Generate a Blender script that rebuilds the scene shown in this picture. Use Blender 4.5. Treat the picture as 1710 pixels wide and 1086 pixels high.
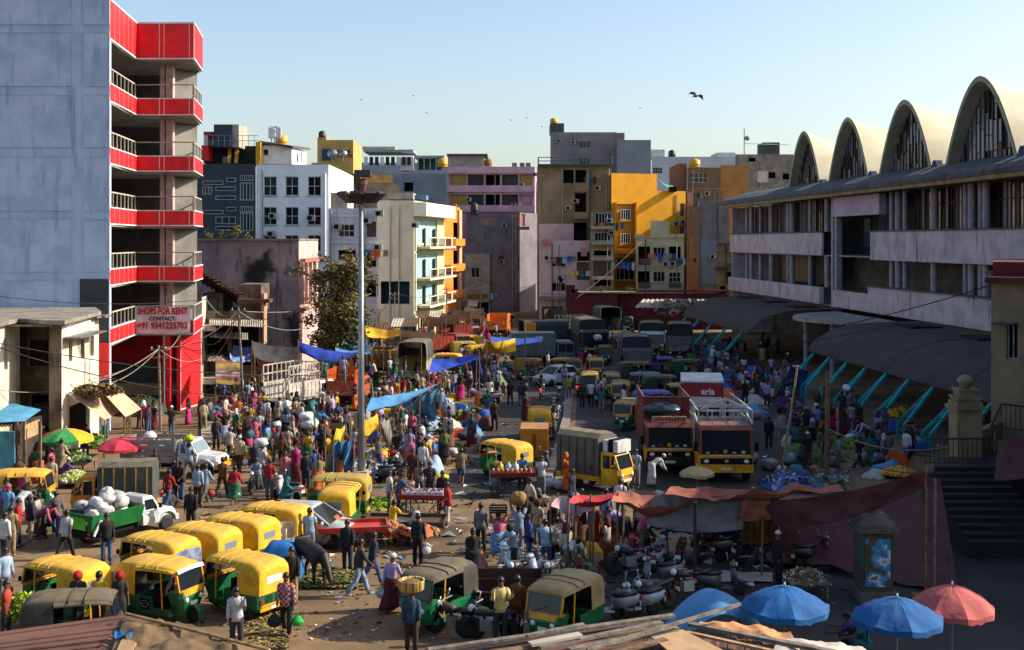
import bpy,bmesh,math,random
from mathutils import Vector,Matrix,noise
R=math.radians
random.seed(11)
for o in list(bpy.data.objects):bpy.data.objects.remove(o)
SC=bpy.context.scene
COL=SC.collection
# camera, sky, sun, exposure
cam=bpy.data.cameras.new('camera');camo=bpy.data.objects.new('camera',cam);COL.objects.link(camo)
camo.location=(0,0,11);camo.rotation_euler=(R(90),0,0)
cam.sensor_fit='HORIZONTAL';cam.sensor_width=36;cam.lens=36*2000/1710
cam.shift_y=-140/1710;cam.clip_start=.5;cam.clip_end=6000
SC.camera=camo
SUN_EL,SUN_AZ=31,7
w=bpy.data.worlds.new('World');SC.world=w;w.use_nodes=True
nt=w.node_tree;bg=nt.nodes['Background']
sky=nt.nodes.new('ShaderNodeTexSky');sky.sky_type='NISHITA';sky.sun_disc=False
sky.sun_elevation=R(SUN_EL);sky.sun_rotation=R(90-SUN_AZ)
sky.air_density=1.0;sky.dust_density=2.0;sky.ozone_density=1.0
nt.links.new(sky.outputs[0],bg.inputs[0]);bg.inputs[1].default_value=.115
sun=bpy.data.lights.new('sun','SUN');sun.energy=4.4;sun.angle=R(.5);sun.color=(1,.88,.72)
suno=bpy.data.objects.new('sun',sun);COL.objects.link(suno)
sd=Vector((math.cos(R(SUN_EL))*math.cos(R(SUN_AZ)),math.cos(R(SUN_EL))*math.sin(R(SUN_AZ)),math.sin(R(SUN_EL))))
suno.rotation_euler=sd.to_track_quat('Z','Y').to_euler();suno.location=sd*200
SC.view_settings.view_transform='Standard';SC.view_settings.look='None'
SC.view_settings.exposure=0.9;SC.view_settings.gamma=1;SC.view_settings.use_curve_mapping=False
# plan helpers: read a place off the survey photograph
F,HZ,CX,CH=2000.,403.,855.,11.
def P(x,y,Y):return Vector(((x-CX)/F*Y,Y,CH-(y-HZ)/F*Y))
def G(x,y,z=0.):
 Y=F*(CH-z)/(y-HZ);return Vector(((x-CX)/F*Y,Y,z))
def W(x,Y):return Vector(((x-CX)/F*Y,Y))
def YT(y,z):return F*(CH-z)/(y-HZ)
def hexc(h):
 h=h.lstrip('#');r=[]
 for i in(0,2,4):
  v=int(h[i:i+2],16)/255;r.append(v/12.92 if v<=.04045 else((v+.055)/1.055)**2.4)
 return tuple(r)
def tocol(c):return(hexc(c)if isinstance(c,str)else tuple(c[:3]))+(1,)
# materials
def mat(name,c1,c2=None,sc=1.2,rough=.85,bump=.15,bsc=14,streak=None,st=.55,obj=False,oi=False,metal=0,mixlo=.35,mixhi=.68,trans=0,scz=1,emit=0,blotch=None,bt=.6):
 m=bpy.data.materials.new(name);m.use_nodes=True
 n=m.node_tree.nodes;l=m.node_tree.links;b=n['Principled BSDF']
 b.inputs['Roughness'].default_value=rough;b.inputs['Metallic'].default_value=metal
 if obj:
  tc=n.new('ShaderNodeTexCoord');co=tc.outputs['Object']
 else:
  tc=n.new('ShaderNodeNewGeometry');co=tc.outputs['Position']
 def noise_(scale,det=5,vec=None):
  t=n.new('ShaderNodeTexNoise');t.inputs['Scale'].default_value=scale;t.inputs['Detail'].default_value=det
  t.inputs['Roughness'].default_value=.6
  l.new(vec or co,t.inputs['Vector']);return t.outputs['Fac']
 def ramp(f,a,bb):
  r=n.new('ShaderNodeMapRange');r.inputs[1].default_value=a;r.inputs[2].default_value=bb
  r.interpolation_type='SMOOTHSTEP';l.new(f,r.inputs[0]);return r.outputs[0]
 def mixc(f,a,bb):
  x=n.new('ShaderNodeMix');x.data_type='RGBA';l.new(f,x.inputs[0])
  for s,v in((6,a),(7,bb)):
   if isinstance(v,tuple):x.inputs[s].default_value=v
   else:l.new(v,x.inputs[s])
  return x.outputs[2]
 if oi:
  oinf=n.new('ShaderNodeObjectInfo');A=oinf.outputs['Color']
  hs=n.new('ShaderNodeHueSaturation');hs.inputs['Value'].default_value=.62;l.new(A,hs.inputs['Color']);B=hs.outputs[0]
 else:
  A=tocol(c1);B=tocol(c2)if c2 else tuple(x*.72 for x in A[:3])+(1,)
 vec=co
 if scz!=1:
  mp=n.new('ShaderNodeMapping');mp.inputs['Scale'].default_value=(1,1,scz);l.new(co,mp.inputs['Vector']);vec=mp.outputs[0]
 colr=mixc(ramp(noise_(sc,6,vec),mixlo,mixhi),A,B)
 if blotch:
  colr=mixc(ramp(noise_(sc*.45+.05,7),bt,bt+.12),colr,tocol(blotch))
 if streak:
  mp=n.new('ShaderNodeMapping');mp.inputs['Scale'].default_value=(1.6,1.6,.22);l.new(co,mp.inputs['Vector'])
  colr=mixc(ramp(noise_(1.1,8,mp.outputs[0]),st,st+.2),colr,tocol(streak))
 l.new(colr,b.inputs['Base Color'])
 if bump:
  bp=n.new('ShaderNodeBump');bp.inputs['Strength'].default_value=bump;bp.inputs['Distance'].default_value=.05
  l.new(noise_(bsc,5),bp.inputs['Height']);l.new(bp.outputs[0],b.inputs['Normal'])
 if emit:
  b.inputs['Emission Color'].default_value=tocol(c1);b.inputs['Emission Strength'].default_value=emit
 return m
def gmat(name,c,rough=.08,spec=.5):
 m=bpy.data.materials.new(name);m.use_nodes=True;b=m.node_tree.nodes['Principled BSDF']
 b.inputs['Base Color'].default_value=tocol(c);b.inputs['Roughness'].default_value=rough
 b.inputs['Specular IOR Level'].default_value=spec
 return m
def stripemat(name,cols,scale,axis=0,obj=True,rough=.8):
 """repeating coloured bands woven or printed along one axis"""
 m=bpy.data.materials.new(name);m.use_nodes=True
 n=m.node_tree.nodes;l=m.node_tree.links;b=n['Principled BSDF'];b.inputs['Roughness'].default_value=rough
 tc=n.new('ShaderNodeTexCoord');sp=n.new('ShaderNodeSeparateXYZ');l.new(tc.outputs['Object'],sp.inputs[0])
 ml=n.new('ShaderNodeMath');ml.operation='MULTIPLY';ml.inputs[1].default_value=scale;l.new(sp.outputs[axis],ml.inputs[0])
 fr=n.new('ShaderNodeMath');fr.operation='FRACT';l.new(ml.outputs[0],fr.inputs[0])
 cr=n.new('ShaderNodeValToRGB');cr.color_ramp.interpolation='CONSTANT'
 e=cr.color_ramp.elements;e[0].color=tocol(cols[0]);e[0].position=0;e[1].color=tocol(cols[1]);e[1].position=1/len(cols)
 for i in range(2,len(cols)):
  x=e.new(i/len(cols));x.color=tocol(cols[i])
 l.new(fr.outputs[0],cr.inputs[0]);l.new(cr.outputs[0],b.inputs['Base Color'])
 return m
# objects
def tag(o,label=None,cat=None,group=None,kind=None):
 if label:o['label']=label
 if cat:o['category']=cat
 if group:o['group']=group
 if kind:o['kind']=kind
 return o
def thing(name,label,cat,loc=(0,0,0),rz=0,group=None):
 o=bpy.data.objects.new(name,None);COL.objects.link(o);o.empty_display_size=.3
 o.location=loc;o.rotation_euler=(0,0,rz);return tag(o,label,cat,group)
def link(name,me,parent=None):
 o=bpy.data.objects.new(name,me);COL.objects.link(o)
 if parent:o.parent=parent
 return o
class MB:
 def __init__(s,o=None):
  s.v=[];s.f=[];s.m=[];s.s=[];s.mi=0;s.smooth=False
  s.o=Vector(o.location)if o is not None else Vector((0,0,0))
 def add(s,vs,fs):
  n=len(s.v);s.v+=[tuple(Vector(v)-s.o)for v in vs]
  for f in fs:s.f.append(tuple(i+n for i in f));s.m.append(s.mi);s.s.append(s.smooth)
  return n
 def quad(s,a,b,c,d):s.add([a,b,c,d],[(0,1,2,3)])
 def poly(s,pts):s.add(pts,[tuple(range(len(pts)))])
 def hex8(s,p):s.add(p,[(3,2,1,0),(4,5,6,7),(0,1,5,4),(1,2,6,5),(2,3,7,6),(3,0,4,7)])
 def bx(s,x0,x1,y0,y1,z0,z1):
  s.hex8([(x0,y0,z0),(x1,y0,z0),(x1,y1,z0),(x0,y1,z0),(x0,y0,z1),(x1,y0,z1),(x1,y1,z1),(x0,y1,z1)])
 def beam(s,a,b,wd,ht=None):
  a=Vector(a);b=Vector(b);d=(b-a);ht=ht or wd
  u=d.cross(Vector((0,0,1)));
  if u.length<1e-4:u=Vector((1,0,0))
  u.normalize();v=u.cross(d).normalized();u=u*wd/2;v=v*ht/2
  s.hex8([a-u-v,a+u-v,a+u+v,a-u+v,b-u-v,b+u-v,b+u+v,b-u+v])
 def tube(s,pts,r,n=7,cap=True):
  pts=[Vector(p)for p in pts];rings=[];k=len(pts);vs=[];fs=[]
  rr=r if isinstance(r,(list,tuple))else[r]*k
  pu=None
  for i,p in enumerate(pts):
   d=(pts[min(i+1,k-1)]-pts[max(i-1,0)])
   if d.length<1e-6:d=Vector((0,0,1))
   d.normalize()
   u=pu-d*pu.dot(d)if pu is not None else d.orthogonal()
   if u.length<1e-3:u=d.orthogonal()
   u.normalize();pu=u;v=d.cross(u)
   for j in range(n):
    a=2*math.pi*j/n;vs.append(p+(u*math.cos(a)+v*math.sin(a))*rr[i])
  for i in range(k-1):
   for j in range(n):
    a=i*n+j;b=i*n+(j+1)%n;fs.append((a,b,b+n,a+n))
  if cap:fs.append(tuple(range(n-1,-1,-1)));fs.append(tuple((k-1)*n+j for j in range(n)))
  s.add(vs,fs)
 def loft(s,rings,cap=True):
  n=len(rings[0]);vs=[p for r in rings for p in r];fs=[]
  for i in range(len(rings)-1):
   for j in range(n):
    a=i*n+j;b=i*n+(j+1)%n;fs.append((a,b,b+n,a+n))
  if cap:fs.append(tuple(range(n-1,-1,-1)));fs.append(tuple((len(rings)-1)*n+j for j in range(n)))
  s.add(vs,fs)
 def lathe(s,c,prof,n=16,cap=False,sy=1):
  c=Vector(c);s.loft([[c+Vector((r*math.cos(2*math.pi*j/n),sy*r*math.sin(2*math.pi*j/n),z))for j in range(n)]for r,z in prof],cap)
 def ball(s,c,rx,ry,rz,n=8,m=5):
  c=Vector(c);rings=[]
  for i in range(m+1):
   t=math.pi*(i/m)*.96+.06;rings.append([c+Vector((rx*math.sin(t)*math.cos(2*math.pi*j/n),ry*math.sin(t)*math.sin(2*math.pi*j/n),rz*math.cos(t)))for j in range(n)])
  s.loft(rings[::-1])
 def grid(s,fn,nu,nv):
  vs=[fn(i/nu,j/nv)for j in range(nv+1)for i in range(nu+1)];fs=[]
  for j in range(nv):
   for i in range(nu):
    a=j*(nu+1)+i;fs.append((a,a+1,a+nu+2,a+nu+1))
  s.add(vs,fs)
 def prism(s,pts,z0,z1,cap=True):
  n=len(pts);vs=[(p[0],p[1],z0)for p in pts]+[(p[0],p[1],z1)for p in pts]
  fs=[(i,(i+1)%n,(i+1)%n+n,i+n)for i in range(n)]
  if cap:fs+=[tuple(range(n-1,-1,-1)),tuple(range(n,2*n))]
  s.add(vs,fs)
 def mesh(s,name,mats):
  me=bpy.data.meshes.new(name);me.from_pydata(s.v,[],s.f)
  for m in(mats if isinstance(mats,(list,tuple))else[mats]):me.materials.append(m)
  me.polygons.foreach_set('material_index',s.m);me.polygons.foreach_set('use_smooth',s.s);me.update();return me
 def build(s,name,mats,parent=None):
  return link(name,s.mesh(name,mats),parent)
def kids(o):
 return[c for c in o.children]
def copy_tree(o,loc=None,rz=None,label=None,cols=None,parent=None,group=None):
 c=o.copy();COL.objects.link(c)
 if loc is not None:c.location=loc
 if rz is not None:c.rotation_euler=(0,0,rz)
 if parent:c.parent=parent
 if label:c['label']=label
 if group:c['group']=group
 nm=o.name.split('.')[0]
 if cols and nm in cols:c.color=tocol(cols[nm])
 for ch in kids(o):copy_tree(ch,cols=cols,parent=c)
 return c
def textmesh(s,size,m,name='lettering',parent=None,mw=None,ext=.006,align='CENTER',fit=None):
 cu=bpy.data.curves.new('t','FONT');cu.body=s;cu.size=size;cu.extrude=ext;cu.align_x=align;cu.align_y='CENTER';cu.resolution_u=2;cu.offset=size*.035
 ob=bpy.data.objects.new('t',cu);COL.objects.link(ob)
 me=bpy.data.meshes.new_from_object(ob.evaluated_get(bpy.context.evaluated_depsgraph_get()))
 bpy.data.objects.remove(ob);me.materials.clear();me.materials.append(m)
 if fit:
  xs=[v.co.x for v in me.vertices];k=fit/(max(xs)-min(xs));me.transform(Matrix.Diagonal((k,1,1,1)))
 if mw:me.transform(mw)
 return link(name,me,parent)
# facades and buildings
class Fac:
 def __init__(s,A,B):
  s.A=Vector(A);s.B=Vector(B);s.L=(s.B-s.A).length;s.d=(s.B-s.A)/s.L;s.n=Vector((s.d.y,-s.d.x))
 def u(s,x):
  k=(x-CX)/F;return(k*s.A.y-s.A.x)/(s.d.x-k*s.d.y)
 def z(s,y,u):return CH-(y-HZ)/F*(s.A.y+s.d.y*u)
 def pt(s,u,z,off=0.):
  p=s.A+s.d*u+s.n*off;return Vector((p.x,p.y,z))
 def box(s,mb,u0,u1,z0,z1,o0,o1):
  mb.hex8([s.pt(u0,z0,o1),s.pt(u1,z0,o1),s.pt(u1,z0,o0),s.pt(u0,z0,o0),s.pt(u0,z1,o1),s.pt(u1,z1,o1),s.pt(u1,z1,o0),s.pt(u0,z1,o0)])
 def rect(s,x0,y0,x1,y1):
  u0,u1=s.u(x0),s.u(x1);um=(u0+u1)/2;return u0,u1,s.z(y1,um),s.z(y0,um)
def wallmesh(mb,fac,z0,z1,holes,u0=0.,u1=None,dep=.2):
 u1=fac.L if u1 is None else u1
 us=sorted({u0,u1,*[h[0]for h in holes],*[h[1]for h in holes]});zs=sorted({z0,z1,*[h[2]for h in holes],*[h[3]for h in holes]})
 us=[u for u in us if u0<=u<=u1];zs=[z for z in zs if z0<=z<=z1]
 for i in range(len(us)-1):
  for j in range(len(zs)-1):
   um=(us[i]+us[i+1])/2;zm=(zs[j]+zs[j+1])/2
   if any(h[0]<um<h[1]and h[2]<zm<h[3]for h in holes):continue
   mb.quad(fac.pt(us[i],zs[j]),fac.pt(us[i+1],zs[j]),fac.pt(us[i+1],zs[j+1]),fac.pt(us[i],zs[j+1]))
 for a,b,c,d in[h[:4]for h in holes]:
  D=-dep
  mb.quad(fac.pt(a,c),fac.pt(a,c,D),fac.pt(b,c,D),fac.pt(b,c));mb.quad(fac.pt(a,d,D),fac.pt(a,d),fac.pt(b,d),fac.pt(b,d,D))
  mb.quad(fac.pt(a,c),fac.pt(a,d),fac.pt(a,d,D),fac.pt(a,c,D));mb.quad(fac.pt(b,c,D),fac.pt(b,d,D),fac.pt(b,d),fac.pt(b,c))
M={}
def window(root,fac,u0,u1,z0,z1,kind='glass',nx=2,nz=2,fm=None,dep=.2,pane=None,name='window'):
 D=-dep
 if kind in('glass','bars'):
  f=MB(root);t=min(.07,(u1-u0)*.08)
  for a,b,c,d in((u0,u0+t,z0,z1),(u1-t,u1,z0,z1),(u0+t,u1-t,z0,z0+t),(u0+t,u1-t,z1-t,z1)):fac.box(f,a,b,c,d,D-.05,D+.05)
  us=[u0+t+(u1-u0-2*t)*i/nx for i in range(nx+1)];zs=[z0+t+(z1-z0-2*t)*j/nz for j in range(nz+1)]
  for u in us[1:-1]:fac.box(f,u-t*.4,u+t*.4,z0+t,z1-t,D-.04,D+.04)
  if kind=='glass':
   for z in zs[1:-1]:fac.box(f,u0+t,u1-t,z-t*.4,z+t*.4,D-.037,D+.037)
  fo=f.build(name,fm or M['frame_white'],root)
  if kind=='bars':
   p=MB(root);p.quad(fac.pt(u0,z0,D-.08),fac.pt(u1,z0,D-.08),fac.pt(u1,z1,D-.08),fac.pt(u0,z1,D-.08));p.build('pane',pane or M['dark'],fo).location=(0,0,0)
  else:
   for i in range(nx):
    for j in range(nz):
     p=MB(root);tl=random.uniform(-.012,.012)
     p.quad(fac.pt(us[i],zs[j],D+tl),fac.pt(us[i+1],zs[j],D-tl),fac.pt(us[i+1],zs[j+1],D-tl),fac.pt(us[i],zs[j+1],D+tl));p.build('pane',pane or M['glass'],fo)
 elif kind=='open':
  f=MB(root);q=D-1.8
  a,b,c,d=u0-.02,u1+.02,z0-.02,z1+.02
  f.quad(fac.pt(a,c,q),fac.pt(b,c,q),fac.pt(b,d,q),fac.pt(a,d,q))
  f.quad(fac.pt(a,c,D),fac.pt(b,c,D),fac.pt(b,c,q),fac.pt(a,c,q));f.quad(fac.pt(a,d,q),fac.pt(b,d,q),fac.pt(b,d,D),fac.pt(a,d,D))
  f.quad(fac.pt(a,c,D),fac.pt(a,c,q),fac.pt(a,d,q),fac.pt(a,d,D));f.quad(fac.pt(b,c,q),fac.pt(b,c,D),fac.pt(b,d,D),fac.pt(b,d,q))
  f.build('recess',pane or M['inside'],root)
 elif kind=='shut':
  f=MB(root);n=max(4,int((z1-z0)/.14))
  for i in range(n):
   a=z0+(z1-z0)*i/n;b=z0+(z1-z0)*(i+1)/n;m_=(a+b)/2
   f.quad(fac.pt(u0,a,D),fac.pt(u1,a,D),fac.pt(u1,m_,D+.04),fac.pt(u0,m_,D+.04));f.quad(fac.pt(u0,m_,D+.04),fac.pt(u1,m_,D+.04),fac.pt(u1,b,D),fac.pt(u0,b,D))
  f.build('roller_shutter',pane or M['shutter'],root)
 elif kind=='panel':
  f=MB(root);fac.box(f,u0+.003,u1-.003,z0+.003,z1-.003,D-.06,D+.02);f.build('panel',pane or M['frame_white'],root)
def building(name,label,pts,z0,z1,wm,wins=(),roofm=None,par=.7,cat='building',group=None,closed=True,ndet=None):
 pts=[Vector(p)for p in pts];n=len(pts)
 root=thing(name,label,cat,(pts[0].x,pts[0].y,z0),0,group)
 facs=[Fac(pts[i],pts[(i+1)%n])for i in range(n)]
 hol={i:[]for i in range(n)}
 todo=[]
 for wn in wins:
  e,x0,y0,x1,y1=wn[:5];kind=wn[5]if len(wn)>5 else 'glass';opt=dict(wn[6])if len(wn)>6 else{}
  fc=facs[e];u0,u1,a,b=fc.rect(x0,y0,x1,y1)
  a=max(a,z0+.02);b=min(b,z1-.05);u0=max(u0,.04);u1=min(u1,fc.L-.04)
  if u1-u0<.1 or b-a<.1:continue
  hol[e].append((u0,u1,a,b));todo.append((fc,u0,u1,a,b,kind,opt))
 mb=MB(root)
 for i in range(n):wallmesh(mb,facs[i],z0,z1,hol[i])
 c=sum(pts,Vector((0,0)))/n
 inn=[p+(c-p).normalized()*.3 for p in pts]
 for i in range(n):
  j=(i+1)%n
  mb.quad((*pts[i],z1),(*pts[j],z1),(*inn[j],z1),(*inn[i],z1));mb.quad((*inn[i],z1),(*inn[j],z1),(*inn[j],z1-par),(*inn[i],z1-par))
 mb.build('wall',wm,root)
 rb=MB(root);rb.poly([(*p,z1-par+.003)for p in inn]);rb.build('roof',roofm or M['concrete_dk'],root)
 for fc,u0,u1,a,b,kind,opt in todo:
  sill=opt.pop('sill',None);hood=opt.pop('hood',None)
  window(root,fc,u0,u1,a,b,kind,**opt)
  if sill:
   s_=MB(root);fc.box(s_,u0-.08,u1+.08,a-.1,a-.004,.003,.12);s_.build('sill',M[sill],root)
  if hood:
   s_=MB(root);fc.box(s_,u0-.2,u1+.2,b+.06,b+.16,.003,.5);s_.build('sunshade',M[hood],root)
 root['_n']=n
 return root,facs
def band(root,fac,x0,y0,x1,y1,o0,o1,m,name='ledge',z=None,u=None):
 u0,u1,a,b=fac.rect(x0,y0,x1,y1)
 if z:a,b=z
 if u:u0,u1=u
 mb=MB(root);fac.box(mb,u0,u1,a,b,o0,o1);return mb.build(name,m,root)
def corrug(A,B,C,D,n=20,amp=.03,m=2):
 """sheet A-B along the ribs' cross direction, D-C the far edge: returns a grid function"""
 A,B,C,D=map(Vector,(A,B,C,D));nn=(B-A).cross(D-A).normalized()
 def f(u,v):
  p=A.lerp(B,u).lerp(D.lerp(C,u),v);return p+nn*amp*math.cos(u*n*2*math.pi)
 return f
def cloth(A,B,C,D,nu=18,nv=12,sag=.2,wr=.06,sc=1.2,seed=0,fold=0,fn=5):
 A,B,C,D=map(Vector,(A,B,C,D));nn=(B-A).cross(D-A)
 nn=nn.normalized()if nn.length>1e-6 else Vector((0,0,1))
 mb=MB();mb.smooth=True
 def f(u,v):
  p=A.lerp(B,u).lerp(D.lerp(C,u),v)
  e=16*u*(1-u)*v*(1-v);e2=min(1,6*min(u,1-u)+.25)
  p=p+Vector((0,0,-sag*e*1.0-sag*.5*4*u*(1-u)))
  q=Vector((p.x*sc+seed*7.3,p.y*sc,p.z*sc))
  p=p+nn*wr*(noise.noise(q)+.5*noise.noise(q*2.7)+.3*abs(noise.noise(q*6)))*e2
  if fold:p=p+nn*fold*math.sin(u*fn*2*math.pi+noise.noise(q)*2)*(.4+.6*v)
  return p
 mb.grid(f,nu,nv);return mb
M.update(frame_white=mat('frame_white','#c9ccd0','#a8aaae',obj=False,bump=0,rough=.6),frame_dark=mat('frame_dark','#2a2622','#1c1a18',bump=0,rough=.6),frame_brown=mat('frame_brown','#6a3c2c','#4c2c22',bump=0,rough=.7),glass=gmat('glass','#0c1014',.12),glass_blue=gmat('glass_blue','#27414f',.12),dark=gmat('dark','#0b0a0a',.7,.2),glass_lit=gmat('glass_pale','#8b949c',.25),inside=mat('inside','#2a2826','#161514',bump=0),inside_wd=mat('inside_wood','#3a2c22','#1e1712',bump=0),shutter=mat('shutter','#4a4a4e','#3a3a3e',bump=0,rough=.6),shutter_br=mat('shutter_brown','#5b4a42','#46382f',bump=0,rough=.6),concrete=mat('concrete','#8c857a','#6a655e',sc=.8,streak='#3b3733',st=.58),concrete_dk=mat('concrete_dark','#565452','#3c3a38',sc=.7,streak='#262422'),concrete_lt=mat('concrete_light','#a8a294','#8a8478',sc=.7,streak='#5c5850',st=.62),steel=mat('steel','#8e9296','#74787c',bump=.03,rough=.45,metal=.6),rust=mat('rust','#5a3c2a','#3a271c',sc=4,rough=.8),wood=mat('wood','#7a6248','#54422f',sc=5,rough=.85,bump=.3),wood_lt=mat('wood_light','#a88c66','#86694a',sc=5,bump=.3),wood_grey=mat('wood_grey','#7d7367','#554d44',sc=4,bump=.35),black=mat('black_rubber','#141414','#0d0d0d',bump=0,rough=.7,obj=True),)
# ground
def zt(y,Y):return CH-(y-HZ)/F*Y
gm=mat('ground_dirt','#7d6446','#5b4933',sc=.22,bump=.35,bsc=9,blotch='#443829',bt=.52,rough=.95)
mb=MB();mb.grid(lambda u,v:(-900+1800*u,-60+2600*v,0),30,40);g=mb.build('ground',gm);tag(g,kind='structure')
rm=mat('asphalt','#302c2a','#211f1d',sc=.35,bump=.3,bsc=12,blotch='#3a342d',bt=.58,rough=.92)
mb=MB();mb.poly([(*G(x,y).xy,.004)for x,y in((742,800),(752,822),(790,838),(822,832),(850,838),(925,812),(948,690),(952,640),(1010,560),(880,558),(862,600),(852,640),(826,690),(800,740),(765,775))]);tag(mb.build('road',rm),kind='structure')
mb=MB();mb.poly([(*G(x,y).xy,.004)for x,y in((940,815),(1420,830),(1330,640),(1180,560),(1030,560),(963,640),(962,700))]);tag(mb.build('service_road',rm),kind='structure')
mb=MB();mb.poly([(*G(x,y).xy,.004)for x,y in((900,1300),(968,1060),(985,985),(1030,950),(1075,962),(1110,930),(1180,940),(1250,905),(1380,912),(1480,880),(1800,905),(2100,1300))]);tag(mb.build('yard_shade_paving',rm),kind='structure')  # asphalt sheet over the dirt; its dark colour deepens the yard's shade
km=mat('kerb_concrete','#857d72','#655e55',sc=.9)
mb=MB();L=[(951,632),(949,660),(945,700),(932,745),(914,800)];mb.prism([G(x-5,y).xy for x,y in L][::-1]+[G(x+8,y).xy for x,y in L],0,.14);tag(mb.build('median_kerb',km),kind='structure')
mb=MB();mb.prism([G(x,y).xy for x,y in((336,735),(425,730),(432,690),(336,690))],0,.12);tag(mb.build('pavement',mat('pavement_slab','#a09688','#847a6c',sc=.8)),kind='structure')
# litter nobody could count: scraps of paper, leaves and husk on the dirt
def scraps(name,mats,n,area,smin,smax,hgt=.02):
 mb=MB();rnd=random.Random(name)
 for i in range(n):
  y=rnd.uniform(area[1],area[3]);x=rnd.uniform(area[0],area[2]);p=G(x,y);a=rnd.uniform(0,6.3);s=rnd.uniform(smin,smax)
  c,q=math.cos(a)*s,math.sin(a)*s;h=rnd.uniform(.006,hgt);t=rnd.uniform(.3,1)
  mb.mi=rnd.randrange(len(mats))
  mb.quad((p.x-c,p.y-q,h),(p.x+q*t,p.y-c*t,h+rnd.uniform(0,s*.6)),(p.x+c,p.y+q,h),(p.x-q*t,p.y+c*t,h+rnd.uniform(0,s*.6)))
 return tag(mb.build(name,mats),kind='stuff')
sc_m=[mat('paper_scrap','#c9c2b4',bump=0),mat('husk_scrap','#8a6f45',bump=0),mat('leaf_scrap','#3f4a22',bump=0),mat('dark_scrap','#2c2722',bump=0),mat('cloth_scrap','#7f8fa6',bump=0)]
scraps('litter',sc_m,1900,(330,700,1010,1070),.02,.1)
scraps('trodden_waste',sc_m,420,(330,690,960,1000),.1,.32,.012);scraps('yard_waste',sc_m,500,(960,640,1600,1010),.04,.22,.012)
# tall blue and red corner block
bw=mat('blue_plaster','#b3c2d8','#a2b3cc',sc=.5,bump=.5,bsc=3.5,rough=.8,streak='#8ea1bf',st=.5)
bw2=mat('blue_plaster_panel','#b7c5da','#a0b1ca',sc=.7,bump=.55,bsc=4.5,rough=.8,streak='#8a9dbb',st=.52)
redm=mat('red_panel','#d3131b','#b60f18',sc=1.5,bump=.05,rough=.55);wtr=mat('white_trim','#d9d6d6','#bdb8b8',bump=0,rough=.6)
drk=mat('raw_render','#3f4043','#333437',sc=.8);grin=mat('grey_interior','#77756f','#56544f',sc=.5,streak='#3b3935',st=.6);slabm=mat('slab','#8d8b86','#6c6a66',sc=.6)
pinkp=mat('pinkish_pillar','#b79f9c','#8f7f7c',sc=2,streak='#5d5552')
c0,c1,c2,c3=W(183,69.4),W(228,77),W(324,77),W(338,82.5)
shop=thing('shop_block','tall blue walled block with red and white open balconies and a rent banner','building',(c0.x,c0.y,0))
fb=Fac(W(-420,69.4),c0);ZT=25.4
mb=MB(shop);mb.prism([W(-420,69.4),c0,(c0.x-.02,69.4+.35),(W(-420,69.4).x,69.75)],0,ZT);mb.build('blue_wall',bw,shop)
for x0,x1 in((-400,-200),(-190,-60),(-52,120.5),(141,182)):
 for y0,y1 in((-18,40),(55,143),(159,245),(262,351),(366,453),(469,600)):
  u0,u1,a,b=fb.rect(x0,y0,x1,y1)
  mb=MB(shop);nx=max(2,int((u1-u0)/.7));nz=5
  sd_=random.random()*50
  mb.grid(lambda u,v:fb.pt(u0+(u1-u0)*u,a+(b-a)*v,.02+.012*noise.noise((u*4+sd_,v*4,0))),nx*2,nz*2);pn=mb.build('wall_panel',bw2,shop)
  mb=MB(shop);t=.05
  for r_ in((u0-t,u1+t,a-t,a),(u0-t,u1+t,b,b+t),(u0-t,u0,a,b),(u1,u1+t,a,b)):fb.box(mb,*r_,.004,.05)
  mb.build('panel_edge',bw,pn)
mb=MB(shop);u0,u1,a,b=fb.rect(134,466,182,640);fb.box(mb,u0,u1,a,b,.06,.075);mb.build('bare_patch',drk,shop)
edges=[Fac(c0,c1),Fac(c1,c2),Fac(c2,c3)]
FL=[(24.98,22.78),(20.13,19.16),(16.43,15.54),(12.93,12.04),(9.34,8.46),(5.9,5.07)]
dark_in=mat('stair_interior','#4c4a46','#33312e',sc=.6,streak='#1f1e1c',st=.55)
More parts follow.
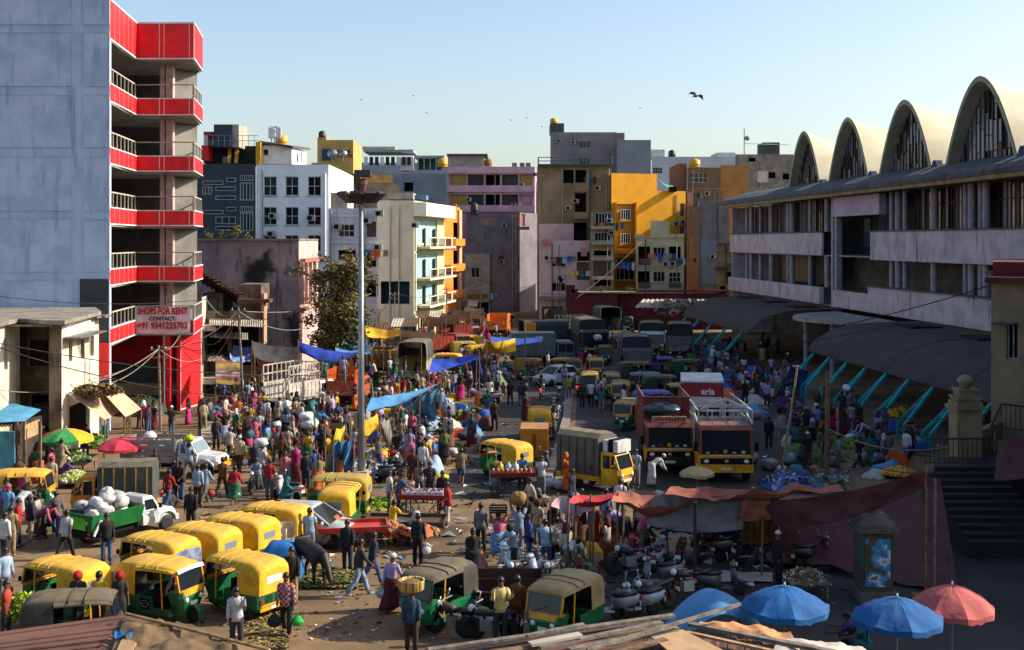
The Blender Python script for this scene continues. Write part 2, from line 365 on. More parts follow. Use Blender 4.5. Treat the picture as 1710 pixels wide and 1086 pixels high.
for k,(zt_,zb)in enumerate(FL):
 for e,fc in enumerate(edges):
  mb=MB(shop);fc.box(mb,0 if e else .03,fc.L,zb,zt_,-.14,0);pb=mb.build('balcony_parapet',redm,shop)
  mb=MB(shop);t=.07 if k else .1
  fc.box(mb,0,fc.L,zt_,zt_+t,-.17,.05);fc.box(mb,0,fc.L,zb-t,zb,-.17,.05);mb.build('white_coping',wtr,pb)
  n=(6,4,3)[e]if k else(6,4,4)[e]
  cuts=[0,.4,.48,.92,1.]if e==1 else[i/n for i in range(n+1)]
  for i in range(len(cuts)-1):
   a,b=fc.L*cuts[i],fc.L*cuts[i+1]
   mb=MB(shop);fc.box(mb,a+.035,b-.035,zb+.03,zt_-.03,.003,.03);mb.build('red_panel',redm,pb)
  mb=MB(shop)
  for q in cuts:u=fc.L*q;u=min(max(u,.03),fc.L-.03);fc.box(mb,u-.025,u+.025,zb,zt_,.003,.022)
  mb.build('white_joint',wtr,pb)
  if k:
   if e==1:
    mb=MB(shop);fc.box(mb,0,fc.L,zt_+.9,zt_+.97,-.1,-.04);fc.box(mb,fc.L-.04,fc.L,zt_+.07,zt_+.9,-.1,-.04);mb.build('top_rail',M['concrete_lt'],pb)
   else:
    mb=MB(shop);fc.box(mb,.08,fc.L-.05,zt_+.9,zt_+.98,-.11,-.03);rl=mb.build('railing',M['concrete_lt'],shop)
    nb=7 if e==0 else 5
    for i in range(nb+1):
     u=.12+(fc.L-.25)*i/nb;mb=MB(shop);fc.box(mb,u-.035,u+.035,zt_+.07,zt_+.9,-.105,-.035);mb.build('baluster',M['concrete_lt'],rl)
 mb=MB(shop);back=[W(186,83.8),c0+Vector((-.0,.3)),c1+Vector((-.2,.16)),c2+Vector((-.16,.16)),c3+Vector((-.2,0)),W(300,83.8)]
 mb.prism(back,zb-.18,zb-.075);mb.build('floor_slab',slabm,shop)
mb=MB(shop);mb.prism([W(120,69.8),c0+Vector((0,.36)),c1,c2,c3,W(338,88),W(150,88)],25.0,25.1)if False else None
mb=MB(shop);mb.poly([(*p,24.2)for p in back]);mb.build('roof',M['concrete_dk'],shop)
# rear walls inside the open floors, lit return wall on the right, two pillars
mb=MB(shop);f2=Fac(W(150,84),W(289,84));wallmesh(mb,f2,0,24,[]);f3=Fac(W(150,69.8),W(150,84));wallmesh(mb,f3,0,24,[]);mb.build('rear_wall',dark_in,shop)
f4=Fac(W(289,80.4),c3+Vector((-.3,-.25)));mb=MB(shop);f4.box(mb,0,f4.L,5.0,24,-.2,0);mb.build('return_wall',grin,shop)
for x0,x1 in((267,274.5),(277,288.5)):
 p0,p1=W(x0,78.6),W(x1,78.6);mb=MB(shop);mb.bx(p0.x,p1.x,78.6,79.1,5,23);mb.build('pillar',pinkp,shop)
 # ground storey: red walls, shutters, column
fr=Fac(W(186,79.8),W(303,79.8))
for(y0,y1,m,nm)in((555,606,mat('red_wall_deep','#b3121a','#8f0f16',sc=1.2),'red_wall'),(606,640,M['shutter'],'roller_shutter'),(640,660,mat('cream_band','#b79f80'),'cream_band'),(660,735,mat('blue_dado','#1d4f86','#173f6c'),'blue_dado')):
 u0,u1,a,b=fr.rect(186,y0,303,y1);mb=MB(shop);fr.box(mb,u0,u1,max(a,0),b,-.3,0);mb.build(nm,m,shop)
mb=MB(shop);p0,p1=W(271,77.2),W(284,77.2);mb.bx(p0.x,p1.x,77.2,77.7,0,5.05);mb.build('red_column',redm,shop)
fp=Fac(W(301,77.6),W(336,80.5));mb=MB(shop);fp.box(mb,0,fp.L,0,5.04,-.25,0);rp=mb.build('red_wall',redm,shop)
mb=MB(shop);fp.box(mb,.0,.06,0,5,.003,.02);fp.box(mb,fp.L-.06,fp.L,0,5,.003,.02);fp.box(mb,.06,fp.L-.06,.05,.12,.003,.02);mb.build('white_joint',wtr,rp)
mb=MB(shop);mb.bx(W(167,69.2).x,W(182,69.2).x,69.1,69.3,3.0,5.1);mb.build('red_pier',redm,shop)
mb=MB(shop);mb.tube([(*W(274,76.8),0),(*W(274,76.8),5)],.06);mb.build('drain_pipe',M['steel'],shop)
# rent banner tied to the lowest balcony
ban=thing('rent_banner','white shop letting banner with red lettering tied to the lowest balcony rail','banner',(*W(276,76.7),5.2))
fbn=Fac(W(226,76.75),W(318,76.75));mb=MB(ban);mb.smooth=True;bz0,bz1=zt(556,76.75),zt(512,76.75)
mb.grid(lambda u,v:fbn.pt(fbn.L*u,bz0+(bz1-bz0)*v-.05*math.sin(math.pi*u),.05+.035*math.sin(u*9+v*4)+.03*noise.noise((u*5,v*4,2))),24,10)
mb.build('cloth',mat('banner_white','#d8cfd2','#c2b8bd',sc=2,bump=.05),ban)
txr=mat('letter_red','#b01524',bump=0);txb=mat('letter_dark','#25274f',bump=0)
for s_,yy,sz,m_,ft in(('SHOPS FOR RENT',520,.62,txr,3.2),('CONTACT:',532.5,.36,txb,1.75),('+91 9341225703',544,.58,txr,3.2)):
 mw=Matrix.Translation(fbn.pt(fbn.L/2,zt(yy,76.75),.13)-ban.location)@Matrix.Rotation(R(90),4,'X');textmesh(s_,sz,m_,'lettering',ban,mw,fit=ft)
# old white house below the blue wall
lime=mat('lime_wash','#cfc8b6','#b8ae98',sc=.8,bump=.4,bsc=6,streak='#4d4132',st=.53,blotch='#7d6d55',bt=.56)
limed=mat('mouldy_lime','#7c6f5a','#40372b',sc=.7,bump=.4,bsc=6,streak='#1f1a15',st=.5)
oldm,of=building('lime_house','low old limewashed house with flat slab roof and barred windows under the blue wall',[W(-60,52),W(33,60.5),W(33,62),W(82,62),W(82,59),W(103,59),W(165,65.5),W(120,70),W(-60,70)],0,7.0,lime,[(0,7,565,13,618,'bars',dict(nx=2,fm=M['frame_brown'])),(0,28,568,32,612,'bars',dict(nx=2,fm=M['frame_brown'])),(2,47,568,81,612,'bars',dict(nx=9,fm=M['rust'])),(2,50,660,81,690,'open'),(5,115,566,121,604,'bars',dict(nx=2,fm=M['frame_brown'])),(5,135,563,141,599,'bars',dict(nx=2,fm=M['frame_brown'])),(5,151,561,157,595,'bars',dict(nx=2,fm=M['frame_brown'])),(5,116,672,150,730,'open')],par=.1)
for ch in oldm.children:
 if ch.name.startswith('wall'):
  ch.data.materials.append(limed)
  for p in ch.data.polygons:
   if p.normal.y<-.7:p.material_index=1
rs=mat('roof_slab','#8a8478','#5f5a50',sc=.7,streak='#2f2b25',st=.55,bump=.4)
mb=MB(oldm);mb.prism([W(-70,50.5),W(30,58.8),W(80,57.5),W(108,57.4),W(169,64.9),W(160,69),W(-70,69)],7.0,7.2);mb.build('roof_slab',rs,oldm)
for i in range(14):
 t=i/13;x=6+t*155;p=W(x,57.2+t*7.5 if x>80 else 57.5);mb=MB(oldm);s_=random.uniform(.25,.7);a=random.uniform(-.4,.4)
 mb.hex8([Vector((p.x+dx*s_*math.cos(a),p.y+1+dy*.5+dx*s_*math.sin(a)*.5,6.86+dz))for dz in(0,.11)for dx,dy in((-1,-1),(1,-1),(1,1),(-1,1))]);mb.build('eave_board',M['wood_grey'],oldm)
mb=MB(oldm);f6=of[5];u0,u1,a,b=f6.rect(104,556,150,560);f6.box(mb,u0,u1,a,a+.07,.003,.9);mb.build('sunshade',M['steel'],oldm)
hay=thing('dry_creeper','matted dry creeper on the ledge above the beige awnings','plant',G(160,650,3.5))
def leafball(root,name,m,c,rx,ry,rz,n,s0,s1,seed=1,flat=0.):
 rnd=random.Random(seed);mb=MB(root);c=Vector(c)
 for i in range(n):
  d=Vector((rnd.gauss(0,1),rnd.gauss(0,1),rnd.gauss(0,1))).normalized();r=rnd.random()**.4
  p=c+Vector((d.x*rx,d.y*ry,d.z*rz))*r;s=rnd.uniform(s0,s1)
  a=Vector((rnd.gauss(0,1),rnd.gauss(0,1),rnd.gauss(0,1)*(1-flat))).normalized()*s;b=a.orthogonal().normalized()*s*.55
  b.rotate(Matrix.Rotation(rnd.uniform(0,6.3),3,a));mb.quad(p-a,p+b,p+a,p-b)
 return mb.build(name,m,root)
leafball(hay,'stems',mat('dry_stem','#6f5c38','#4a3c24',sc=5,bump=0),G(165,652,3.5),1.3,1.0,.28,700,.05,.25,3)
# beige awnings, kiosk shacks
awm=mat('awning_beige','#c9a98a','#b5967a',sc=1.2,bump=.2,bsc=5,streak='#8f7256',st=.66,rough=.9)
def awning(label,q,m,name='shop_awning',sag=.05,poles=(),n=(14,8),amp=.0,cat='awning',group=None,wr=.03):
 q=[Vector(p)for p in q];r=thing(name,label,cat,q[0],0,group)
 c=cloth(*q,nu=n[0],nv=n[1],sag=sag,wr=wr);c.o=Vector(q[0]);c.v=[tuple(Vector(v)-c.o)for v in c.v];c.build('sheet',m,r)
 for a,b in poles:
  mb=MB(r);mb.tube([a,b],.035,6);mb.build('pole',M['wood'],r)
 return r
def edgeposts(q,i,j):return[((q[k].x,q[k].y,0),q[k])for k in(i,j)]
q=[G(113,657,3.4),G(165,646,3.5),G(207,684,2.3),G(175,701,2.2)];awning('beige canvas awning nearest the rainbow umbrella on the old house',q,awm,poles=edgeposts(q,2,3))
q=[G(163,646,3.5),G(188,640,3.5),G(236,683,2.3),G(209,696,2.25)];awning('beige canvas awning farther right, beside the red column',q,awm,poles=edgeposts(q,2,3))
teal=mat('teal_paint','#3f8296','#2c6173',sc=2,bump=.25,streak='#8a7a5c',st=.6)
def sheetroof(root,q,n,m,name='roof_sheet',count=1,amp=.03):
 q=[Vector(p)for p in q]
 for k in range(count):
  a,b=k/count,(k+1)/count
  A,B,C,D=q[0].lerp(q[1],a),q[0].lerp(q[1],b),q[3].lerp(q[2],b),q[3].lerp(q[2],a)
  j=Vector((0,0,random.uniform(0,.035)));mb=MB(root);mb.smooth=False;mb.grid(corrug(A+j,B+j,C+j,D+j,n,amp),n*4,2);mb.build(name,m,root)
bluesheet=mat('blue_sheet','#4f93b8','#3a7494',sc=1.2,bump=.1,streak='#7b6a55',st=.62,rough=.6)
kio=thing('roadside_kiosk','teal wooden kiosk with blue corrugated roof at the left edge','kiosk',(*W(30,54),0))
mb=MB(kio);fk=Fac(W(-40,53.5),W(24,53.5));fk.box(mb,0,fk.L,0,2.5,-.1,0);mb.build('teal_wall',teal,kio)
for x in(27,40,66):mb=MB(kio);p=W(x,53.8);mb.bx(p.x-.06,p.x+.06,p.y,p.y+.12,0,2.9);mb.build('post',M['wood'],kio)
mb=MB(kio);fk2=Fac(W(42,53.6),W(66,55.5));fk2.box(mb,0,fk2.L,2.1,2.75,-.05,0);mb.build('fascia_board',M['wood_lt'],kio)
mb=MB(kio);fk3=Fac(W(24,55),W(70,57));fk3.box(mb,0,fk3.L,0,2.7,-.1,0);mb.build('dark_rear',M['inside_wd'],kio)
sheetroof(kio,[G(-20,707,2.7),G(42,705,2.75),G(70,686,3.0),G(10,672,3.0)],6,bluesheet,count=3)
sheetroof(kio,[G(-30,716,2.55),G(22,712,2.6),G(36,697,2.8),G(-30,695,2.8)],5,M['rust'],count=2)
# old stained house, broken roofs beside it
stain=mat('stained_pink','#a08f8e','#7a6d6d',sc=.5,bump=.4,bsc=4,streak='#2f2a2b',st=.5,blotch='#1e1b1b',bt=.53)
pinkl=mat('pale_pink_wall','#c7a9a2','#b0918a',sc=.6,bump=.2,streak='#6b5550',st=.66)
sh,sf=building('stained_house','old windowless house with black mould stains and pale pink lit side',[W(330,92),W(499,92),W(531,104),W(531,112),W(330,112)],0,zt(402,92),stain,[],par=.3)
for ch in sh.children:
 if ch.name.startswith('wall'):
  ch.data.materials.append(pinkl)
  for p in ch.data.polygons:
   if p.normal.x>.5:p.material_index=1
mb=MB(sh);mb.prism([W(328,91.8),W(500,91.8),W(532,104),W(532,112),W(328,112)],zt(402,92),zt(402,92)+.15);mb.build('coping',rs,sh)
f1=sf[1]
for i in range(4):
 x0=500.5+i*7.2;u0,u1,a,b=f1.rect(x0+.6,437,x0+4.6,508);mb=MB(sh);f1.box(mb,u0,u1,a,b,.003,.02);mb.build('vertical_slot',M['dark'],sh)
 u0,u1,a,b=f1.rect(x0-1,437,x0+.5,508);mb=MB(sh);f1.box(mb,u0,u1,a,b,.003,.35);mb.build('vertical_fin',pinkl,sh)
band(sh,f1,500,431,530,437,.003,.45,mat('pink_line','#a8645c'),'ledge');band(sh,f1,500,508,530,512,.003,.45,pinkl,'ledge')
brk=mat('broken_wall','#75695c','#453b32',sc=.8,bump=.4,streak='#1d1815',st=.5,blotch='#a0978a',bt=.62);tile=mat('old_tile','#5c4334','#3b2b22',sc=3,bump=.5)
rh,rf=building('ruined_house','half ruined dark house with sagging roofs left of the stained house',[W(334,86),W(438,86),W(438,91.5),W(334,91.5)],0,zt(520,86),brk,[(0,345,540,380,600,'open',dict(pane=M['inside_wd'])),(0,386,545,432,610,'open',dict(pane=M['inside_wd']))],par=.2)
def pbox(root,x0,y0,x1,y1,Y,d,m,name,z=None):
 mb=MB(root);p,q_=W(x0,Y),W(x1,Y);mb.bx(p.x,q_.x,Y,Y+d,zt(y1,Y),zt(y0,Y));return mb.build(name,m,root)
pbox(rh,338,490,372,521,87.5,3,brk,'broken_wall');pbox(rh,398,475,436,521,87,3,brk,'broken_wall');pbox(rh,396,500,450,506,85.6,1.2,tile,'ledge');pbox(rh,436,490,441,575,86,1,mat('orange_pier','#b58a6a'),'pier')
for i in range(10):
 a=P(335+i*7,452+i*4.2+random.uniform(-1,1),86.5);b=P(338+i*7,470+i*4.2,90.5);mb=MB(rh);mb.beam(a,b,.62,.1);mb.build('roof_tile',tile,rh)
for y,x0,x1 in((535,350,440),(556,350,415)):
 q=[P(x0,y+8,83.5),P(x1,y+12,83.5),P(x1,y,86),P(x0,y-4,86)];sheetroof(rh,q,6,M['concrete_lt'],count=4)
wb,wf=building('narrow_house','narrow white old house strip squeezed beside the red shop block',[W(337,83.2),W(352,90),W(352,91.8),W(337,91.8)],0,zt(498,83),lime,[(0,342,555,345,585,'bars',dict(nx=1)),(0,346,552,349,582,'bars',dict(nx=1)),(0,340,650,350,705,'open')],par=.2)
band(wb,wf[0],338,538,356,546,.003,.9,lime,'ledge');band(wb,wf[0],338,618,360,628,.003,1.2,lime,'ledge')
rbk=thing('unseen_sky_blocker','plain concrete block added unseen behind the camera to cut sky light','building',(5,-10,0));mb=MB(rbk);mb.bx(-16,22,-24,-2.5,0,13.5);mb.build('wall',M['concrete_dk'],rbk)  # added block behind the camera, out of view, dims sky fill on the yard
def shack(label,x,y,wpx,hz_,seed,tin=None):
 rd=random.Random(seed);p=G(x,y);s_=thing('market_shack',label,'shack',p);q=G(x+wpx,y);w_=q.x-p.x;d=rd.uniform(2,3)
 for i in range(int(w_/.22)):
  a=i*.22;mb=MB();h=hz_-rd.uniform(0,.25)
  if rd.random()<.75:mb.bx(a,a+.2,d,d+.03,0,h);mb.build('plank',rd.choice([M['wood'],M['wood_grey'],M['inside_wd'],M['rust']]),s_)
 for a in(0,w_):mb=MB();mb.tube([(a,0,0),(a,0,hz_)],.05,5);mb.tube([(a,d,0),(a,d,hz_+.5)],.05,5);mb.build('post',M['wood'],s_)
 n=max(2,int(w_/.9))
 for i in range(n):
  a,b=w_*i/n-.15,w_*(i+1)/n+.1;j=rd.uniform(0,.12);mb=MB();mb.grid(corrug((a,-.7,hz_-.15+j),(b,-.7+rd.uniform(-.3,.3),hz_-.15+j),(b,d+.3,hz_+.45+j),(a,d+.3,hz_+.45+j),5,.025),20,1);mb.build('roof_sheet',tin or rd.choice([M['concrete_lt'],M['rust'],M['concrete'],M['steel']]),s_)
 mb=MB();mb.bx(.05,w_-.05,-.2,.7,.55,.6);mb.build('counter',M['wood'],s_)
 for i in range(int(w_/.35)):
  mb=MB();mb.smooth=True;mb.ball((.2+i*.35,.2+rd.uniform(-.2,.2),.7),.16,.16,.12,7,4);mb.build('goods',rd.choice(sc_m),s_)
for i,(x,y,wpx,h)in enumerate(((345,662,45,2.6),(395,650,50,2.7),(452,640,45,2.6),(500,625,48,2.9),(556,606,40,2.8),(604,598,44,2.6),(655,590,40,2.7),(700,572,36,2.8),(640,568,40,3.2),(590,577,40,3.2),(770,548,26,2.8))):
 shack(['plank shack nearest the narrow white house','plank shack right of the crooked wire pole','plank shack behind the stake truck','plank shack below the pale pink lit wall','plank shack under the street tree','plank shack just right of the lamp mast','plank shack left of the crate truck heaps','plank shack before the cream block','rear tin shack at the cream block foot','rear tin shack beside the tree trunk','small shack below the orange block'][i],x,y,wpx,h,i)
# middle distance: left side of the street
navy=mat('navy_cladding','#2c3744','#242d38',sc=.6,bump=.05,rough=.6);navyl=mat('navy_trim','#9aa2aa',bump=0)
nv,nf=building('navy_block','dark navy block with outlined slots and a dark stair tower on its roof',[W(325,124),W(427,124),W(427,140),W(325,140)],0,zt(274,124),navy,[],par=.4)
f=nf[0]
def outline(root,f,x0,y0,x1,y1,m,t=.07,nv_=0,name='slot_frame'):
 u0,u1,a,b=f.rect(x0,y0,x1,y1);mb=MB(root)
 for r in((u0,u1,a,a+t),(u0,u1,b-t,b),(u0,u0+t,a+t,b-t),(u1-t,u1,a+t,b-t)):f.box(mb,*r,.003,.06)
 for i in range(nv_):u=u0+(u1-u0)*(i+1)/(nv_+1);f.box(mb,u-t/2,u+t/2,a+t,b-t,.003,.055)
 fo=mb.build(name,m,root);mb=MB(root);f.box(mb,u0+t,u1-t,a+t,b-t,.003,.012);mb.build('pane',M['glass'],fo);return fo
for r in((378,297,394,304),(338,302,373,309),(338,312,354,325),(360,312,394,319),(360,327,394,334),(378,346,394,353),(338,351,373,358),(360,362,394,374),(360,378,394,385)):outline(nv,f,*r,navyl,nv_=2 if r[3]-r[1]>9 else 0)
for y0,y1 in((305,335),(355,386)):outline(nv,f,401,y0,423,y1,navyl,.1,3,'window')
for y0,y1 in((293,302),(345,354)):outline(nv,f,401,y0,423,y1,navyl,.06,5,'window')
pbox(nv,357,208,388,246,126,5,navy,'stair_tower');pbox(nv,388,208,399,246,126.2,4.6,M['concrete_lt'],'tower_side');pbox(nv,340,244,427,273,129,5,mat('dark_terrace','#20242a'),'terrace_wall')
pbox(nv,372,262,380,273,128.9,.05,navyl,'door')
for x in(382,394):
 mb=MB(nv);mb.beam(P(x,273,127),P(x+4,226,128.5),.35,.12);mb.build('yellow_stair_beam',mat('yellow_paint','#c08a1e'),nv)
pbox(nv,340,220,356,226,127,3,redm,'red_slab');pbox(nv,340,226,347,243,127,3,wtr,'white_hut');pbox(nv,336,243,348,268,126.5,2,redm,'red_wall')
mb=MB(nv)
for x in range(345,432,10):p=P(x,244,126);mb.tube([p,p+Vector((0,0,1.1))],.03,5)
for h in(.55,1.1):mb.tube([P(345,244,126)+Vector((0,0,h)),P(431,244,126)+Vector((0,0,h))],.03,5)
mb.build('roof_railing',M['steel'],nv)
wht=mat('white_paint','#e0e4ea','#d2d7de',sc=.5,bump=.08,streak='#8b919b',st=.66)
wins=[]
for i,x in enumerate((440,476.5,514)):
 for j,(y0,y1)in enumerate(((295,327),(346,376),(393,420))):wins.append((0,x,y0,x+22,y1,'glass',dict(nx=2,nz=2,sill='concrete_lt')))
wh,wfac=building('white_block','plain white block with a three by three grid of dark windows',[W(428,124),W(549,124),W(590,146),W(590,160),W(428,160)],0,zt(275,124),wht,wins,par=.5)
for x in(432,543):mb=MB(wh);mb.tube([P(x,290,123.9),P(x,430,123.9)],.09,6);mb.build('drain_pipe',wht,wh)
pbox(wh,427,237,435,274,127,2,mat('yellow_paint2','#c69a28'),'yellow_pier')
hut=thing('roof_hut','small white hut with slanted lid roof standing on the white block','building',(*W(435,128),18))
mb=MB(hut);mb.prism([W(436,128),W(487,128),W(512,138),W(436,138)],zt(274,128),zt(243,128));mb.build('wall',wtr,hut)
mb=MB(hut);A,B,C,D=P(433,239,127.5),P(489,248,127.5),P(518,251,138),P(433,243,138);mb.hex8([A,B,C,D]+[p+Vector((0,0,.25))for p in(A,B,C,D)]);mb.build('lid_roof',M['concrete_dk'],hut)
pbox(hut,441,250,447.5,259,127.9,.06,M['dark'],'window')
for x in(495,502):mb=MB(hut);mb.add([P(x,253,131.3),P(x+3,254,131.9),P(x+3,270,131.9),P(x,270,131.3)],[(0,1,2,3)]);mb.build('door',mat('hut_green','#5c8c86'),hut)
tw=thing('phone_mast','grey phone mast with panel antennas above the white hut','mast',P(458,240,132))
mb=MB(tw)
for dx in(-5,0,5):mb.tube([P(458+dx,240,132),P(458+dx*.8,211,132)],.06,5)
for y in(232,222,215):mb.tube([P(452,y,132),P(464,y-4,132)],.04,5);mb.tube([P(464,y,132),P(452,y-4,132)],.04,5)
mb.build('lattice',M['steel'],tw)
for dx in(-9,-4,4,8):pbox(tw,457+dx,213,461+dx,231,131.6,.25,wtr,'antenna')
def tank(label,x,y,Y,r,h,m,group=None):
 r*=.62;h*=.95
 t=thing('water_tank',label,'water tank',P(x,y,Y),0,group);mb=MB(t);mb.smooth=True
 mb.lathe(P(x,y,Y),[(r,0),(r,h*.3),(r*1.03,h*.32),(r,h*.36),(r,h*.72),(r*.8,h*.88),(r*.35,h*.94),(r*.35,h),(0.01,h)],14);mb.build('drum',m,t);return t
tblk=mat('tank_black','#191b1e',bump=0,rough=.5);tyel=mat('tank_yellow','#d19a12',bump=0,rough=.5)
tank('yellow rooftop water tank on the white block',470,243,133,1.1,1.3,tyel)
yb,yf=building('ochre_roof_house','small ochre yellow rooftop house with blue fascia behind the white block',[W(530,150),W(590,150),W(604,162),W(604,172),W(530,172)],zt(290,150),zt(234,150),mat('ochre','#bd9c58','#a08448',sc=.8),[(0,560,250,586,257,'glass',dict(nx=4,nz=1))],par=.3)
pbox(yb,530,230,545,234,150.3,3,mat('ochre2','#b0924e'),'parapet_block');band(yb,yf[0],538,249,558,268,.003,.15,mat('blue_fascia','#2c3f6b'),'fascia');band(yb,yf[0],558,257,590,262,.003,.3,mat('red_fascia','#93402e'),'fascia')
tank('black water tank on the ochre rooftop house',538,231,152,.75,1.0,tblk)
for i,(x,s)in enumerate(((555,.75),(573,.6))):
 d=thing('satellite_dish',['larger','smaller'][i]+' satellite dish on the white block roof edge','satellite dish',P(x,276,134));mb=MB(d);mb.smooth=True
 c=P(x,257,134);mb.tube([P(x,276,134),c],.05,5)
 mb.grid(lambda u,v:c+Vector((.75*s*v*math.cos(6.283*u),-.3+.28*v*v,.75*s*v*math.sin(6.283*u))),14,4);mb.build('bowl',M['steel'],d)
gw,gwf=building('grey_white_block','dingy white block with few dark windows behind the street lamp',[W(549,118),W(630,118),W(630,122.8),W(549,122.8)],0,zt(348,118),mat('dingy_white','#bfc3c9','#a5aab1',sc=.6,streak='#5d5f63',st=.58),[(0,565,375,592,396,'glass',dict(nx=3,nz=2)),(0,565,418,594,434,'open'),(0,612,370,628,396,'shut',dict(pane=M['shutter_br'])),(0,612,418,628,446,'open'),(0,612,468,628,496,'open')],par=.4)
pbox(gw,552,322,580,349,119,3,M['concrete_lt'],'roof_room')
band(gw,gwf[0],549,360,630,362,.003,.1,wtr);band(gw,gwf[0],549,404,630,406,.003,.1,wtr)
# cream block with sunlit balconies and its orange neighbour
cream=mat('cream_wall','#bcb4a0','#aba28f',sc=.5,bump=.06,streak='#6f6959',st=.68);crl=mat('cream_light','#d2cdb8','#c0baa4',sc=.6,bump=.05);pgreen=mat('pale_green_wall','#b4bb94','#a3aa84',sc=.6)
A_=W(691,132);dvec=Vector((.15,1)).normalized();B_=A_+dvec*16.5
cr,cf=building('cream_block','cream block with plain grey front and sunny railed balconies on its side',[W(630,132),A_,B_,B_+Vector((-6,2)),W(630,146)],0,zt(335,132),cream,[(0,636,470,684,508,'open',dict(pane=mat('teal_inside','#123a47',bump=0))),(1,693,366,730,406,'panel',dict(pane=mat('pale_blue_wall','#8fb2bb'))),(1,693,424,730,462,'panel',dict(pane=mat('pale_blue_wall2','#8fb2bb'))),(1,693,474,730,506,'panel',dict(pane=mat('pale_blue_wall3','#8fb2bb')))],par=.5)
for ch in cr.children:
 if ch.name.startswith('wall'):
  ch.data.materials.append(pgreen)
  for p in ch.data.polygons:
   if p.normal.x>.6:p.material_index=1
f=cf[1]
zl=[zt(340,136),zt(362,136)];band(cr,f,691,340,750,362,.003,1.4,crl,'roof_parapet',z=(zl[1],zl[0]),u=(0,f.L))
pbox(cr,648,322,690,333,134,4,M['concrete_lt'],'roof_room');pbox(cr,690,326,712,333,136,3,mat('blue_room','#5d7fa6'),'roof_room')
for y in(412,464,509):
 z=zt(y,136);mb=MB(cr);f.box(mb,f.L*.1,f.L-.1,z-.25,z,.003,1.5);sl=mb.build('balcony_slab',crl,cr)
 mb=MB(cr);f.box(mb,f.L*.1,f.L-.1,z+.95,z+1.05,1.42,1.5);rl=mb.build('balcony_railing',crl,cr)
 for i in range(26):
  u=f.L*.1+.1+(f.L*.9-.3)*i/25;wd=.25 if i%7==0 else .035;mb=MB(cr);f.box(mb,u-wd,u+wd,z,z+.95,1.43,1.49);mb.build('baluster',crl if i%7==0 else M['frame_dark'],rl)
 for u in(f.L*.3,f.L*.62):mb=MB(cr);f.box(mb,u,u+.9,z+.02,z+2.1,.003,.03);mb.build('door',M['dark'],cr)
 mb=MB(cr);f.box(mb,f.L*.02,f.L*.04,z-.5,z+2.8,.003,.18);mb.build('pier',crl,cr)
oran=mat('orange_paint','#e0801a','#c86d12',sc=.8,bump=.05)
C_=B_+dvec*.1;D_=C_+dvec*10
orb,ofc=building('orange_block','bright orange narrow building next to the cream block',[C_,D_,D_+Vector((-5,1)),C_+Vector((-5,1))],0,zt(346,155),oran,[(0,757,y0,770,y1,'open')for y0,y1 in((372,402),(418,446),(462,490))],par=.4)
for y in(408,450,494):z=zt(y,155);mb=MB(orb);ofc[0].box(mb,.2,9.5,z-.2,z+.7,.003,.8);mb.build('balcony',oran,orb)
pbox(orb,757,340,762,347,156,1,oran,'finial');mb=MB(orb);ofc[0].box(mb,8.2,9.9,0,zt(352,160),.003,.3);mb.build('pier',mat('peach','#cfa980'),orb)
sg,sgf=building('small_grey_house','small grey house with one dark window beyond the orange building',[W(776,182),W(818,182),W(818,190),W(776,190)],0,zt(424,182),M['concrete_lt'],[(0,787,447,801,464,'glass',dict(nx=2,nz=1)),(0,780,492,815,500,'panel',dict(pane=mat('tan_board','#8f6f38'))),(0,780,505,816,522,'open')])
# rooftops farther off on the left
bg_,bgf=building('long_grey_block','long blue grey block with a row of roof sheds far behind the lamp',[W(595,230),W(745,230),W(745,250),W(595,250)],0,zt(290,230),mat('bluegrey','#8b93a0','#767e8b',sc=.3,streak='#565c66',st=.6),[],par=.3)
pbox(bg_,605,245,660,250,236,8,M['concrete_lt'],'roof_shed');pbox(bg_,607,250,690,254,233,10,navyl,'roof_sheet')
for i in range(9):pbox(bg_,608+i*9,262,614+i*9,276,231,.3,mat('shed_dark','#25303a')if i%3 else wtr,'shed_panel')
pbox(bg_,692,260,742,264,233,8,navyl,'roof_sheet');pbox(bg_,668,262,690,285,232,4,wtr,'white_room');pbox(bg_,697,264,738,284,236,.3,mat('green_screen','#2d5a58'),'green_panel')
for i in range(5):pbox(bg_,697+i*10,262,699+i*10,286,232,.3,M['steel'],'shed_post')
tank('yellow water tank near the pink building roof',739,279,228,1.6,1.8,tyel)
cb,cbf=building('weathered_flat_roof','weathered concrete block with rusty roof edge just behind the lamp head',[W(590,170),W(668,170),W(668,190),W(590,190)],0,zt(306,170),M['concrete'],[],par=.3)
band(cb,cbf[0],590,292,656,306,.003,.1,mat('tan_parapet','#a58d62','#84704e',sc=1,streak='#4b3f2e'),'parapet',z=(zt(306,170),zt(292,170)))
gg,ggf=building('plain_grey_block','plain grey block left of the pink building',[W(672,195),W(745,195),W(745,203),W(672,203)],0,zt(290,195),mat('plaingrey','#767c8a','#666c7a',sc=.4,streak='#50545e',st=.62),[(0,675,305,690,320,'open')])
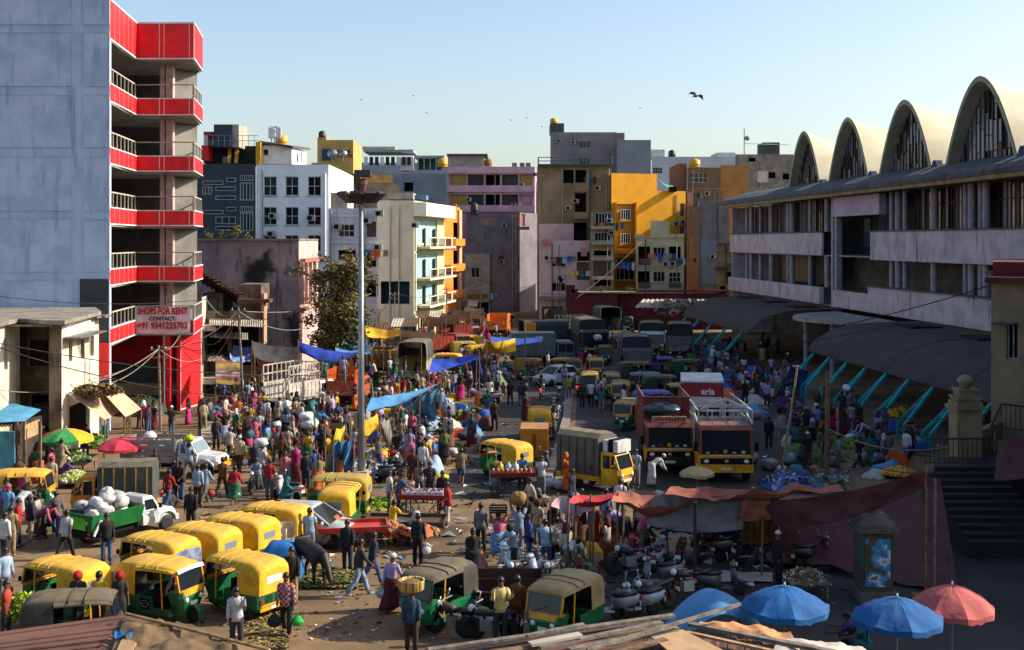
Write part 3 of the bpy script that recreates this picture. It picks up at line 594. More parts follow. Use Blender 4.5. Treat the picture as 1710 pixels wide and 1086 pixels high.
# pink building and the dark unplastered one below it
pink=mat('pink_wall','#c09aa8','#ab8796',sc=.5,bump=.05,streak='#7c4f66',st=.64);yelw=mat('pale_yellow_wall','#b59a58','#9c844a')
pw=[]
for y0,y1 in((292,310),(325,343)):
 pw+=[(0,752,y0,779,y1,'panel',dict(pane=yelw,dep=.7)),(0,781,y0,808,y1,'shut',dict(dep=.7)),(0,811,y0,835,y1,'open',dict(dep=.7)),(0,838,y0,865,y1,'shut',dict(dep=.7)),(0,867,y0,889,y1,'panel',dict(pane=yelw if y0<300 else pink,dep=.7))]
pk,pkf=building('pink_block','pink two storey shop building with grey shutters high above the alley',[W(747,198),W(893,198),W(897,215),W(747,215)],0,zt(279,198),pink,pw,par=.5)
for y in(279,310,343):band(pk,pkf[0],747,y,893,y+11,.003,.6,pink,'balcony_band')
pbox(pk,748,259,808,279,202,6,mat('roof_room_beige','#a39c93'),'roof_room');pbox(pk,746,257,814,260,201,8,M['concrete_dk'],'roof_slab')
tank('reddish water tank on the pink building',815,278,200,1.1,1.4,mat('tank_red','#8f5a45',bump=0))
for x in(855,868,878):pbox(pk,x,272,x+8,279,202,2,M['concrete'],'roof_box')
dg=mat('unplastered_grey','#76707a','#625d67',sc=.5,bump=.1,streak='#45414a',st=.55)
dk,dkf=building('unplastered_block','dark grey unplastered building with ragged openings below the pink one',[W(779,186),W(868,186),W(898,192),W(898,197),W(779,197)],0,zt(355,186),dg,[(0,800,362,829,377,'panel',dict(pane=mat('brick_patch','#8d7f7a'))),(0,867,394,879,410,'open'),(0,832,428,841,441,'panel',dict(pane=mat('red_patch','#5a2a2c'))),(0,865,430,880,452,'open'),(1,870,358,876,378,'panel',dict(pane=mat('rust_patch','#8a4a36')))])
pbox(dk,780,430,818,432,185,1,M['concrete'],'ledge');pbox(dk,866,379,884,384,185,1,dg,'ledge')
tank('black water tank on the dark unplastered building',792,357,186,1,1.8,tblk)
al=thing('alley_wall','dark shaded end wall closing the narrow alley','wall',(*W(820,205),0));mb=MB(al);mb.bx(W(810,205).x,W(905,205).x,205,206,0,8);mb.build('wall',dg,al)
# middle distance: right side
olive=mat('olive_render','#887a5e','#706450',sc=.35,bump=.1,streak='#413a2c',st=.56,blotch='#4d5637',bt=.66)
ol,olf=building('olive_block','tall olive brown block with a steel roof frame left of the yellow building',[W(897,166),W(1021,166),W(1021,185),W(899,185)],0,zt(278,166),olive,[(0,940,284,958,306,'open'),(0,961,284,979,306,'open'),(0,960,323,979,354,'open'),(0,958,372,980,402,'open')],par=.3)
band(ol,olf[0],958,306,982,321,.003,1.0,olive,'balcony');band(ol,olf[0],958,356,982,366,.003,1.0,olive,'balcony');band(ol,olf[0],979,284,983,356,.003,.5,olive,'pier')
mb=MB(ol);z=zt(263,166)
for x in(899,960,1022):mb.tube([P(x,278,165.5),(*W(x,165.5),z)],.1,5)
for y in(263,269):mb.tube([P(899,y,165.5),P(1022,y,165.5)],.06,5)
mb.build('roof_frame',mat('blue_steel','#46586a',bump=0),ol);band(ol,olf[0],898,275,1023,279,.003,1.2,mat('green_edge','#2f4a3c'),'roof_edge')
ta,tf=building('grey_tower','grey bare concrete tower with a yellow tank on top',[W(919,215),W(1030,215),W(1030,235),W(919,235)],0,zt(221,215),mat('bare_grey','#7e7e7e','#6c6c6d',sc=.4,streak='#474748',st=.6),[(0,967,236,986,248,'glass',dict(nx=3,nz=1,hood='concrete_lt')),(0,967,264,986,276,'glass',dict(nx=3,nz=1,hood='concrete_lt'))])
pbox(ta,919,206,942,222,215.3,6,M['concrete_dk'],'roof_room');tank('yellow water tank on the grey tower',925,206,218,1.1,1,tyel)
tb,tbf=building('blue_grey_slab','smooth blue grey blank wall beside the grey tower',[W(1030,208),W(1087,208),W(1087,225),W(1030,225)],0,zt(234,208),mat('slab_bluegrey','#7f8790','#717982',sc=.3,bump=.03),[],par=.3)
pbox(tb,1031,222,1043,235,208.3,5,M['concrete'],'roof_room')
yel=mat('bright_yellow','#e5a012','#d6930e',sc=.5,bump=.05,streak='#c08612',st=.68);yeld=mat('deep_yellow','#c08a1e','#a87818',sc=.6)
ye,yef=building('yellow_block','bright yellow building with small barred windows',[W(1021,162),W(1145,166),W(1145,180),W(1021,180)],0,zt(318,163),yel,[(0,1030,341,1060,415,'panel',dict(pane=yeld,dep=.3)),(0,1136,340,1144,362,'bars',dict(nx=2)),(0,1136,378,1144,395,'bars',dict(nx=2)),(0,1027,430,1060,445,'panel',dict(pane=mat('bluegrey_sign','#55606c'))),(0,1027,448,1060,468,'glass',dict(nx=4,nz=1)),(0,1027,470,1060,482,'panel',dict(pane=yeld))],par=.4)
ff=yef[0];mb=MB(ye);mb.prism([W(1021,162),W(1097,164.45),W(1097,172),W(1021,172)],zt(318,163)+.003,zt(290,163));mb.build('upper_storey',yel,ye)
for y0,y1 in((350,367),(390,407)):
 u0,u1,a,b=ff.rect(1036,y0,1052,y1);window(ye,ff,u0,u1,a,b,'bars',nx=4,dep=-.08);band(ye,ff,1033,y1+1,1055,y1+3,.003,.25,yeld,'sill')
pbox(ye,1026,338,1030,520,161.7,.6,yeld,'pier');pbox(ye,1060,338,1063,430,162.8,.6,yeld,'pier');pbox(ye,1026,418,1063,424,162,1,yeld,'ledge')
mb=MB(ye);mb.grid(lambda u,v:P(1098,296,168).lerp(P(1128,315,168),u)+Vector((0,3*v,.6*v-.5*math.sin(3.14*u))),8,3);mb.build('green_net',mat('green_net','#2f9a72',bump=0),ye)
pbox(ye,1119,312,1130,320,164,2,M['dark'],'roof_box')
cas=mat('castle_cream','#bdb190','#a99d7e',sc=.6,bump=.05,streak='#6f664f',st=.66)
ca,cfz=building('castellated_house','small cream house with notched castle parapet before the yellow building',[W(1062,153),W(1142,153),W(1142,162),W(1062,162)],0,zt(396,153),cas,[(0,1066,412,1086,432,'open'),(0,1091,413,1111,430,'glass',dict(nx=3,nz=1,sill='concrete_lt')),(0,1117,412,1137,432,'open'),(0,1065,453,1085,472,'open'),(0,1091,454,1111,471,'glass',dict(nx=3,nz=1,sill='concrete_lt')),(0,1117,455,1137,480,'glass',dict(nx=3,nz=3))],par=.3)
for x0,x1,y0 in((1062,1075,391),(1077,1087,396),(1087,1118,369),(1118,1129,391),(1131,1142,391)):pbox(ca,x0,y0,x1,397,152.8,.5,cas,'merlon')
for x0 in(1066,1117):band(ca,cfz[0],x0,432,x0+20,442,.003,.3,M['shutter_br'],'balcony_panel');band(ca,cfz[0],x0,472,x0+20,480,.003,.25,M['shutter_br'],'balcony_panel')
for y in(443,447):band(ca,cfz[0],1062,y,1142,y+1.5,.003,.12,cas,'ledge')
sp=mat('dusty_pink','#bfa7a8','#a99493',sc=.6,streak='#75625f',st=.64);spp=mat('rose_panel','#b47a7c')
sm,smf=building('dusty_pink_house','dusty pink and cream little house below the olive block',[W(900,153),W(985,153),W(985,164),W(900,164)],0,zt(402,153),sp,[(0,921,430,945,446,'glass',dict(nx=3,nz=1,hood='concrete_lt',sill='concrete_lt')),(0,921,472,945,487,'glass',dict(nx=3,nz=1)),(0,964,421,986,436,'open'),(0,905,512,940,540,'shut'),(0,963,438,985,468,'shut',dict(pane=M['shutter_br'])),(0,945,500,962,512,'panel',dict(pane=mat('blue_board','#3f5f86')))],par=.3)
band(sm,smf[0],908,402,920,410,.003,.2,spp,'panel');band(sm,smf[0],905,400,918,408,.25,.3,spp,'panel');band(sm,smf[0],970,415,980,428,.2,.28,spp,'panel')
pbox(sm,901,374,958,403,158,5,sp,'upper_room');band(sm,smf[0],900,495,985,500,.003,.8,M['concrete'],'ledge')
ny,nyf=building('narrow_beige_house','narrow beige house with stacked dark balconies between pink and yellow',[W(986,152),W(1025,152),W(1025,165.5),W(986,165.5)],0,zt(354,152),mat('beige_narrow','#8f805e','#7b6d4f',sc=.8,streak='#544a36'),[(0,994,356,1021,377,'bars',dict(nx=5)),(0,993,388,1020,403,'bars',dict(nx=5)),(0,992,419,1020,427,'open'),(0,991,437,1020,461,'shut',dict(pane=M['shutter_br'])),(0,993,467,1020,478,'open')],par=.3)
for y in(378,404,430,462):band(ny,nyf[0],987,y,1024,y+5,.003,.7,M['concrete_lt'],'balcony_slab')
redw=mat('maroon_wall','#5e1c24','#4a161d',sc=.5,bump=.15,streak='#43151c',st=.6)
rw=thing('maroon_wall_building','long low maroon walled building across the end of the street','building',(*W(945,148),0))
mb=MB(rw);mb.prism([W(945,148),W(1030,148),W(1030,150.5),W(945,150.5)],0,zt(489,148));mb.prism([W(1030.4,149),W(1215,149),W(1215,151),W(1030.4,151)],0,zt(492,148));mb.build('wall',redw,rw)
for x0,x1,y in((945,960,476),(955,965,483)):pbox(rw,x0,y,x1,490,148.05,.6,redw,'stepped_gable')
pbox(rw,965,488,1065,490,147.6,3,M['concrete'],'coping');pbox(rw,1066,485,1215,488,148.6,2,mat('red_coping','#6e2d35'),'coping')
mb=MB(rw);mb.grid(corrug(P(1060,514,140),P(1180,514,140),P(1180,500,146),P(1075,500,146),14,.06),56,2);mb.build('roof_sheet',M['concrete_lt'],rw)
leafb=thing('roof_debris','heap of pale torn sacking on the shed roof below the maroon wall','debris',P(1120,510,141));leafball(leafb,'scrap',mat('pale_scrap','#a39a8c','#6b6358',sc=3,bump=0),P(1135,513,141),3.5,2,1,500,.1,.5,9)
for x in(1005,1052):p_=thing('roof_plant',['small bushy','tiny yellowish'][x>1020]+' plant sprouting on the maroon building ledge','plant',P(x,489,149));leafball(p_,'foliage',mat('dusty_leaf','#5d6b30','#3c4720',sc=4,bump=0),P(x,485,149),.6,.5,.6,120,.06,.16,x)
# brown, tan and grey backs on the right
br,brf=building('brown_block','brown block with a wide glass window high beside the yellow building',[W(1148,172),W(1203,172),W(1203,185),W(1148,185)],0,zt(280,172),mat('brownwall','#7d6040','#6a5136',sc=.6,streak='#4b3824'),[(0,1152,289,1182,305,'glass',dict(nx=4,nz=2)),(0,1152,318,1160,330,'panel',dict(pane=sp)),(0,1149,390,1156,410,'bars')],par=.3)
pbox(br,1133,273,1147,520,172.5,10,mat('brick_brown','#84523a'),'parapet');pbox(br,1148,322,1158,520,171.5,.4,mat('pinkgrey','#8f8284'),'pier');tank('yellow tank on the brown block',1160,279,176,1.3,1.3,tyel)
tn,tnf=building('tan_block','blank tan wall block beyond the brown one',[W(1203,180),W(1251,180),W(1251,195),W(1203,195)],0,zt(276,180),mat('tanwall','#a87d42','#946d39',sc=.5,bump=.04),[],par=.3)
gy,gyf=building('grey_blue_block','grey block with pale blue lower wall by the market hall corner',[W(1160,160),W(1217,160),W(1217,171),W(1160,171)],0,zt(334,160),mat('grey2','#6d6b6b','#5d5b5b',sc=.6,streak='#464444'),[],par=.3)
band(gy,gyf[0],1169,400,1216,475,.003,.1,mat('pale_blue_low','#6a7892','#5d6a82',sc=.7),'blue_wall');band(gy,gyf[0],1150,345,1168,520,.003,.3,mat('brown_strip','#7b5a48'),'side_wall')
mb=MB(gy)
for x in range(1162,1219,8):p=P(x,335,159.8);mb.tube([p,p+Vector((0,0,1.6))],.04,4)
mb.tube([P(1162,335,159.8)+Vector((0,0,1.6)),P(1217,335,159.8)+Vector((0,0,1.6))],.05,4);mb.build('roof_railing',M['steel'],gy)
cs,csf=building('crumbling_house','crumbling cream house with patched balcony at the market hall corner',[W(1197,150),W(1248,150),W(1248,158),W(1197,158)],0,zt(404,150),mat('crumbling','#9a8a66','#6f6248',sc=1,streak='#3a3226',st=.52),[(0,1214,455,1222,475,'open'),(0,1203,478,1211,490,'open'),(0,1228,430,1240,450,'open')])
pbox(cs,1216,436,1250,440,149,2,rs,'ledge');pbox(cs,1196,404,1250,407,149,2,rs,'roof_slab');pbox(cs,1196,446,1215,452,149,1.5,M['rust'],'balcony')
g3,g3f=building('far_white_block','far white blocks on the skyline behind the yellow building',[W(1088,300),W(1250,300),W(1250,320),W(1088,320)],0,zt(262,300),mat('far_white','#b9bdc4','#a5a9b1',sc=.2),[(0,1090,280,1106,290,'glass',dict(nx=4,nz=2))])
pbox(g3,1088,250,1110,263,300.5,10,wtr,'roof_room');pbox(g3,1198,255,1228,263,300.5,10,wtr,'roof_room');tank('small dark tank on the far white blocks',1122,262,302,1.5,1.8,tblk)
g4,g4f=building('far_concrete_block','grey concrete block with rooftop antenna left of the market shells',[W(1228,230),W(1325,230),W(1325,250),W(1228,250)],0,zt(258,230),M['concrete'],[(0,1283,288,1295,298,'open'),(0,1250,264,1262,270,'open'),(0,1307,290,1318,300,'open'),(0,1265,285,1284,305,'panel',dict(pane=crl))])
pbox(g4,1275,238,1302,258,235,6,M['concrete_dk'],'roof_room')
mb=MB(g4);mb.tube([P(1243,258,232),P(1243,215,232)],.12,5);mb.tube([P(1243,240,232),P(1318,242,236)],.08,4);mb.ball(P(1248,231,232),.5,.3,.5);mb.build('antenna',M['steel'],g4)
fs,fsf=building('far_left_block','far grey block row closing the skyline behind the ochre rooftop house',[W(520,300),W(760,300),W(760,330),W(520,330)],0,zt(272,300),mat('far_grey','#9298a2','#80868f',sc=.2),[])
fr_,frf=building('far_right_block','far pale block showing between grey tower and brown block',[W(780,320),W(1000,320),W(1000,340),W(780,340)],0,zt(300,320),mat('far_grey2','#8f959e'),[])
# roof plants on the navy block terrace, street tree
lf=[mat('leaf_olive','#56602a','#3a431c',sc=3,bump=0),mat('leaf_brown','#7a6a2c','#5a4a1e',sc=3,bump=0)]
for i,(x,y)in enumerate(((349,388),(370,393),(385,388),(396,383),(412,395))):
 p_=thing('terrace_plant',['lone thin','low sprawling','bushy middle','tallest leafy','rightmost low'][i]+' plant on the stained house roof edge','plant',P(x,400,93));leafball(p_,'foliage',lf[i%2],P(x,y+4,93),.4,.3,.6,90,.05,.14,i)
 mb=MB(p_);mb.tube([P(x,402,93),P(x,y,93)],.03,5);mb.build('stem',M['wood'],p_)
tr=thing('street_tree','sparse brownish street tree beside the stained house','tree',G(566,640))
tx=P(566,560,92);base=G(566,642)
mb=MB(tr);mb.smooth=True;mb.tube([base,base+Vector((.1,0,2)),base+Vector((-.1,.1,4.5)),base+Vector((.2,0,7)),base+Vector((0,0,9))],[.26,.2,.16,.1,.04],8)
rnd=random.Random(4);tips=[]
for i in range(22):
 z=rnd.uniform(2.2,8.2);a=rnd.uniform(0,6.28);L_=rnd.uniform(1,2.4)*(1.1-abs(z-5)/7);s=base+Vector((0,0,z));e=s+Vector((math.cos(a)*L_,math.sin(a)*L_*.7,rnd.uniform(.2,1.2)));mb.tube([s,(s+e)/2+Vector((0,0,-.1)),e],[.07,.05,.02],5);tips+=[e,(s+e)/2]
mb.build('trunk',mat('bark','#5c4c3a','#3d3226',sc=6,bump=.4),tr)
mb1=MB(tr)
for i,t in enumerate(tips+[base+Vector((0,0,9.2)),base+Vector((.5,0,8.4)),base+Vector((-.9,0,8))]):
 for k in range(3):
  c=t+Vector((rnd.gauss(0,.7),rnd.gauss(0,.6),rnd.gauss(0,.6)));q=rnd.randrange(2)
  for j in range(60):
   p=c+Vector((rnd.gauss(0,.32),rnd.gauss(0,.32),rnd.gauss(0,.28)));s=rnd.uniform(.08,.2)
   a=Vector((rnd.gauss(0,1),rnd.gauss(0,1),rnd.gauss(0,.7))).normalized()*s;b=a.cross(Vector((rnd.gauss(0,1),rnd.gauss(0,1),1))).normalized()*s*.6;mb1.mi=q if rnd.random()<.8 else 1-q;mb1.quad(p-a,p+b,p+a,p-b)
tag(mb1.build('crown',lf,tr),kind='stuff')
# vaulted market hall on the right
lav=mat('lavender_wall','#b3a9ad','#988f94',sc=.7,bump=.3,bsc=7,streak='#453e47',st=.55,blotch='#7a6f78',bt=.6);hcol=mat('hall_column','#96939c','#7c7983',sc=1.5,streak='#55525c');hroof=mat('hall_roof_slab','#4e4f54','#303135',sc=1.3,bump=.6,bsc=5,streak='#222225',st=.52)
shell_m=mat('shell_white','#c6bda4','#b4ab92',sc=.4,bump=.08,streak='#8a8168',st=.64);rim_m=mat('shell_rim','#8f907e','#75766a',sc=.8,bump=.1);ochre_e=mat('eave_ochre','#857245','#6a5a38',sc=1,streak='#3f3625')
hall=thing('market_hall','long market hall with four white pointed vaults and columned galleries','building',(27,110,0))
HA=Vector((26.4,145));HB=HA+(Vector((31.8,74.3))-HA)*1.2;hf=Fac(HA,HB);HD=24.
def hz(u0,u1,z0,z1,o0,o1,m,nm,par=hall):
 mb=MB(hall);hf.box(mb,u0,u1,z0,z1,o0,o1);return mb.build(nm,m,par)
def hu(x):return hf.u(x)
# main rear core, kept behind the galleries
hz(0,hf.L,0,16.6,-HD,-5.2,M['concrete_dk'],'core');hz(.3,hf.L,5.0,5.12,-5.15,-.25,slabm,'gallery_floor');hz(.3,hf.L,9.6,9.72,-5.15,-.25,slabm,'gallery_floor');hz(.02,.3,0,15,-5.2,-.2,lav,'end_wall')
# eave roof slab: a drooping curved lip
mb=MB(hall);n=40
prof=[(1.3,15.25),(1.3,15.55),(.9,15.9),(-.6,16.5),(-2.5,16.95),(-5.5,17.2),(-5.5,16.7),(-1,15.35)]
mb.loft([[hf.pt(-.8+(hf.L+.8)*i/n,z+.05*noise.noise((i*.9,z,0)),o+.06*noise.noise((i*.7,3,z)))for o,z in prof]for i in range(n+1)]);mb.build('eave_roof',hroof,hall)
hz(-.7,hf.L,14.95,15.24,.5,1.22,ochre_e,'eave_fascia')
L1,R0=hu(1376),hu(1455)
hz(.0,hu(1372),9.7,11.8,-.2,0,lav,'gallery_parapet');hz(R0,hf.L,9.45,11.75,-.2,.1,lav,'gallery_parapet')
hz(.0,hu(1372),5.15,6.7,-.2,.25,lav,'gallery_parapet');hz(hu(1395),R0,5.1,6.6,-.2,.25,lav,'gallery_parapet');hz(R0,hf.L,5.1,7.2,-.2,.3,lav,'gallery_parapet')
hz(0,hu(1372),11.8,11.92,-.3,.12,M['concrete_dk'],'coping');hz(R0,hf.L,11.75,11.87,-.3,.2,M['concrete_dk'],'coping');hz(R0,hf.L,7.2,7.3,-.3,.4,M['concrete_dk'],'coping')
hz(hu(1393),hu(1470),13.2,14.9,-.5,.1,mat('mauve_panel','#a898a4','#95869a',sc=1),'blank_panel')
for x in(1386,1392):hz(hu(x),hu(x)+.5,0,15,-.6,-.1,hcol,'pier')
def hcolm(u,z0,z1,r=.26,o=-.55):
 mb=MB(hall);mb.smooth=True;p=hf.pt(u,0,o);mb.lathe((p.x,p.y,0),[(r,z0),(r,z1)],10);mb.build('column',hcol,hall)
wood_dk=mat('dark_joinery','#3c3430','#2a2422',bump=0);pgl=[M['glass'],gmat('glass_grey','#5a5e66',.2),gmat('glass_dusty','#6f7276',.35),M['glass'],mat('board_brown','#5b4636',bump=0)]
cu=[hu(x)for x in(1240,1247,1262,1280,1308,1314,1344,1372)];cu2=[hu(x)for x in(1478,1489,1500,1548,1600,1610,1625,1634,1706)]
u_=cu2[-1]+1.2
while u_<hf.L-1:cu2.append(u_);u_+=3.4
rnd=random.Random(5)
for z0,z1,us in((11.9,14.95,cu),(11.87,14.95,cu2),(6.7,9.7,cu),(7.3,9.45,cu2)):
 for i,u in enumerate(us):
  hcolm(u,z0,z1,.27 if i%2 else .2)
  if i<len(us)-1 and us[i+1]-u>1.5 and z0>10:
   a,b=u+.35,us[i+1]-.35;k=max(2,int((b-a)/.55));mb=MB(hall)
   for j in range(k+1):q=a+(b-a)*j/k;hf.box(mb,q-.05,q+.05,z0,z1,-1.3,-1.2)
   hf.box(mb,a,b,z0+1.9,z0+1.98,-1.28,-1.22);fo=mb.build('gallery_window',wood_dk,hall)
   for j in range(k):
    if rnd.random()<.12:continue
    q0,q1=a+(b-a)*j/k,a+(b-a)*(j+1)/k;mb=MB(hall);mb.quad(hf.pt(q0,z0,-1.25),hf.pt(q1,z0,-1.25),hf.pt(q1,z1,-1.25),hf.pt(q0,z1,-1.25));mb.build('pane',rnd.choice(pgl),fo)
  elif i<len(us)-1 and us[i+1]-u>1.5 and rnd.random()<.6:
   mb=MB(hall);hf.box(mb,u+.5,us[i+1]-.6,z0,z1,-3,-2.9);mb.build('shutter',wood_dk if rnd.random()<.6 else M['wood'],hall)
for x in(1398,1420,1440):hz(hu(x),hu(x)+1.4,10.5,13,-2.6,-2.5,M['glass_blue'],'stair_window')
# vaults: parabolic shells with their mouths on the street side
SP=13.7;u_first=None
f_ap=Fac((30.0,123.2),(30.0+2.05,123.2-41.2));dA=f_ap.d;nA=f_ap.n
for k in range(5):
 ce=f_ap.A+dA*(SP*k);zb,zap=15.6,22.3;hw=SP*.44
 sh_mb=MB(hall);sh_mb.smooth=True;NS=28;NL=10;inner=[]
 def prof_(t):
  return zb+(zap-zb)*(1-abs(t)**1.9)
 def spt(t,v,dz=0.):
 # v = distance back from the mouth; the crown sinks a little and spreads as it goes back
  a=ce+dA*(hw*t)-nA*v;return Vector((a.x,a.y,zb+(prof_(t)-zb)*max(.42,1-.062*v)+dz))
 rows=[0,.3,2,4,7,10,14,18]
 vs=[];
 def norm_off(t,th):
  dzdt=-(zap-zb)*1.9*abs(t)**.9*(1 if t>0 else-1);tx_=Vector((hw,dzdt)).normalized();return(-tx_.y*th,tx_.x*th)
 fs=[];m_=NS+1
 for v in rows:
  for i in range(NS+1):vs.append(spt(-1+2*i/NS,v))
 for r in range(len(rows)-1):
  for i in range(NS):a=r*m_+i;fs.append((a,a+1,a+m_+1,a+m_))
 sh_mb.add(vs,fs)
 vs2=[]
 for v in(0,18):
  for i in range(NS+1):
   t=-1+2*i/NS;ou,oz=norm_off(t,.34);p=spt(t,v);q=p-Vector((dA.x*ou,dA.y*ou,oz));vs2.append(q)
 sh_mb.add(vs2,[(i+m_,i+1+m_,i+1,i)for i in range(NS)])
 shell=sh_mb.build('shell_roof',shell_m,hall)
 mb=MB(hall);mb.smooth=False
 for i in range(NS):
  t0,t1=-1+2*i/NS,-1+2*(i+1)/NS;o0,o1=norm_off(t0,.36),norm_off(t1,.36)
  A0,A1=spt(t0,-.06),spt(t1,-.06);B0=A0-Vector((dA.x*o0[0],dA.y*o0[0],o0[1]));B1=A1-Vector((dA.x*o1[0],dA.y*o1[0],o1[1]));mb.quad(A0,A1,B1,B0)
  C0,C1=spt(t0,.85),spt(t1,.85);C0=C0-Vector((dA.x*o0[0],dA.y*o0[0],o0[1]));C1=C1-Vector((dA.x*o1[0],dA.y*o1[0],o1[1]));mb.quad(B0,B1,C1,C0)
 mb.build('rim',rim_m,shell)
 # glazed end, set back under the lip: strips of uneven panes
 ns=17;mb=MB(hall)
 for i in range(ns+1):
  t=-.93+1.86*i/ns;zz=zb+(prof_(t)-zb)*.95-.4
  if zz>zb+.2:
   a=ce+dA*(hw*t)-nA*.85;d_=dA*.06;mb.hex8([(*(a-d_+nA*.06),zb),(*(a+d_+nA*.06),zb),(*(a+d_-nA*.06),zb),(*(a-d_-nA*.06),zb),(*(a-d_+nA*.06),zz),(*(a+d_+nA*.06),zz),(*(a+d_-nA*.06),zz),(*(a-d_-nA*.06),zz)])
 mb.build('mullion',wood_dk,shell)
 for i in range(ns):
  t0,t1=-.93+1.86*i/ns,-.93+1.86*(i+1)/ns;zz=zb+(min(prof_(t0),prof_(t1))-zb)*.95-.38;a=ce+dA*(hw*t0)-nA*.87;b=ce+dA*(hw*t1)-nA*.87;z=zb
  while z<zz-.15:
   h=min(rnd.choice((1.1,1.6,2.1)),zz-z);g_=.035;ti=rnd.uniform(-.03,.03)
   if rnd.random()>.08:
    mb=MB(hall);mb.hex8([(*(a+nA*(ti+.02)),z+g_),(*(b+nA*(.02-ti)),z+g_),(*(b-nA*.02),z+g_),(*(a-nA*.02),z+g_),(*(a+nA*(ti+.02)),z+h-g_),(*(b+nA*(.02-ti)),z+h-g_),(*(b-nA*.02),z+h-g_),(*(a-nA*.02),z+h-g_)])
    c=rnd.random();mb.build('pane',pgl[0]if c<.5 else pgl[1]if c<.72 else pgl[2]if c<.93 else pgl[4],shell)
   z+=h
mb=MB(hall);mb.prism([(*(f_ap.A-dA*SP*.6-nA*.5),),(*(f_ap.A+dA*SP*5-nA*.5),),(*(f_ap.A+dA*SP*5-nA*20),),(*(f_ap.A-dA*SP*.6-nA*20),)],15.0,15.7);mb.build('roof',M['concrete_dk'],hall)
for k in range(5):
 ce=f_ap.A+dA*(SP*(k+.5));mb=MB(hall);a=ce+nA*.35;mb.hex8([(*(a-dA*1.1),15.7),(*(a+dA*1.1),15.7),(*(a+dA*1.1-nA*.5),15.7),(*(a-dA*1.1-nA*.5),15.7),(*(a-dA*.25),17.0),(*(a+dA*.25),17.0),(*(a+dA*.25-nA*.5),17.),(*(a-dA*.25-nA*.5),17.)]);mb.build('valley_block',mat('valley_blue','#2c3e5e',bump=.1),hall)
 # sheds along the hall foot
shedm=mat('shed_sheet','#38312d','#272321',sc=.6,bump=.12,bsc=3,streak='#332f2d',st=.6);trq=mat('turquoise_paint','#1f9aa0','#187a80',sc=2,bump=.05)
def ygl(Y):return hf.A+hf.d*((Y-hf.A.y)/hf.d.y)
def shed(label,Y0,Y1,nstrut,gap,bays):
 s=thing('market_shed',label,'shed roof',(*(ygl((Y0+Y1)/2)+hf.n*9),0));mb=MB(s);mb.smooth=True
 pr=[(9.0,2.95),(8.3,3.75),(7.2,4.4),(5.6,4.85),(3.4,5.0),(.45,5.05)]
 for k in range(bays):
  mb=MB(s);mb.smooth=True;ya,yb=Y0+(Y1-Y0)*k/bays,Y0+(Y1-Y0)*(k+1)/bays
  NV=15;vs=[];
  for i in range(NV+1):
   t=i/NV*(len(pr)-1);j=min(int(t),len(pr)-2);q=t-j;o=pr[j][0]*(1-q)+pr[j+1][0]*q;z=pr[j][1]*(1-q)+pr[j+1][1]*q
   for y in(ya+.01,yb-.01):p=ygl(y)+hf.n*o;vs.append((p.x,p.y,z+(k%2)*.02))
  mb.add(vs+[(x,y,z-.06)for x,y,z in vs],[(2*i,2*i+1,2*i+3,2*i+2)for i in range(NV)]+[(2*i+2+2*NV+2,2*i+3+2*NV+2,2*i+1+2*NV+2,2*i+2*NV+2)for i in range(NV)]+[(1,0,2*NV+2,2*NV+3)])
  mb.build('roof_sheet',shedm,s)
 for k in range(nstrut):
  Y=Y0+gap+(Y1-Y0-2*gap)*k/max(1,nstrut-1);a=ygl(Y)+hf.n*8.9;mb=MB(s)
  for dy in(-.28,.28):
   b=a+hf.n*1.9+Vector((0,dy*2));mb.beam((*a,2.92),(*b,.85),.16);mb.beam((*b,.85),(*b,0),.15)
  mb.beam((*(a+hf.n*1.0+Vector((0,-.3))),1.85),(*(a+hf.n*1.0+Vector((0,.3))),1.85),.1);mb.build('strut',trq,s)
 for k in range(3):
  Y=Y0+(Y1-Y0)*(k+.5)/3;a=ygl(Y)+hf.n*2.6;mb=MB(s);mb.hex8([(*(a+Vector((dx,dy))),z)for z in(4.98,5.12)for dx,dy in((-1.1,-1.6),(1.1,-1.6),(1.1,1.6),(-1.1,1.6))]);mb.build('vent_board',M['dark'],s)
 return s
shed('nearer barrel shed roof with turquoise struts along the market hall',59,89,9,1.5,6)
shed('farther barrel shed roof along the market hall beyond the entrance',105,131,5,2,5)
en=thing('entrance_canopy','thin white curved entrance slab between the two barrel sheds','canopy',(*ygl(97),5));mb=MB(en)
def arcp(t):return ygl(90+15*t)+hf.n*(1+6*math.sin(math.pi*t)**.6)
mb.prism([arcp(i/14)for i in range(15)],4.55,4.85);mb.build('slab',mat('canopy_white','#98948f','#7d7974',sc=1,streak='#4c4946'),en)
for i in(4,10):p=arcp(i/14)-hf.n*1;mb=MB(en);mb.tube([(*p,0),(*p,4.55)],.2,10);mb.build('column',hcol,en)
# buff building, stairs and pillar at the right edge
buff=mat('buff_plaster','#86775f','#6f624e',sc=.7,bump=.3,bsc=5,streak='#6c5b43',st=.62,blotch='#55462f',bt=.66)
bf,bff=building('buff_house','buff plaster house corner with one narrow window at the right edge',[W(1655,52),W(1800,50),(38,50),(38,62),W(1655,62)],0,zt(472,52),buff,[(0,1681,540,1699,600,'bars',dict(nx=2,dep=.3))],par=.3)
mb=MB(bf);mb.prism([W(1645,51.5),W(1820,49.5),(39,49.5),(39,62.3),W(1648,62.3)],zt(472,52)+.003,zt(466,52)+.1);mb.build('roof_slab',mat('maroon_slab','#5a2422','#401a19',sc=1),bf)
mb=MB(bf);mb.prism([W(1658,52.5),W(1820,50.5),(38.6,50.5),(38.6,61.8),W(1658,61.8)],zt(466,52)+.1,zt(438,52));mb.build('roof_parapet',mat('maroon_fascia','#5a161b','#471217',sc=1),bf)
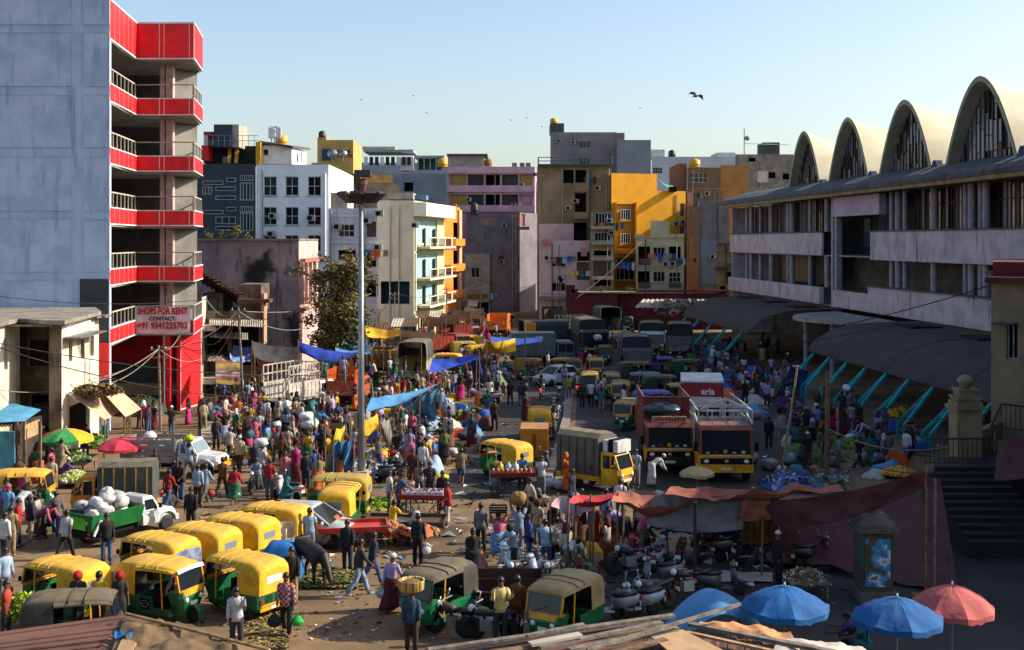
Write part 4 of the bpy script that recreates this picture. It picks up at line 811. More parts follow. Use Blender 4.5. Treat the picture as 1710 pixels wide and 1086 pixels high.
mb=MB(bf);u0,u1,a,b=bff[0].rect(1662,541,1700,545);bff[0].box(mb,u0,u1,b,b+.06,.003,.8);mb.build('sunshade',M['concrete_dk'],bf)
gp=thing('gate_pillar','old cream gate pillar with stepped urn finial before the buff house','pillar',(*W(1612,49),0))
stone=mat('old_cream_stone','#857759','#6a5e46',sc=1.2,bump=.3,streak='#5d5038',st=.6)
pc=W(1612,49);mb=MB(gp);mb.bx(pc.x-.5,pc.x+.5,48.5,49.5,0,zt(682,49));mb.build('shaft',stone,gp)
mb=MB(gp);z=zt(682,49)
for hw_,h in((.62,.12),(.52,.18),(.44,.1),(.5,.12),(.36,.22),(.42,.08)):mb.bx(pc.x-hw_,pc.x+hw_,49-hw_,49+hw_,z,z+h);z+=h
mb.build('cap',stone,gp);mb=MB(gp);mb.smooth=True;mb.lathe((pc.x,49,z),[(.14,0),(.2,.06),(.24,.18),(.34,.3),(.3,.4),(.16,.52),(.06,.56),(.01,.57)],12);mb.build('finial',stone,gp)
mb=MB(gp);fgw=Fac(W(1612,48.9),W(1660,51.9));wallmesh(mb,fgw,0,zt(725,49),[]);fgw.box(mb,.4,fgw.L,zt(735,49),zt(722,49),.003,.35);mb.build('wing_wall',stone,gp)
# raised landing, steps and rails
land=thing('landing_stairs','dark stone landing and broad steps at the lower right','stairs',(*W(1600,44),0));dst=mat('dark_stone','#1d1b1a','#151413',sc=1,bump=.3)
zl=zt(780,46.5);mb=MB(land);mb.prism([W(1560,46.5),W(1760,46.5),W(1760,51.8),W(1560,48.3)],0,zl);mb.build('landing',dst,land)
for i in range(10):
 z1=zl-.165*(i+1)*1.0;y1=46.48-.5*i;mb=MB(land);mb.bx(W(1575,44).x,W(1690,44).x+.5,y1-.5,y1,0,max(z1,.1));mb.build('step',dst,land)
def ironrail(label,A,B,n,h=1.0,m=None):
 r=thing('iron_railing',label,'railing',A);A=Vector(A);B=Vector(B);mb=MB(r);up=Vector((0,0,h));mb.beam(A+up,B+up,.07);mb.beam(A+up*.15,B+up*.15,.04);mb.build('rail',m or M['frame_dark'],r)
 for i in range(n+1):
  p=A.lerp(B,i/n);mb=MB(r);mb.tube([p+up*.15,p+up],.018,4);mb.build('bar',m or M['frame_dark'],r)
ironrail('level iron railing along the dark landing',P(1545,780,46.6),P(1655,780,46.6),14,1.1);ironrail('sloping iron railing climbing beside the buff house',P(1655,760,46.4),P(1672,722,46.4),4,1.1);ironrail('upper iron railing in front of the buff house wall',P(1672,722,46.4),P(1800,738,46.4),16,1.1)
# neighbouring house beyond the right edge that shades the yard
yh=thing('yard_house','plain house beyond the right edge shading the yard','building',(26,42,0));mb=MB(yh);mb.prism([(22.5,32.5),(37,32.5),(37,40),(22.5,40)],0,15);mb.prism([(23.5,40.01),(37,40.01),(37,49.4),(24.5,49.4)],0,13.0);mb.build('wall',buff,yh);mb=MB(yh);mb.prism([(23.2,40.3),(37.3,40.3),(37.3,49.4),(24.2,49.4)],13.003,13.2);mb.build('roof',M['concrete_dk'],yh)
# high mast lamp
hm=thing('high_mast_lamp','tall grey floodlight mast rising from the market','street lamp',G(603,812));b=G(603,812);top=zt(300,b.y)
mb=MB(hm);mb.smooth=True;mb.tube([b,b+Vector((0,0,5)),b+Vector((0,0,top))],[.17,.14,.09],12);mb.build('pole',mat('galvanised','#8a8f96','#6f747b',sc=.8,metal=.5,rough=.4,bump=.05),hm)
mb=MB(hm);mb.bx(b.x-.3,b.x+.3,b.y-.35,b.y+.35,0,.7);mb.build('plinth',M['concrete_lt'],hm);mb=MB(hm);mb.bx(b.x-.32,b.x-.17,b.y-.15,b.y+.12,2.6,3.3);mb.build('control_box',M['steel'],hm)
mb=MB(hm);mb.lathe((b.x,b.y,top),[(.16,-1.1),(.3,-.9),(.3,-.8),(.16,-.7)],12);mb.lathe((b.x,b.y,top),[(.12,-.7),(.3,-.2),(.3,0),(.1,.05)],8);mb.build('head_frame',M['rust'],hm)
for i in range(10):
 a=i*math.pi/5+.2;d=Vector((math.cos(a),math.sin(a),0));c=b+Vector((0,0,top-.8))+d*.85;s=Vector((-d.y,d.x,0));up=(Vector((0,0,1))+d*1.1).normalized();o=up.cross(s)
 mb=MB(hm);mb.hex8([c+s*x*.26+up*y*.3+o*z_*.07 for z_ in(-1,1)for x,y in((-1,-1),(1,-1),(1,1),(-1,1))]);mb.beam(b+Vector((0,0,top-.85))+d*.4,c,.06);mb.build('floodlight',mat('lamp_grey','#26272a',bump=0,rough=.4)if i==0 else bpy.data.materials['lamp_grey'],hm)
mb=MB(hm);mb.bx(b.x-.28,b.x+.45,b.y-.25,b.y+.25,top+.1,top+.42);mb.build('winch_cover',mat('lamp_cover','#2e2f33',bump=0,rough=.4),hm)
# vehicles
PB=mat('vehicle_paint','#888',oi=True,obj=True,sc=1.6,rough=.42,bump=.02,streak='#4a4034',st=.66);CV=mat('canvas_hood','#888',oi=True,obj=True,sc=2.2,rough=.75,bump=.3,bsc=5,streak='#5c4a2a',st=.66)
def dusty(m,c,k):
 n=m.node_tree.nodes;l=m.node_tree.links;b=n['Principled BSDF'];src_=b.inputs['Base Color'].links[0].from_socket;g=n.new('ShaderNodeNewGeometry');sp=n.new('ShaderNodeSeparateXYZ');l.new(g.outputs['Normal'],sp.inputs[0]);mr=n.new('ShaderNodeMapRange');mr.inputs[1].default_value=.55;mr.inputs[2].default_value=1;mr.inputs[4].default_value=k;l.new(sp.outputs[2],mr.inputs[0])
 t=n.new('ShaderNodeTexNoise');t.inputs['Scale'].default_value=3;t.inputs['Detail'].default_value=6;tc=n.new('ShaderNodeTexCoord');l.new(tc.outputs['Object'],t.inputs['Vector']);ml=n.new('ShaderNodeMath');ml.operation='MULTIPLY';l.new(mr.outputs[0],ml.inputs[0]);l.new(t.outputs['Fac'],ml.inputs[1])
 x=n.new('ShaderNodeMix');x.data_type='RGBA';l.new(ml.outputs[0],x.inputs[0]);l.new(src_,x.inputs[6]);x.inputs[7].default_value=tocol(c);l.new(x.outputs[2],b.inputs['Base Color'])
dusty(CV,'#a08c66',.6);dusty(PB,'#8a7a62',.4)
chrome=gmat('chrome','#9a9da0',.2);lampw=gmat('lamp_lens','#cfd3d6',.1);lampr=mat('tail_lens','#a3161a',bump=0,rough=.2,obj=True);plate=mat('number_plate','#cfcfc6',bump=0,obj=True);seatm=mat('seat_vinyl','#161616',bump=.05,obj=True,rough=.5)
rimm=mat('wheel_rim','#6f6a62',bump=0,obj=True,rough=.5);gls=gmat('windscreen','#1c242a',.1,.35);gls2=gmat('window_pale','#6f7c86',.12);gw_=mat('rear_pane_white','#cfd0d2',bump=0,obj=True,rough=.3);ystrip=mat('bumper_yellow','#d69a18',bump=0,obj=True,rough=.4)
GREEN,YEL,BLK='#0a6039','#dba716','#2e2d2b'
def setc(o,c):o.color=tocol(c);return o
def wheel(root,c,r,w_,ax='y'):
 mb=MB();mb.smooth=True;prof=[(r*.55,-w_*.5),(r*.92,-w_*.5),(r,-w_*.3),(r,w_*.3),(r*.92,w_*.5),(r*.55,w_*.5)]
 c=Vector(c);mb.loft([[c+Vector((q*math.cos(6.2832*j/14),z,q*math.sin(6.2832*j/14)))for j in range(14)]for q,z in prof]);t=mb.build('tyre',M['black'],root)
 mb=MB();mb.loft([[c+Vector((q*math.cos(6.2832*j/10),z,q*math.sin(6.2832*j/10)))for j in range(10)]for q,z in[(r*.56,-w_*.42),(r*.5,-w_*.44),(r*.5,w_*.44),(r*.56,w_*.42)]]);mb.build('rim',rimm,t);return t
def hood(rings_):
 mb=MB();mb.smooth=True;n=len(rings_[0]);vs=[p for r in rings_ for p in r];fs=[]
 for i in range(len(rings_)-1):
  for j in range(n-1):a=i*n+j;fs.append((a,a+1,a+n+1,a+n))
 mb.add(vs,fs);mb.add(rings_[0],[tuple(range(n))]);return mb
def arch(x,hw,zb,zt_,rr=.16,lean=0):
 p=[(-hw*1.02,zb),(-hw,zb+(zt_-zb)*.5),(-hw*.985,zt_-rr),(-hw*.93,zt_-rr*.35),(-hw*.78,zt_-rr*.05),(-hw*.4,zt_+.02),(0,zt_+.035)]
 p=p+[(-a,b)for a,b in p[-2::-1]]
 return[Vector((x+lean*(b-zb),a,b))for a,b in p]
def make_auto(front_yellow=True):
 r=thing('auto_rickshaw','green auto rickshaw with yellow hood','auto rickshaw')
 mb=MB();mb.smooth=False
 def ring(z,x0,x1,hw,ch=.1):return[Vector(p)for p in((x0,-hw,z),(x1-ch,-hw,z),(x1,-hw+ch,z),(x1,hw-ch,z),(x1-ch,hw,z),(x0,hw,z))]
 mb.loft([[Vector(p)for p in((-1.24+i_,-h,z),(-1.28+i_,-h+.1,z),(-1.28+i_,h-.1,z),(-1.24+i_,h,z),(-.38,h,z),(-.38,-h,z))][::-1]for z,h,i_ in((.3,.56,.05),(.42,.62,0),(.7,.64,0),(.8,.63,.01))])
 mb.bx(-.38,.78,-.6,.6,.3,.37);mb.bx(-.379,.12,-.63,-.57,.371,.78);mb.bx(-.379,.12,.57,.63,.371,.78);mb.bx(.12,.78,-.62,-.56,.371,.48);mb.bx(.12,.78,.56,.62,.371,.48)
 mb.loft([ring(.32,.72,1.0,.4),ring(.55,.7,1.1,.47),ring(.8,.68,1.14,.54),ring(.98,.66,1.1,.57)]);body=setc(mb.build('body',PB,r),GREEN)
 mb=MB();mb.loft([ring(.86,.9,1.145,.5,.12),ring(1.02,.88,1.11,.56,.12)]);setc(mb.build('front_panel',PB,body),'#d99414' if front_yellow else GREEN)
 mb=MB();mb.hex8([(-1.285,-.5,.44),(-1.285,.5,.44),(-1.27,.5,.44),(-1.27,-.5,.44),(-1.29,-.5,.5),(-1.29,.5,.5),(-1.27,.5,.5),(-1.27,-.5,.5)]);mb.bx(-1.295,-1.26,-.55,.55,.32,.42);mb.build('bumper',ystrip,body)
 for s in(-1,1):
  mb=MB();mb.bx(-1.3,-1.275,s*.5-.05,s*.5+.05,.5,.68);mb.build('tail_light',lampr,r)
  mb=MB();mb.smooth=True;mb.ball((1.13,s*.3,.74),.05,.08,.08);mb.build('headlight',lampw,r)
  for k in range(4):mb=MB();mb.bx(-1.297,-1.28,s*.2-.14,s*.2+.14,.55+k*.055,.575+k*.055);mb.build('vent_slot',M['dark'],body)
  # hood: rear quarter reaches down to the tub, the front is only a roof with a turned down lip
 h=hood([arch(-1.3,.6,.8,1.45,.2),arch(-1.27,.63,.8,1.56,.2),arch(-1.1,.645,.8,1.66,.17),arch(-.8,.65,.8,1.7,.15),arch(-.46,.65,.8,1.7,.15)]);hd=setc(h.build('hood',CV,r),YEL)
 h=hood([arch(-.455,.655,1.5,1.705,.13),arch(-.1,.645,1.52,1.69,.13),arch(.3,.635,1.52,1.695,.13),arch(.7,.615,1.52,1.68,.13),arch(.93,.58,1.5,1.62,.1),arch(.99,.55,1.47,1.56,.06)]);setc(h.build('roof_canvas',CV,hd),YEL)
 for x in(-.1,.3):mb=MB();mb.smooth=True;mb.tube([p+Vector((0,0,.012))for p in arch(x,.647,1.53,1.695,.13)[1:-1]],.018,5);setc(mb.build('hood_bow',CV,hd),YEL)
 mb=MB();mb.bx(-1.305,-1.285,-.3,.3,1.08,1.3);mb.build('rear_window',gls2,hd)
 mb=MB();
 for s in(-1,1):mb.beam((1.06,s*.54,1.0),(.94,s*.54,1.55),.05);pass
 mb.beam((1.06,-.54,1.01),(1.06,.54,1.01),.05);mb.beam((.94,-.54,1.55),(.94,.54,1.55),.05);fr_=setc(mb.build('windscreen_frame',PB,r),'#d99414' if front_yellow else '#1d1d1d')
 for s in(-1,1):mb=MB();mb.beam((.5,s*.6,.45),(.45,s*.62,1.56),.035);mb.build('door_post',ystrip,r)
 mb=MB();mb.quad((1.055,-.52,1.03),(1.055,.52,1.03),(.945,.52,1.53),(.945,-.52,1.53));mb.build('windscreen',gls,fr_)
 mb=MB();mb.beam((1.07,-.3,1.04),(1.03,.1,1.2),.015);mb.build('wiper',M['dark'],fr_)
 mb=MB();mb.bx(-.98,-.5,-.56,.56,.78,.9);mb.bx(-1.02,-.92,-.56,.56,.9,1.3);mb.build('passenger_seat',seatm,r);mb=MB();mb.bx(.05,.32,-.45,.45,.37,.74);mb.bx(.0,.07,-.4,.4,.74,1.08);mb.build('driver_seat',seatm,r)
 mb=MB();mb.tube([(.75,0,.9),(.62,0,1.05)],.03,6);mb.tube([(.6,-.32,1.06),(.62,0,1.04),(.6,.32,1.06)],.02,6);mb.build('handlebar',M['dark'],r)
 mb=MB();mb.smooth=True
 mb.grid(lambda u,v:Vector((1.08+.3*math.cos(R(-10+150*u)),(v-.5)*.2,.27+.3*math.sin(R(-10+150*u)))),10,2);setc(mb.build('mudguard',PB,r),GREEN)
 wheel(r,(1.1,0,.21),.21,.1)
 for s in(-1,1):wheel(r,(-.82,s*.56,.21),.21,.11);mb=MB();mb.bx(1.0,1.03,s*.66-.05,s*.66+.05,1.12,1.26);mb.tube([(1.03,s*.55,1.05),(1.02,s*.64,1.15)],.01,4);mb.build('mirror',M['dark'],r)
 mb=MB();mb.bx(-1.31,-1.296,-.14,.14,.34,.42);mb.build('number_plate',plate,r);mb=MB();mb.bx(1.115,1.15,-.14,.14,.56,.66);mb.build('number_plate',plate,r)
 return r
auto0=make_auto(True);auto1=make_auto(False)
used_a=[]
def auto(x,ytop,hd,label,hoodc=YEL,body=GREEN,proto=None,rearpane=None,n=[0]):
 pr=proto or auto0;Y=F*(CH-1.7)/(ytop-HZ);p=W(x,Y)
 cols=dict(hood=hoodc,roof_canvas=hoodc,hood_bow=hoodc,body=body,mudguard=body)
 o=copy_tree(pr,(*p,0),R(hd),label,cols,group='auto rickshaws waiting in the market square');
 o.rotation_euler.z+=R(random.uniform(-2,2))
 if rearpane:
  for c in o.children:
   for g_ in c.children:
    if g_.name.startswith('rear_window'):g_.data=g_.data.copy();g_.data.materials[0]=rearpane
 used_a.append(o);return o
YEL2,TAN,DKY='#d8a417','#8f7d55','#a58a2c'
auto(105,935,152,'green auto rickshaw with sunny yellow hood behind the black hooded one at far left')
auto(128,990,8,'auto rickshaw with dusty black hood facing right at the lower left corner',BLK,'#1b2520',auto1)
a3=auto(272,935,-24,'green auto rickshaw with white windscreen brow facing right, nearest the brown tin roof',proto=auto0)
auto(405,926,146,'green auto rickshaw with white rear pane beside the man in the dark jumper',rearpane=gw_)
adv=mat('hood_advert','#4d5670','#8b90a3',sc=3,bump=0,obj=True)
a5=auto(262,893,150,'auto rickshaw with a blue grey printed poster round the back of its yellow hood')
auto(333,877,152,'yellow hooded auto rickshaw with small square rear window, middle of the parked row');auto(399,861,154,'yellow hooded auto rickshaw with open dark rear window, left of the white cow');auto(456,842,160,'yellow hooded auto rickshaw farthest back in the parked row by the silver car',rearpane=gw_)
auto(570,810,84,'yellow hooded auto rickshaw seen square from behind in front of the lamp mast',rearpane=gls2);auto(563,793,176,'auto rickshaw with dusty long yellow hood right behind the one facing away',DKY)
auto(40,785,4,'auto rickshaw with yellow hood facing right at the left edge by the kiosk')
auto(728,945,240,'black hooded auto rickshaw with green nose facing the basket carrier',BLK,'#0c6a44',auto1);auto(940,966,238,'tan hooded auto rickshaw with orange nose beside the man in the pale yellow shirt',TAN)
auto(841,736,138,'yellow hooded auto rickshaw parked alone beside the jar cart');auto(901,681,90,'yellow auto rickshaw seen from behind just past the orange box van',YEL2)
auto(884,598,4,'auto rickshaw side on in the shade behind the white hatchback, left of two',DKY);auto(941,598,160,'auto rickshaw in the shade behind the white hatchback, right of two',DKY);auto(958,599,270,'dark hooded auto rickshaw in the shaded queue above the motorbike riders',BLK)
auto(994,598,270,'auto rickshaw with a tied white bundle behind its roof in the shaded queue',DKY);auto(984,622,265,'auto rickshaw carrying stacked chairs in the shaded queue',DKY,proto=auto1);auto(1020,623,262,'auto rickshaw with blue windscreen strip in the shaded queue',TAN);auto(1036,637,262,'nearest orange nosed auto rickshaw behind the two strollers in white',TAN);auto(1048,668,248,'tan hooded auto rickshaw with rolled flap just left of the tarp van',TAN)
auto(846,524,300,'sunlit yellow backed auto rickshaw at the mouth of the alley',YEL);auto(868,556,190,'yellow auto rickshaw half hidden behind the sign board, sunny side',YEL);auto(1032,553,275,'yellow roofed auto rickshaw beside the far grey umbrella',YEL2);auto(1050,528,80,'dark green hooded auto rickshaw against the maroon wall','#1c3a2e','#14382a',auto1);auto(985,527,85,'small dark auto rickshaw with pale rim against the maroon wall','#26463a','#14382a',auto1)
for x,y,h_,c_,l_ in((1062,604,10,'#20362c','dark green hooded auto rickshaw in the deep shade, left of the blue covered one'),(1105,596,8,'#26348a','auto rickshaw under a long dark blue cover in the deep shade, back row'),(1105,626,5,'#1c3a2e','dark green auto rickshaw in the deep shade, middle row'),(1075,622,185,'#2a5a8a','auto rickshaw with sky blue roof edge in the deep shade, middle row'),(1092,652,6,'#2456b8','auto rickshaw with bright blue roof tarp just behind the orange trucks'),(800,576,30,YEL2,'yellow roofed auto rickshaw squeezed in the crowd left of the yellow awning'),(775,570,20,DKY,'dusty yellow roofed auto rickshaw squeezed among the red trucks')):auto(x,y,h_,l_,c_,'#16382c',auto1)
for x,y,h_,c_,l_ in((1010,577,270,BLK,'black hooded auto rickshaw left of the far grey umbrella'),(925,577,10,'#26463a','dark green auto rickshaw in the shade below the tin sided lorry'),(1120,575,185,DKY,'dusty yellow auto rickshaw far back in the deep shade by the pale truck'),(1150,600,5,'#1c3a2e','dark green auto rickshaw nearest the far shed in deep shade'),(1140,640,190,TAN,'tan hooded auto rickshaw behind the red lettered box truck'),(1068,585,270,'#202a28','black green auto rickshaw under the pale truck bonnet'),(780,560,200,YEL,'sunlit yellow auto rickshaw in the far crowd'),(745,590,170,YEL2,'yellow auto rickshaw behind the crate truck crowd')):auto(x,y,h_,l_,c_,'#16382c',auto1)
for o in(auto0,auto1):
 for c in list(o.children_recursive):bpy.data.objects.remove(c)
 bpy.data.objects.remove(o)
 # details that single two of them out
mb=MB();mb.smooth=True;mb.grid(lambda u,v:Vector((.99+.06*v,-.56+1.12*u,1.62-.1*v+.03*math.sin(3.14*u))),8,3);mb.build('white_brow',M['frame_white'],a3)
mb=MB();mb.bx(-.3,.05,-.637,-.632,.42,.74);lg=mb.build('side_badge',M['dark'],a3)
mb=MB();mb.tube([(-.125+.15*math.cos(i/6*6.2832),-.642,.58+.1*math.sin(i/6*6.2832))for i in range(7)],.008,4);mb.tube([(-.2,-.642,.58),(-.05,-.642,.58)],.006,4);mb.build('badge_outline',chrome,lg)
h=hood([arch(-1.315,.61,.78,1.36,.15),arch(-1.28,.64,.78,1.42,.15),arch(-1.1,.66,.78,1.3,.1),arch(-.9,.662,.78,1.0,.05)]);ad=h.build('poster_wrap',adv,a5)
mb=MB();mb.bx(-1.335,-1.325,.1,.3,.9,1.15);mb.build('poster_figure',gw_,ad)
# cargo three wheelers
def make_cargo(label,loc,rz,box,boxc,L=1.9,H=1.5,cab='#d9a01a',topload=False):
 r=thing('cargo_three_wheeler',label,'cargo three wheeler',loc,rz);hw=.68
 mb=MB();mb.loft([[Vector(p)for p in((.3,-.62,z),(x1-.12,-.6,z),(x1,-.45,z),(x1,.45,z),(x1-.12,.6,z),(.3,.62,z))]for z,x1 in((.32,1.1),(.8,1.3),(1.05,1.25))]);b=setc(mb.build('cab',PB,r),cab)
 mb=MB();mb.loft([[Vector(p)for p in((.3,-.6,z),(x1,-.55,z),(x1,.55,z),(.3,.6,z))]for z,x1 in((1.62,1.0),(1.72,.95),(1.76,.8))]);setc(mb.build('cab_roof',PB,b),cab)
 mb=MB()
 for s in(-1,1):mb.beam((1.2,s*.54,1.05),(.98,s*.54,1.64),.06);mb.beam((.36,s*.6,1.05),(.36,s*.59,1.64),.1);mb.beam((.8,s*.6,1.05),(.78,s*.58,1.64),.05)
 setc(mb.build('cab_frame',PB,b),cab)
 mb=MB();mb.quad((1.19,-.52,1.07),(1.19,.52,1.07),(.985,.52,1.62),(.985,-.52,1.62));mb.build('windscreen',gls,b)
 for s in(-1,1):
  mb=MB();mb.smooth=True;mb.ball((1.27,s*.38,.78),.05,.1,.1);mb.build('headlight',lampw,r);mb=MB();mb.bx(.75,1.0,s*.62-.01,s*.62+.01,.4,1.0);setc(mb.build('door',PB,r),cab)
  wheel(r,(-1.0,s*.55,.26),.26,.14);mb=MB();mb.bx(1.12,1.15,s*.74-.06,s*.74+.06,1.15,1.3);mb.build('mirror',M['dark'],r)
  mb=MB();mb.quad((.4,s*.6,1.07),(.76,s*.6,1.07),(.74,s*.59,1.6),(.4,s*.59,1.6));mb.build('side_window',gls,r)
 wheel(r,(1.12,0,.24),.24,.12);mb=MB();mb.bx(1.24,1.3,-.3,.3,.5,.6);mb.build('number_plate',plate,r)
 mb=MB();mb.bx(-1.75,.28,-hw,hw,.5,.62);setc(mb.build('load_bed',PB,r),cab);x0=.2-L
 if box=='tarp':
  mb=MB();mb.smooth=False;N=14
  mb.loft([[Vector((x,-hw-.03+.02*noise.noise((x*3,1,0)),.66)),Vector((x,-hw-.02,.66+H*.9)),Vector((x,-hw*.6,.66+H+.03*noise.noise((x*2.2,5,1)))),Vector((x,hw*.6,.66+H+.05*noise.noise((x*2,9,1)))),Vector((x,hw+.02,.66+H*.9)),Vector((x,hw+.03,.66))]for x in[x0+L*i/N for i in range(N+1)]]);cv=setc(mb.build('tarp_cover',CV,r),boxc)
  for i in range(5):x=x0+L*(i+.5)/5;[(lambda b:(b.bx(x-.02,x+.02,y0,y0+.025,.66,.66+H*.88),b.build('rope',ystrip if boxc=='#454a45' else M['rust'],cv)))(MB())for y0 in(-hw-.06,hw+.035)]
  mb=MB();mb.bx(x0,.26,-hw-.04,hw+.04,.45,.66);setc(mb.build('side_board',PB,r),cab)
 else:
  mb=MB();mb.bx(x0,.25,-hw,hw,.63,.63+H);bx_=setc(mb.build('box',PB,r),boxc)
  for s in(-1,1):mb=MB();mb.bx(x0-.03,x0-.003,s*.34-.31,s*.34+.31,.7,.56+H);d=setc(mb.build('rear_door',PB,r),boxc);mb=MB();mb.bx(x0-.06,x0-.031,s*.06-.02,s*.06+.02,.8,.4+H);mb.build('latch',M['rust'],d)
  for i in range(6):x=x0+L*(i+.5)/6;mb=MB();mb.bx(x-.03,x+.03,-hw-.02,-hw-.002,.66,.6+H);mb.bx(x-.03,x+.03,hw+.002,hw+.02,.66,.6+H);setc(mb.build('rib',PB,bx_),boxc)
 for s in(-1,1):mb=MB();mb.bx(-1.78,-1.751,s*.55-.06,s*.55+.06,.5,.6);mb.build('tail_light',lampr,r)
 if topload:
  for k,(x,h)in enumerate(((.45,.5),(.75,.55),(1.0,.5))):mb=MB();mb.bx(x-.13,x+.11,-.5,.5,1.77,1.77+h);mb.build('roof_crate',[gw_,M['dark'],M['frame_white']][k],r)
 return r
make_cargo('orange cargo three wheeler with ribbed grey canvas cover by the pink umbrella',(*W(178,47.5),0),R(186),'tarp','#454a45',2.1,1.65,'#d07f18')
make_cargo('yellow cargo three wheeler with square grey tarp load beside the orange trucks',(*W(1008,53.2),0),R(-40),'tarp','#5d584e',2.3,1.85,'#dca318',True)
make_cargo('orange closed box three wheeler seen from behind in the shaded lane',(*W(893,60),0),R(88),'box','#b87716',2.0,1.25,'#c98a18')
# trucks
def make_truck(label,loc,rz,W_=2.3,L=6.5,cabH=2.4,upper='#b0492a',lower='#d9981c',body='slat',bodyc='#7a2c22',bodyH=2.2,cabL=1.6,load=None,frame=None,board=None,cat='truck',name='truck',wh=.45):
 r=thing(name,label,cat,loc,rz);hw=W_/2;xf=L/2;xb=xf-cabL
 mb=MB();mb.loft([[Vector(p)for p in((xb,-hw,z),(x-.1,-hw,z),(x,-hw+.12,z),(x,hw-.12,z),(x-.1,hw,z),(xb,hw,z))]for z,x in((.55,xf),(.95,xf+.02),(1.3,xf))]);c=setc(mb.build('cab_lower',PB,r),lower)
 mb=MB();mb.bx(xf-.02,xf+.1,-hw,hw,.5,.86);setc(mb.build('bumper',PB,c),lower if frame else '#161616');mb=MB();mb.bx(xf+.005,xf+.06,-hw+.05,hw-.05,.88,1.14);gr_=mb.build('grille',M['dark'],c)
 mb=MB();mb.bx(xf+.01,xf+.05,-hw*.7,hw*.7,1.24,1.27);mb.build('trim_strip',gw_,c)
 mb=MB();
 for s in(-1,1):mb.beam((xf-.03,s*(hw-.06),1.3),(xf-.16,s*(hw-.08),cabH-.15),.13);mb.beam((xb+.08,s*(hw-.06),1.3),(xb+.08,s*(hw-.08),cabH-.15),.14);mb.beam((xb+.8,s*(hw-.05),1.3),(xb+.78,s*(hw-.07),cabH-.15),.07)
 mb.bx(xb,xb+.06,-hw+.03,hw-.03,1.3,cabH-.1);mb.hex8([(xb,-hw,cabH-.2),(xf-.05,-hw,cabH-.2),(xf-.05,hw,cabH-.2),(xb,hw,cabH-.2),(xb,-hw+.06,cabH),(xf-.25,-hw+.08,cabH),(xf-.25,hw-.08,cabH),(xb,hw-.06,cabH)]);u=setc(mb.build('cab_upper',PB,r),upper)
 mb=MB();mb.quad((xf-.02,-hw+.12,1.33),(xf-.02,hw-.12,1.33),(xf-.13,hw-.14,cabH-.22),(xf-.13,-hw+.14,cabH-.22));mb.build('windscreen',gls,u)
 for k in range(5):mb=MB();y=-hw*.7+hw*.33*k;mb.bx(xf-.015,xf,y-.07,y+.09,1.36,1.42+.05*((k*7)%3));mb.build('dash_ornament',[gw_,lampr,ystrip,gw_,plate][k],u)
 for s in(-1,1):
  mb=MB();mb.quad((xb+.16,s*(hw-.03),1.32),(xf-.14,s*(hw-.03),1.32),(xf-.22,s*(hw-.05),cabH-.22),(xb+.16,s*(hw-.05),cabH-.22));mb.build('side_window',gls,u)
  mb=MB();mb.smooth=True;mb.ball((xf+.06,s*hw*.74,1.0),.05,.13,.09);mb.build('headlight',lampw,c);mb=MB();mb.bx(xf-.1,xf,s*(hw+.16)-.09,s*(hw+.16)+.09,1.45,1.85);mb.tube([(xf-.06,s*hw,1.9),(xf-.05,s*(hw+.16),1.85)],.015,4);mb.build('mirror',M['dark'],r)
  for x in(xf-.75,-L/2+.9,-L/2+1.95)[:3 if L>6 else 2]:wheel(r,(x,s*(hw-.2),wh),wh,.26)
  mb=MB();mb.bx(-L/2-.02,-L/2+.02,s*(hw-.2)-.08,s*(hw-.2)+.08,.7,.85);mb.build('tail_light',lampr,r)
 mb=MB();mb.smooth=True;mb.ball((xf+.07,0,1.01),.02,.1,.07);mb.build('badge',chrome,gr_);mb=MB();mb.bx(xf+.101,xf+.115,-.25,.25,.6,.72);mb.build('number_plate',plate,c)
 zb=.95;mb=MB();mb.bx(-L/2,xb-.12,-hw+.1,hw-.1,.6,zb);mb.build('chassis',M['dark'],r)
 mb=MB();mb.bx(-L/2,xb-.1,-hw,hw,zb,zb+.08);setc(mb.build('load_floor',PB,r),bodyc)
 def slatside(nm,pts,n,hz_,tail=False):
  A,B=Vector(pts[0]),Vector(pts[1]);mb=MB()
  for z in(0,hz_*.5,hz_-.05):mb.beam(A+Vector((0,0,z+.05)),B+Vector((0,0,z+.05)),.07)
  s_=setc(mb.build(nm,PB,r),bodyc)
  for i in range(n):
   p,q=A.lerp(B,(i+.08)/n),A.lerp(B,(i+.92)/n);mb=MB();d=(B-A).cross(Vector((0,0,1))).normalized()*.025;mb.hex8([p-d,q-d,q+d,p+d]+[v+Vector((0,0,hz_))for v in(p-d,q-d,q+d,p+d)]);setc(mb.build('side_plank',PB,s_),bodyc)
 def railside(nm,A,B,hz_,n,rows):
  A,B=Vector(A),Vector(B);mb=MB()
  for k in range(rows+1):z=Vector((0,0,hz_*k/rows));mb.beam(A+z,B+z,.07)
  for i in range(n+1):p=A.lerp(B,i/n);mb.beam(p,p+Vector((0,0,hz_)),.07)
  setc(mb.build(nm,PB,r),bodyc)
 z1=zb+.1;c4=[(-L/2+.03,-hw+.03,z1),(xb-.15,-hw+.03,z1),(xb-.15,hw-.03,z1),(-L/2+.03,hw-.03,z1)]
 if body=='slat':
  slatside('body_side',(c4[0],c4[1]),9,bodyH);slatside('body_side',(c4[3],c4[2]),9,bodyH);slatside('body_front',(c4[1],c4[2]),5,bodyH);slatside('tailgate',(c4[0],c4[3]),6,bodyH*.55)
 elif body=='rail':
  for nm,a,b,n in(('body_side',0,1,7),('body_side',3,2,7),('body_front',1,2,4)):slatside(nm,(c4[a],c4[b]),8,bodyH*.45);railside('side_rail',Vector(c4[a])+Vector((0,0,bodyH*.48)),Vector(c4[b])+Vector((0,0,bodyH*.48)),bodyH*.5,n,2)
 elif body=='box':
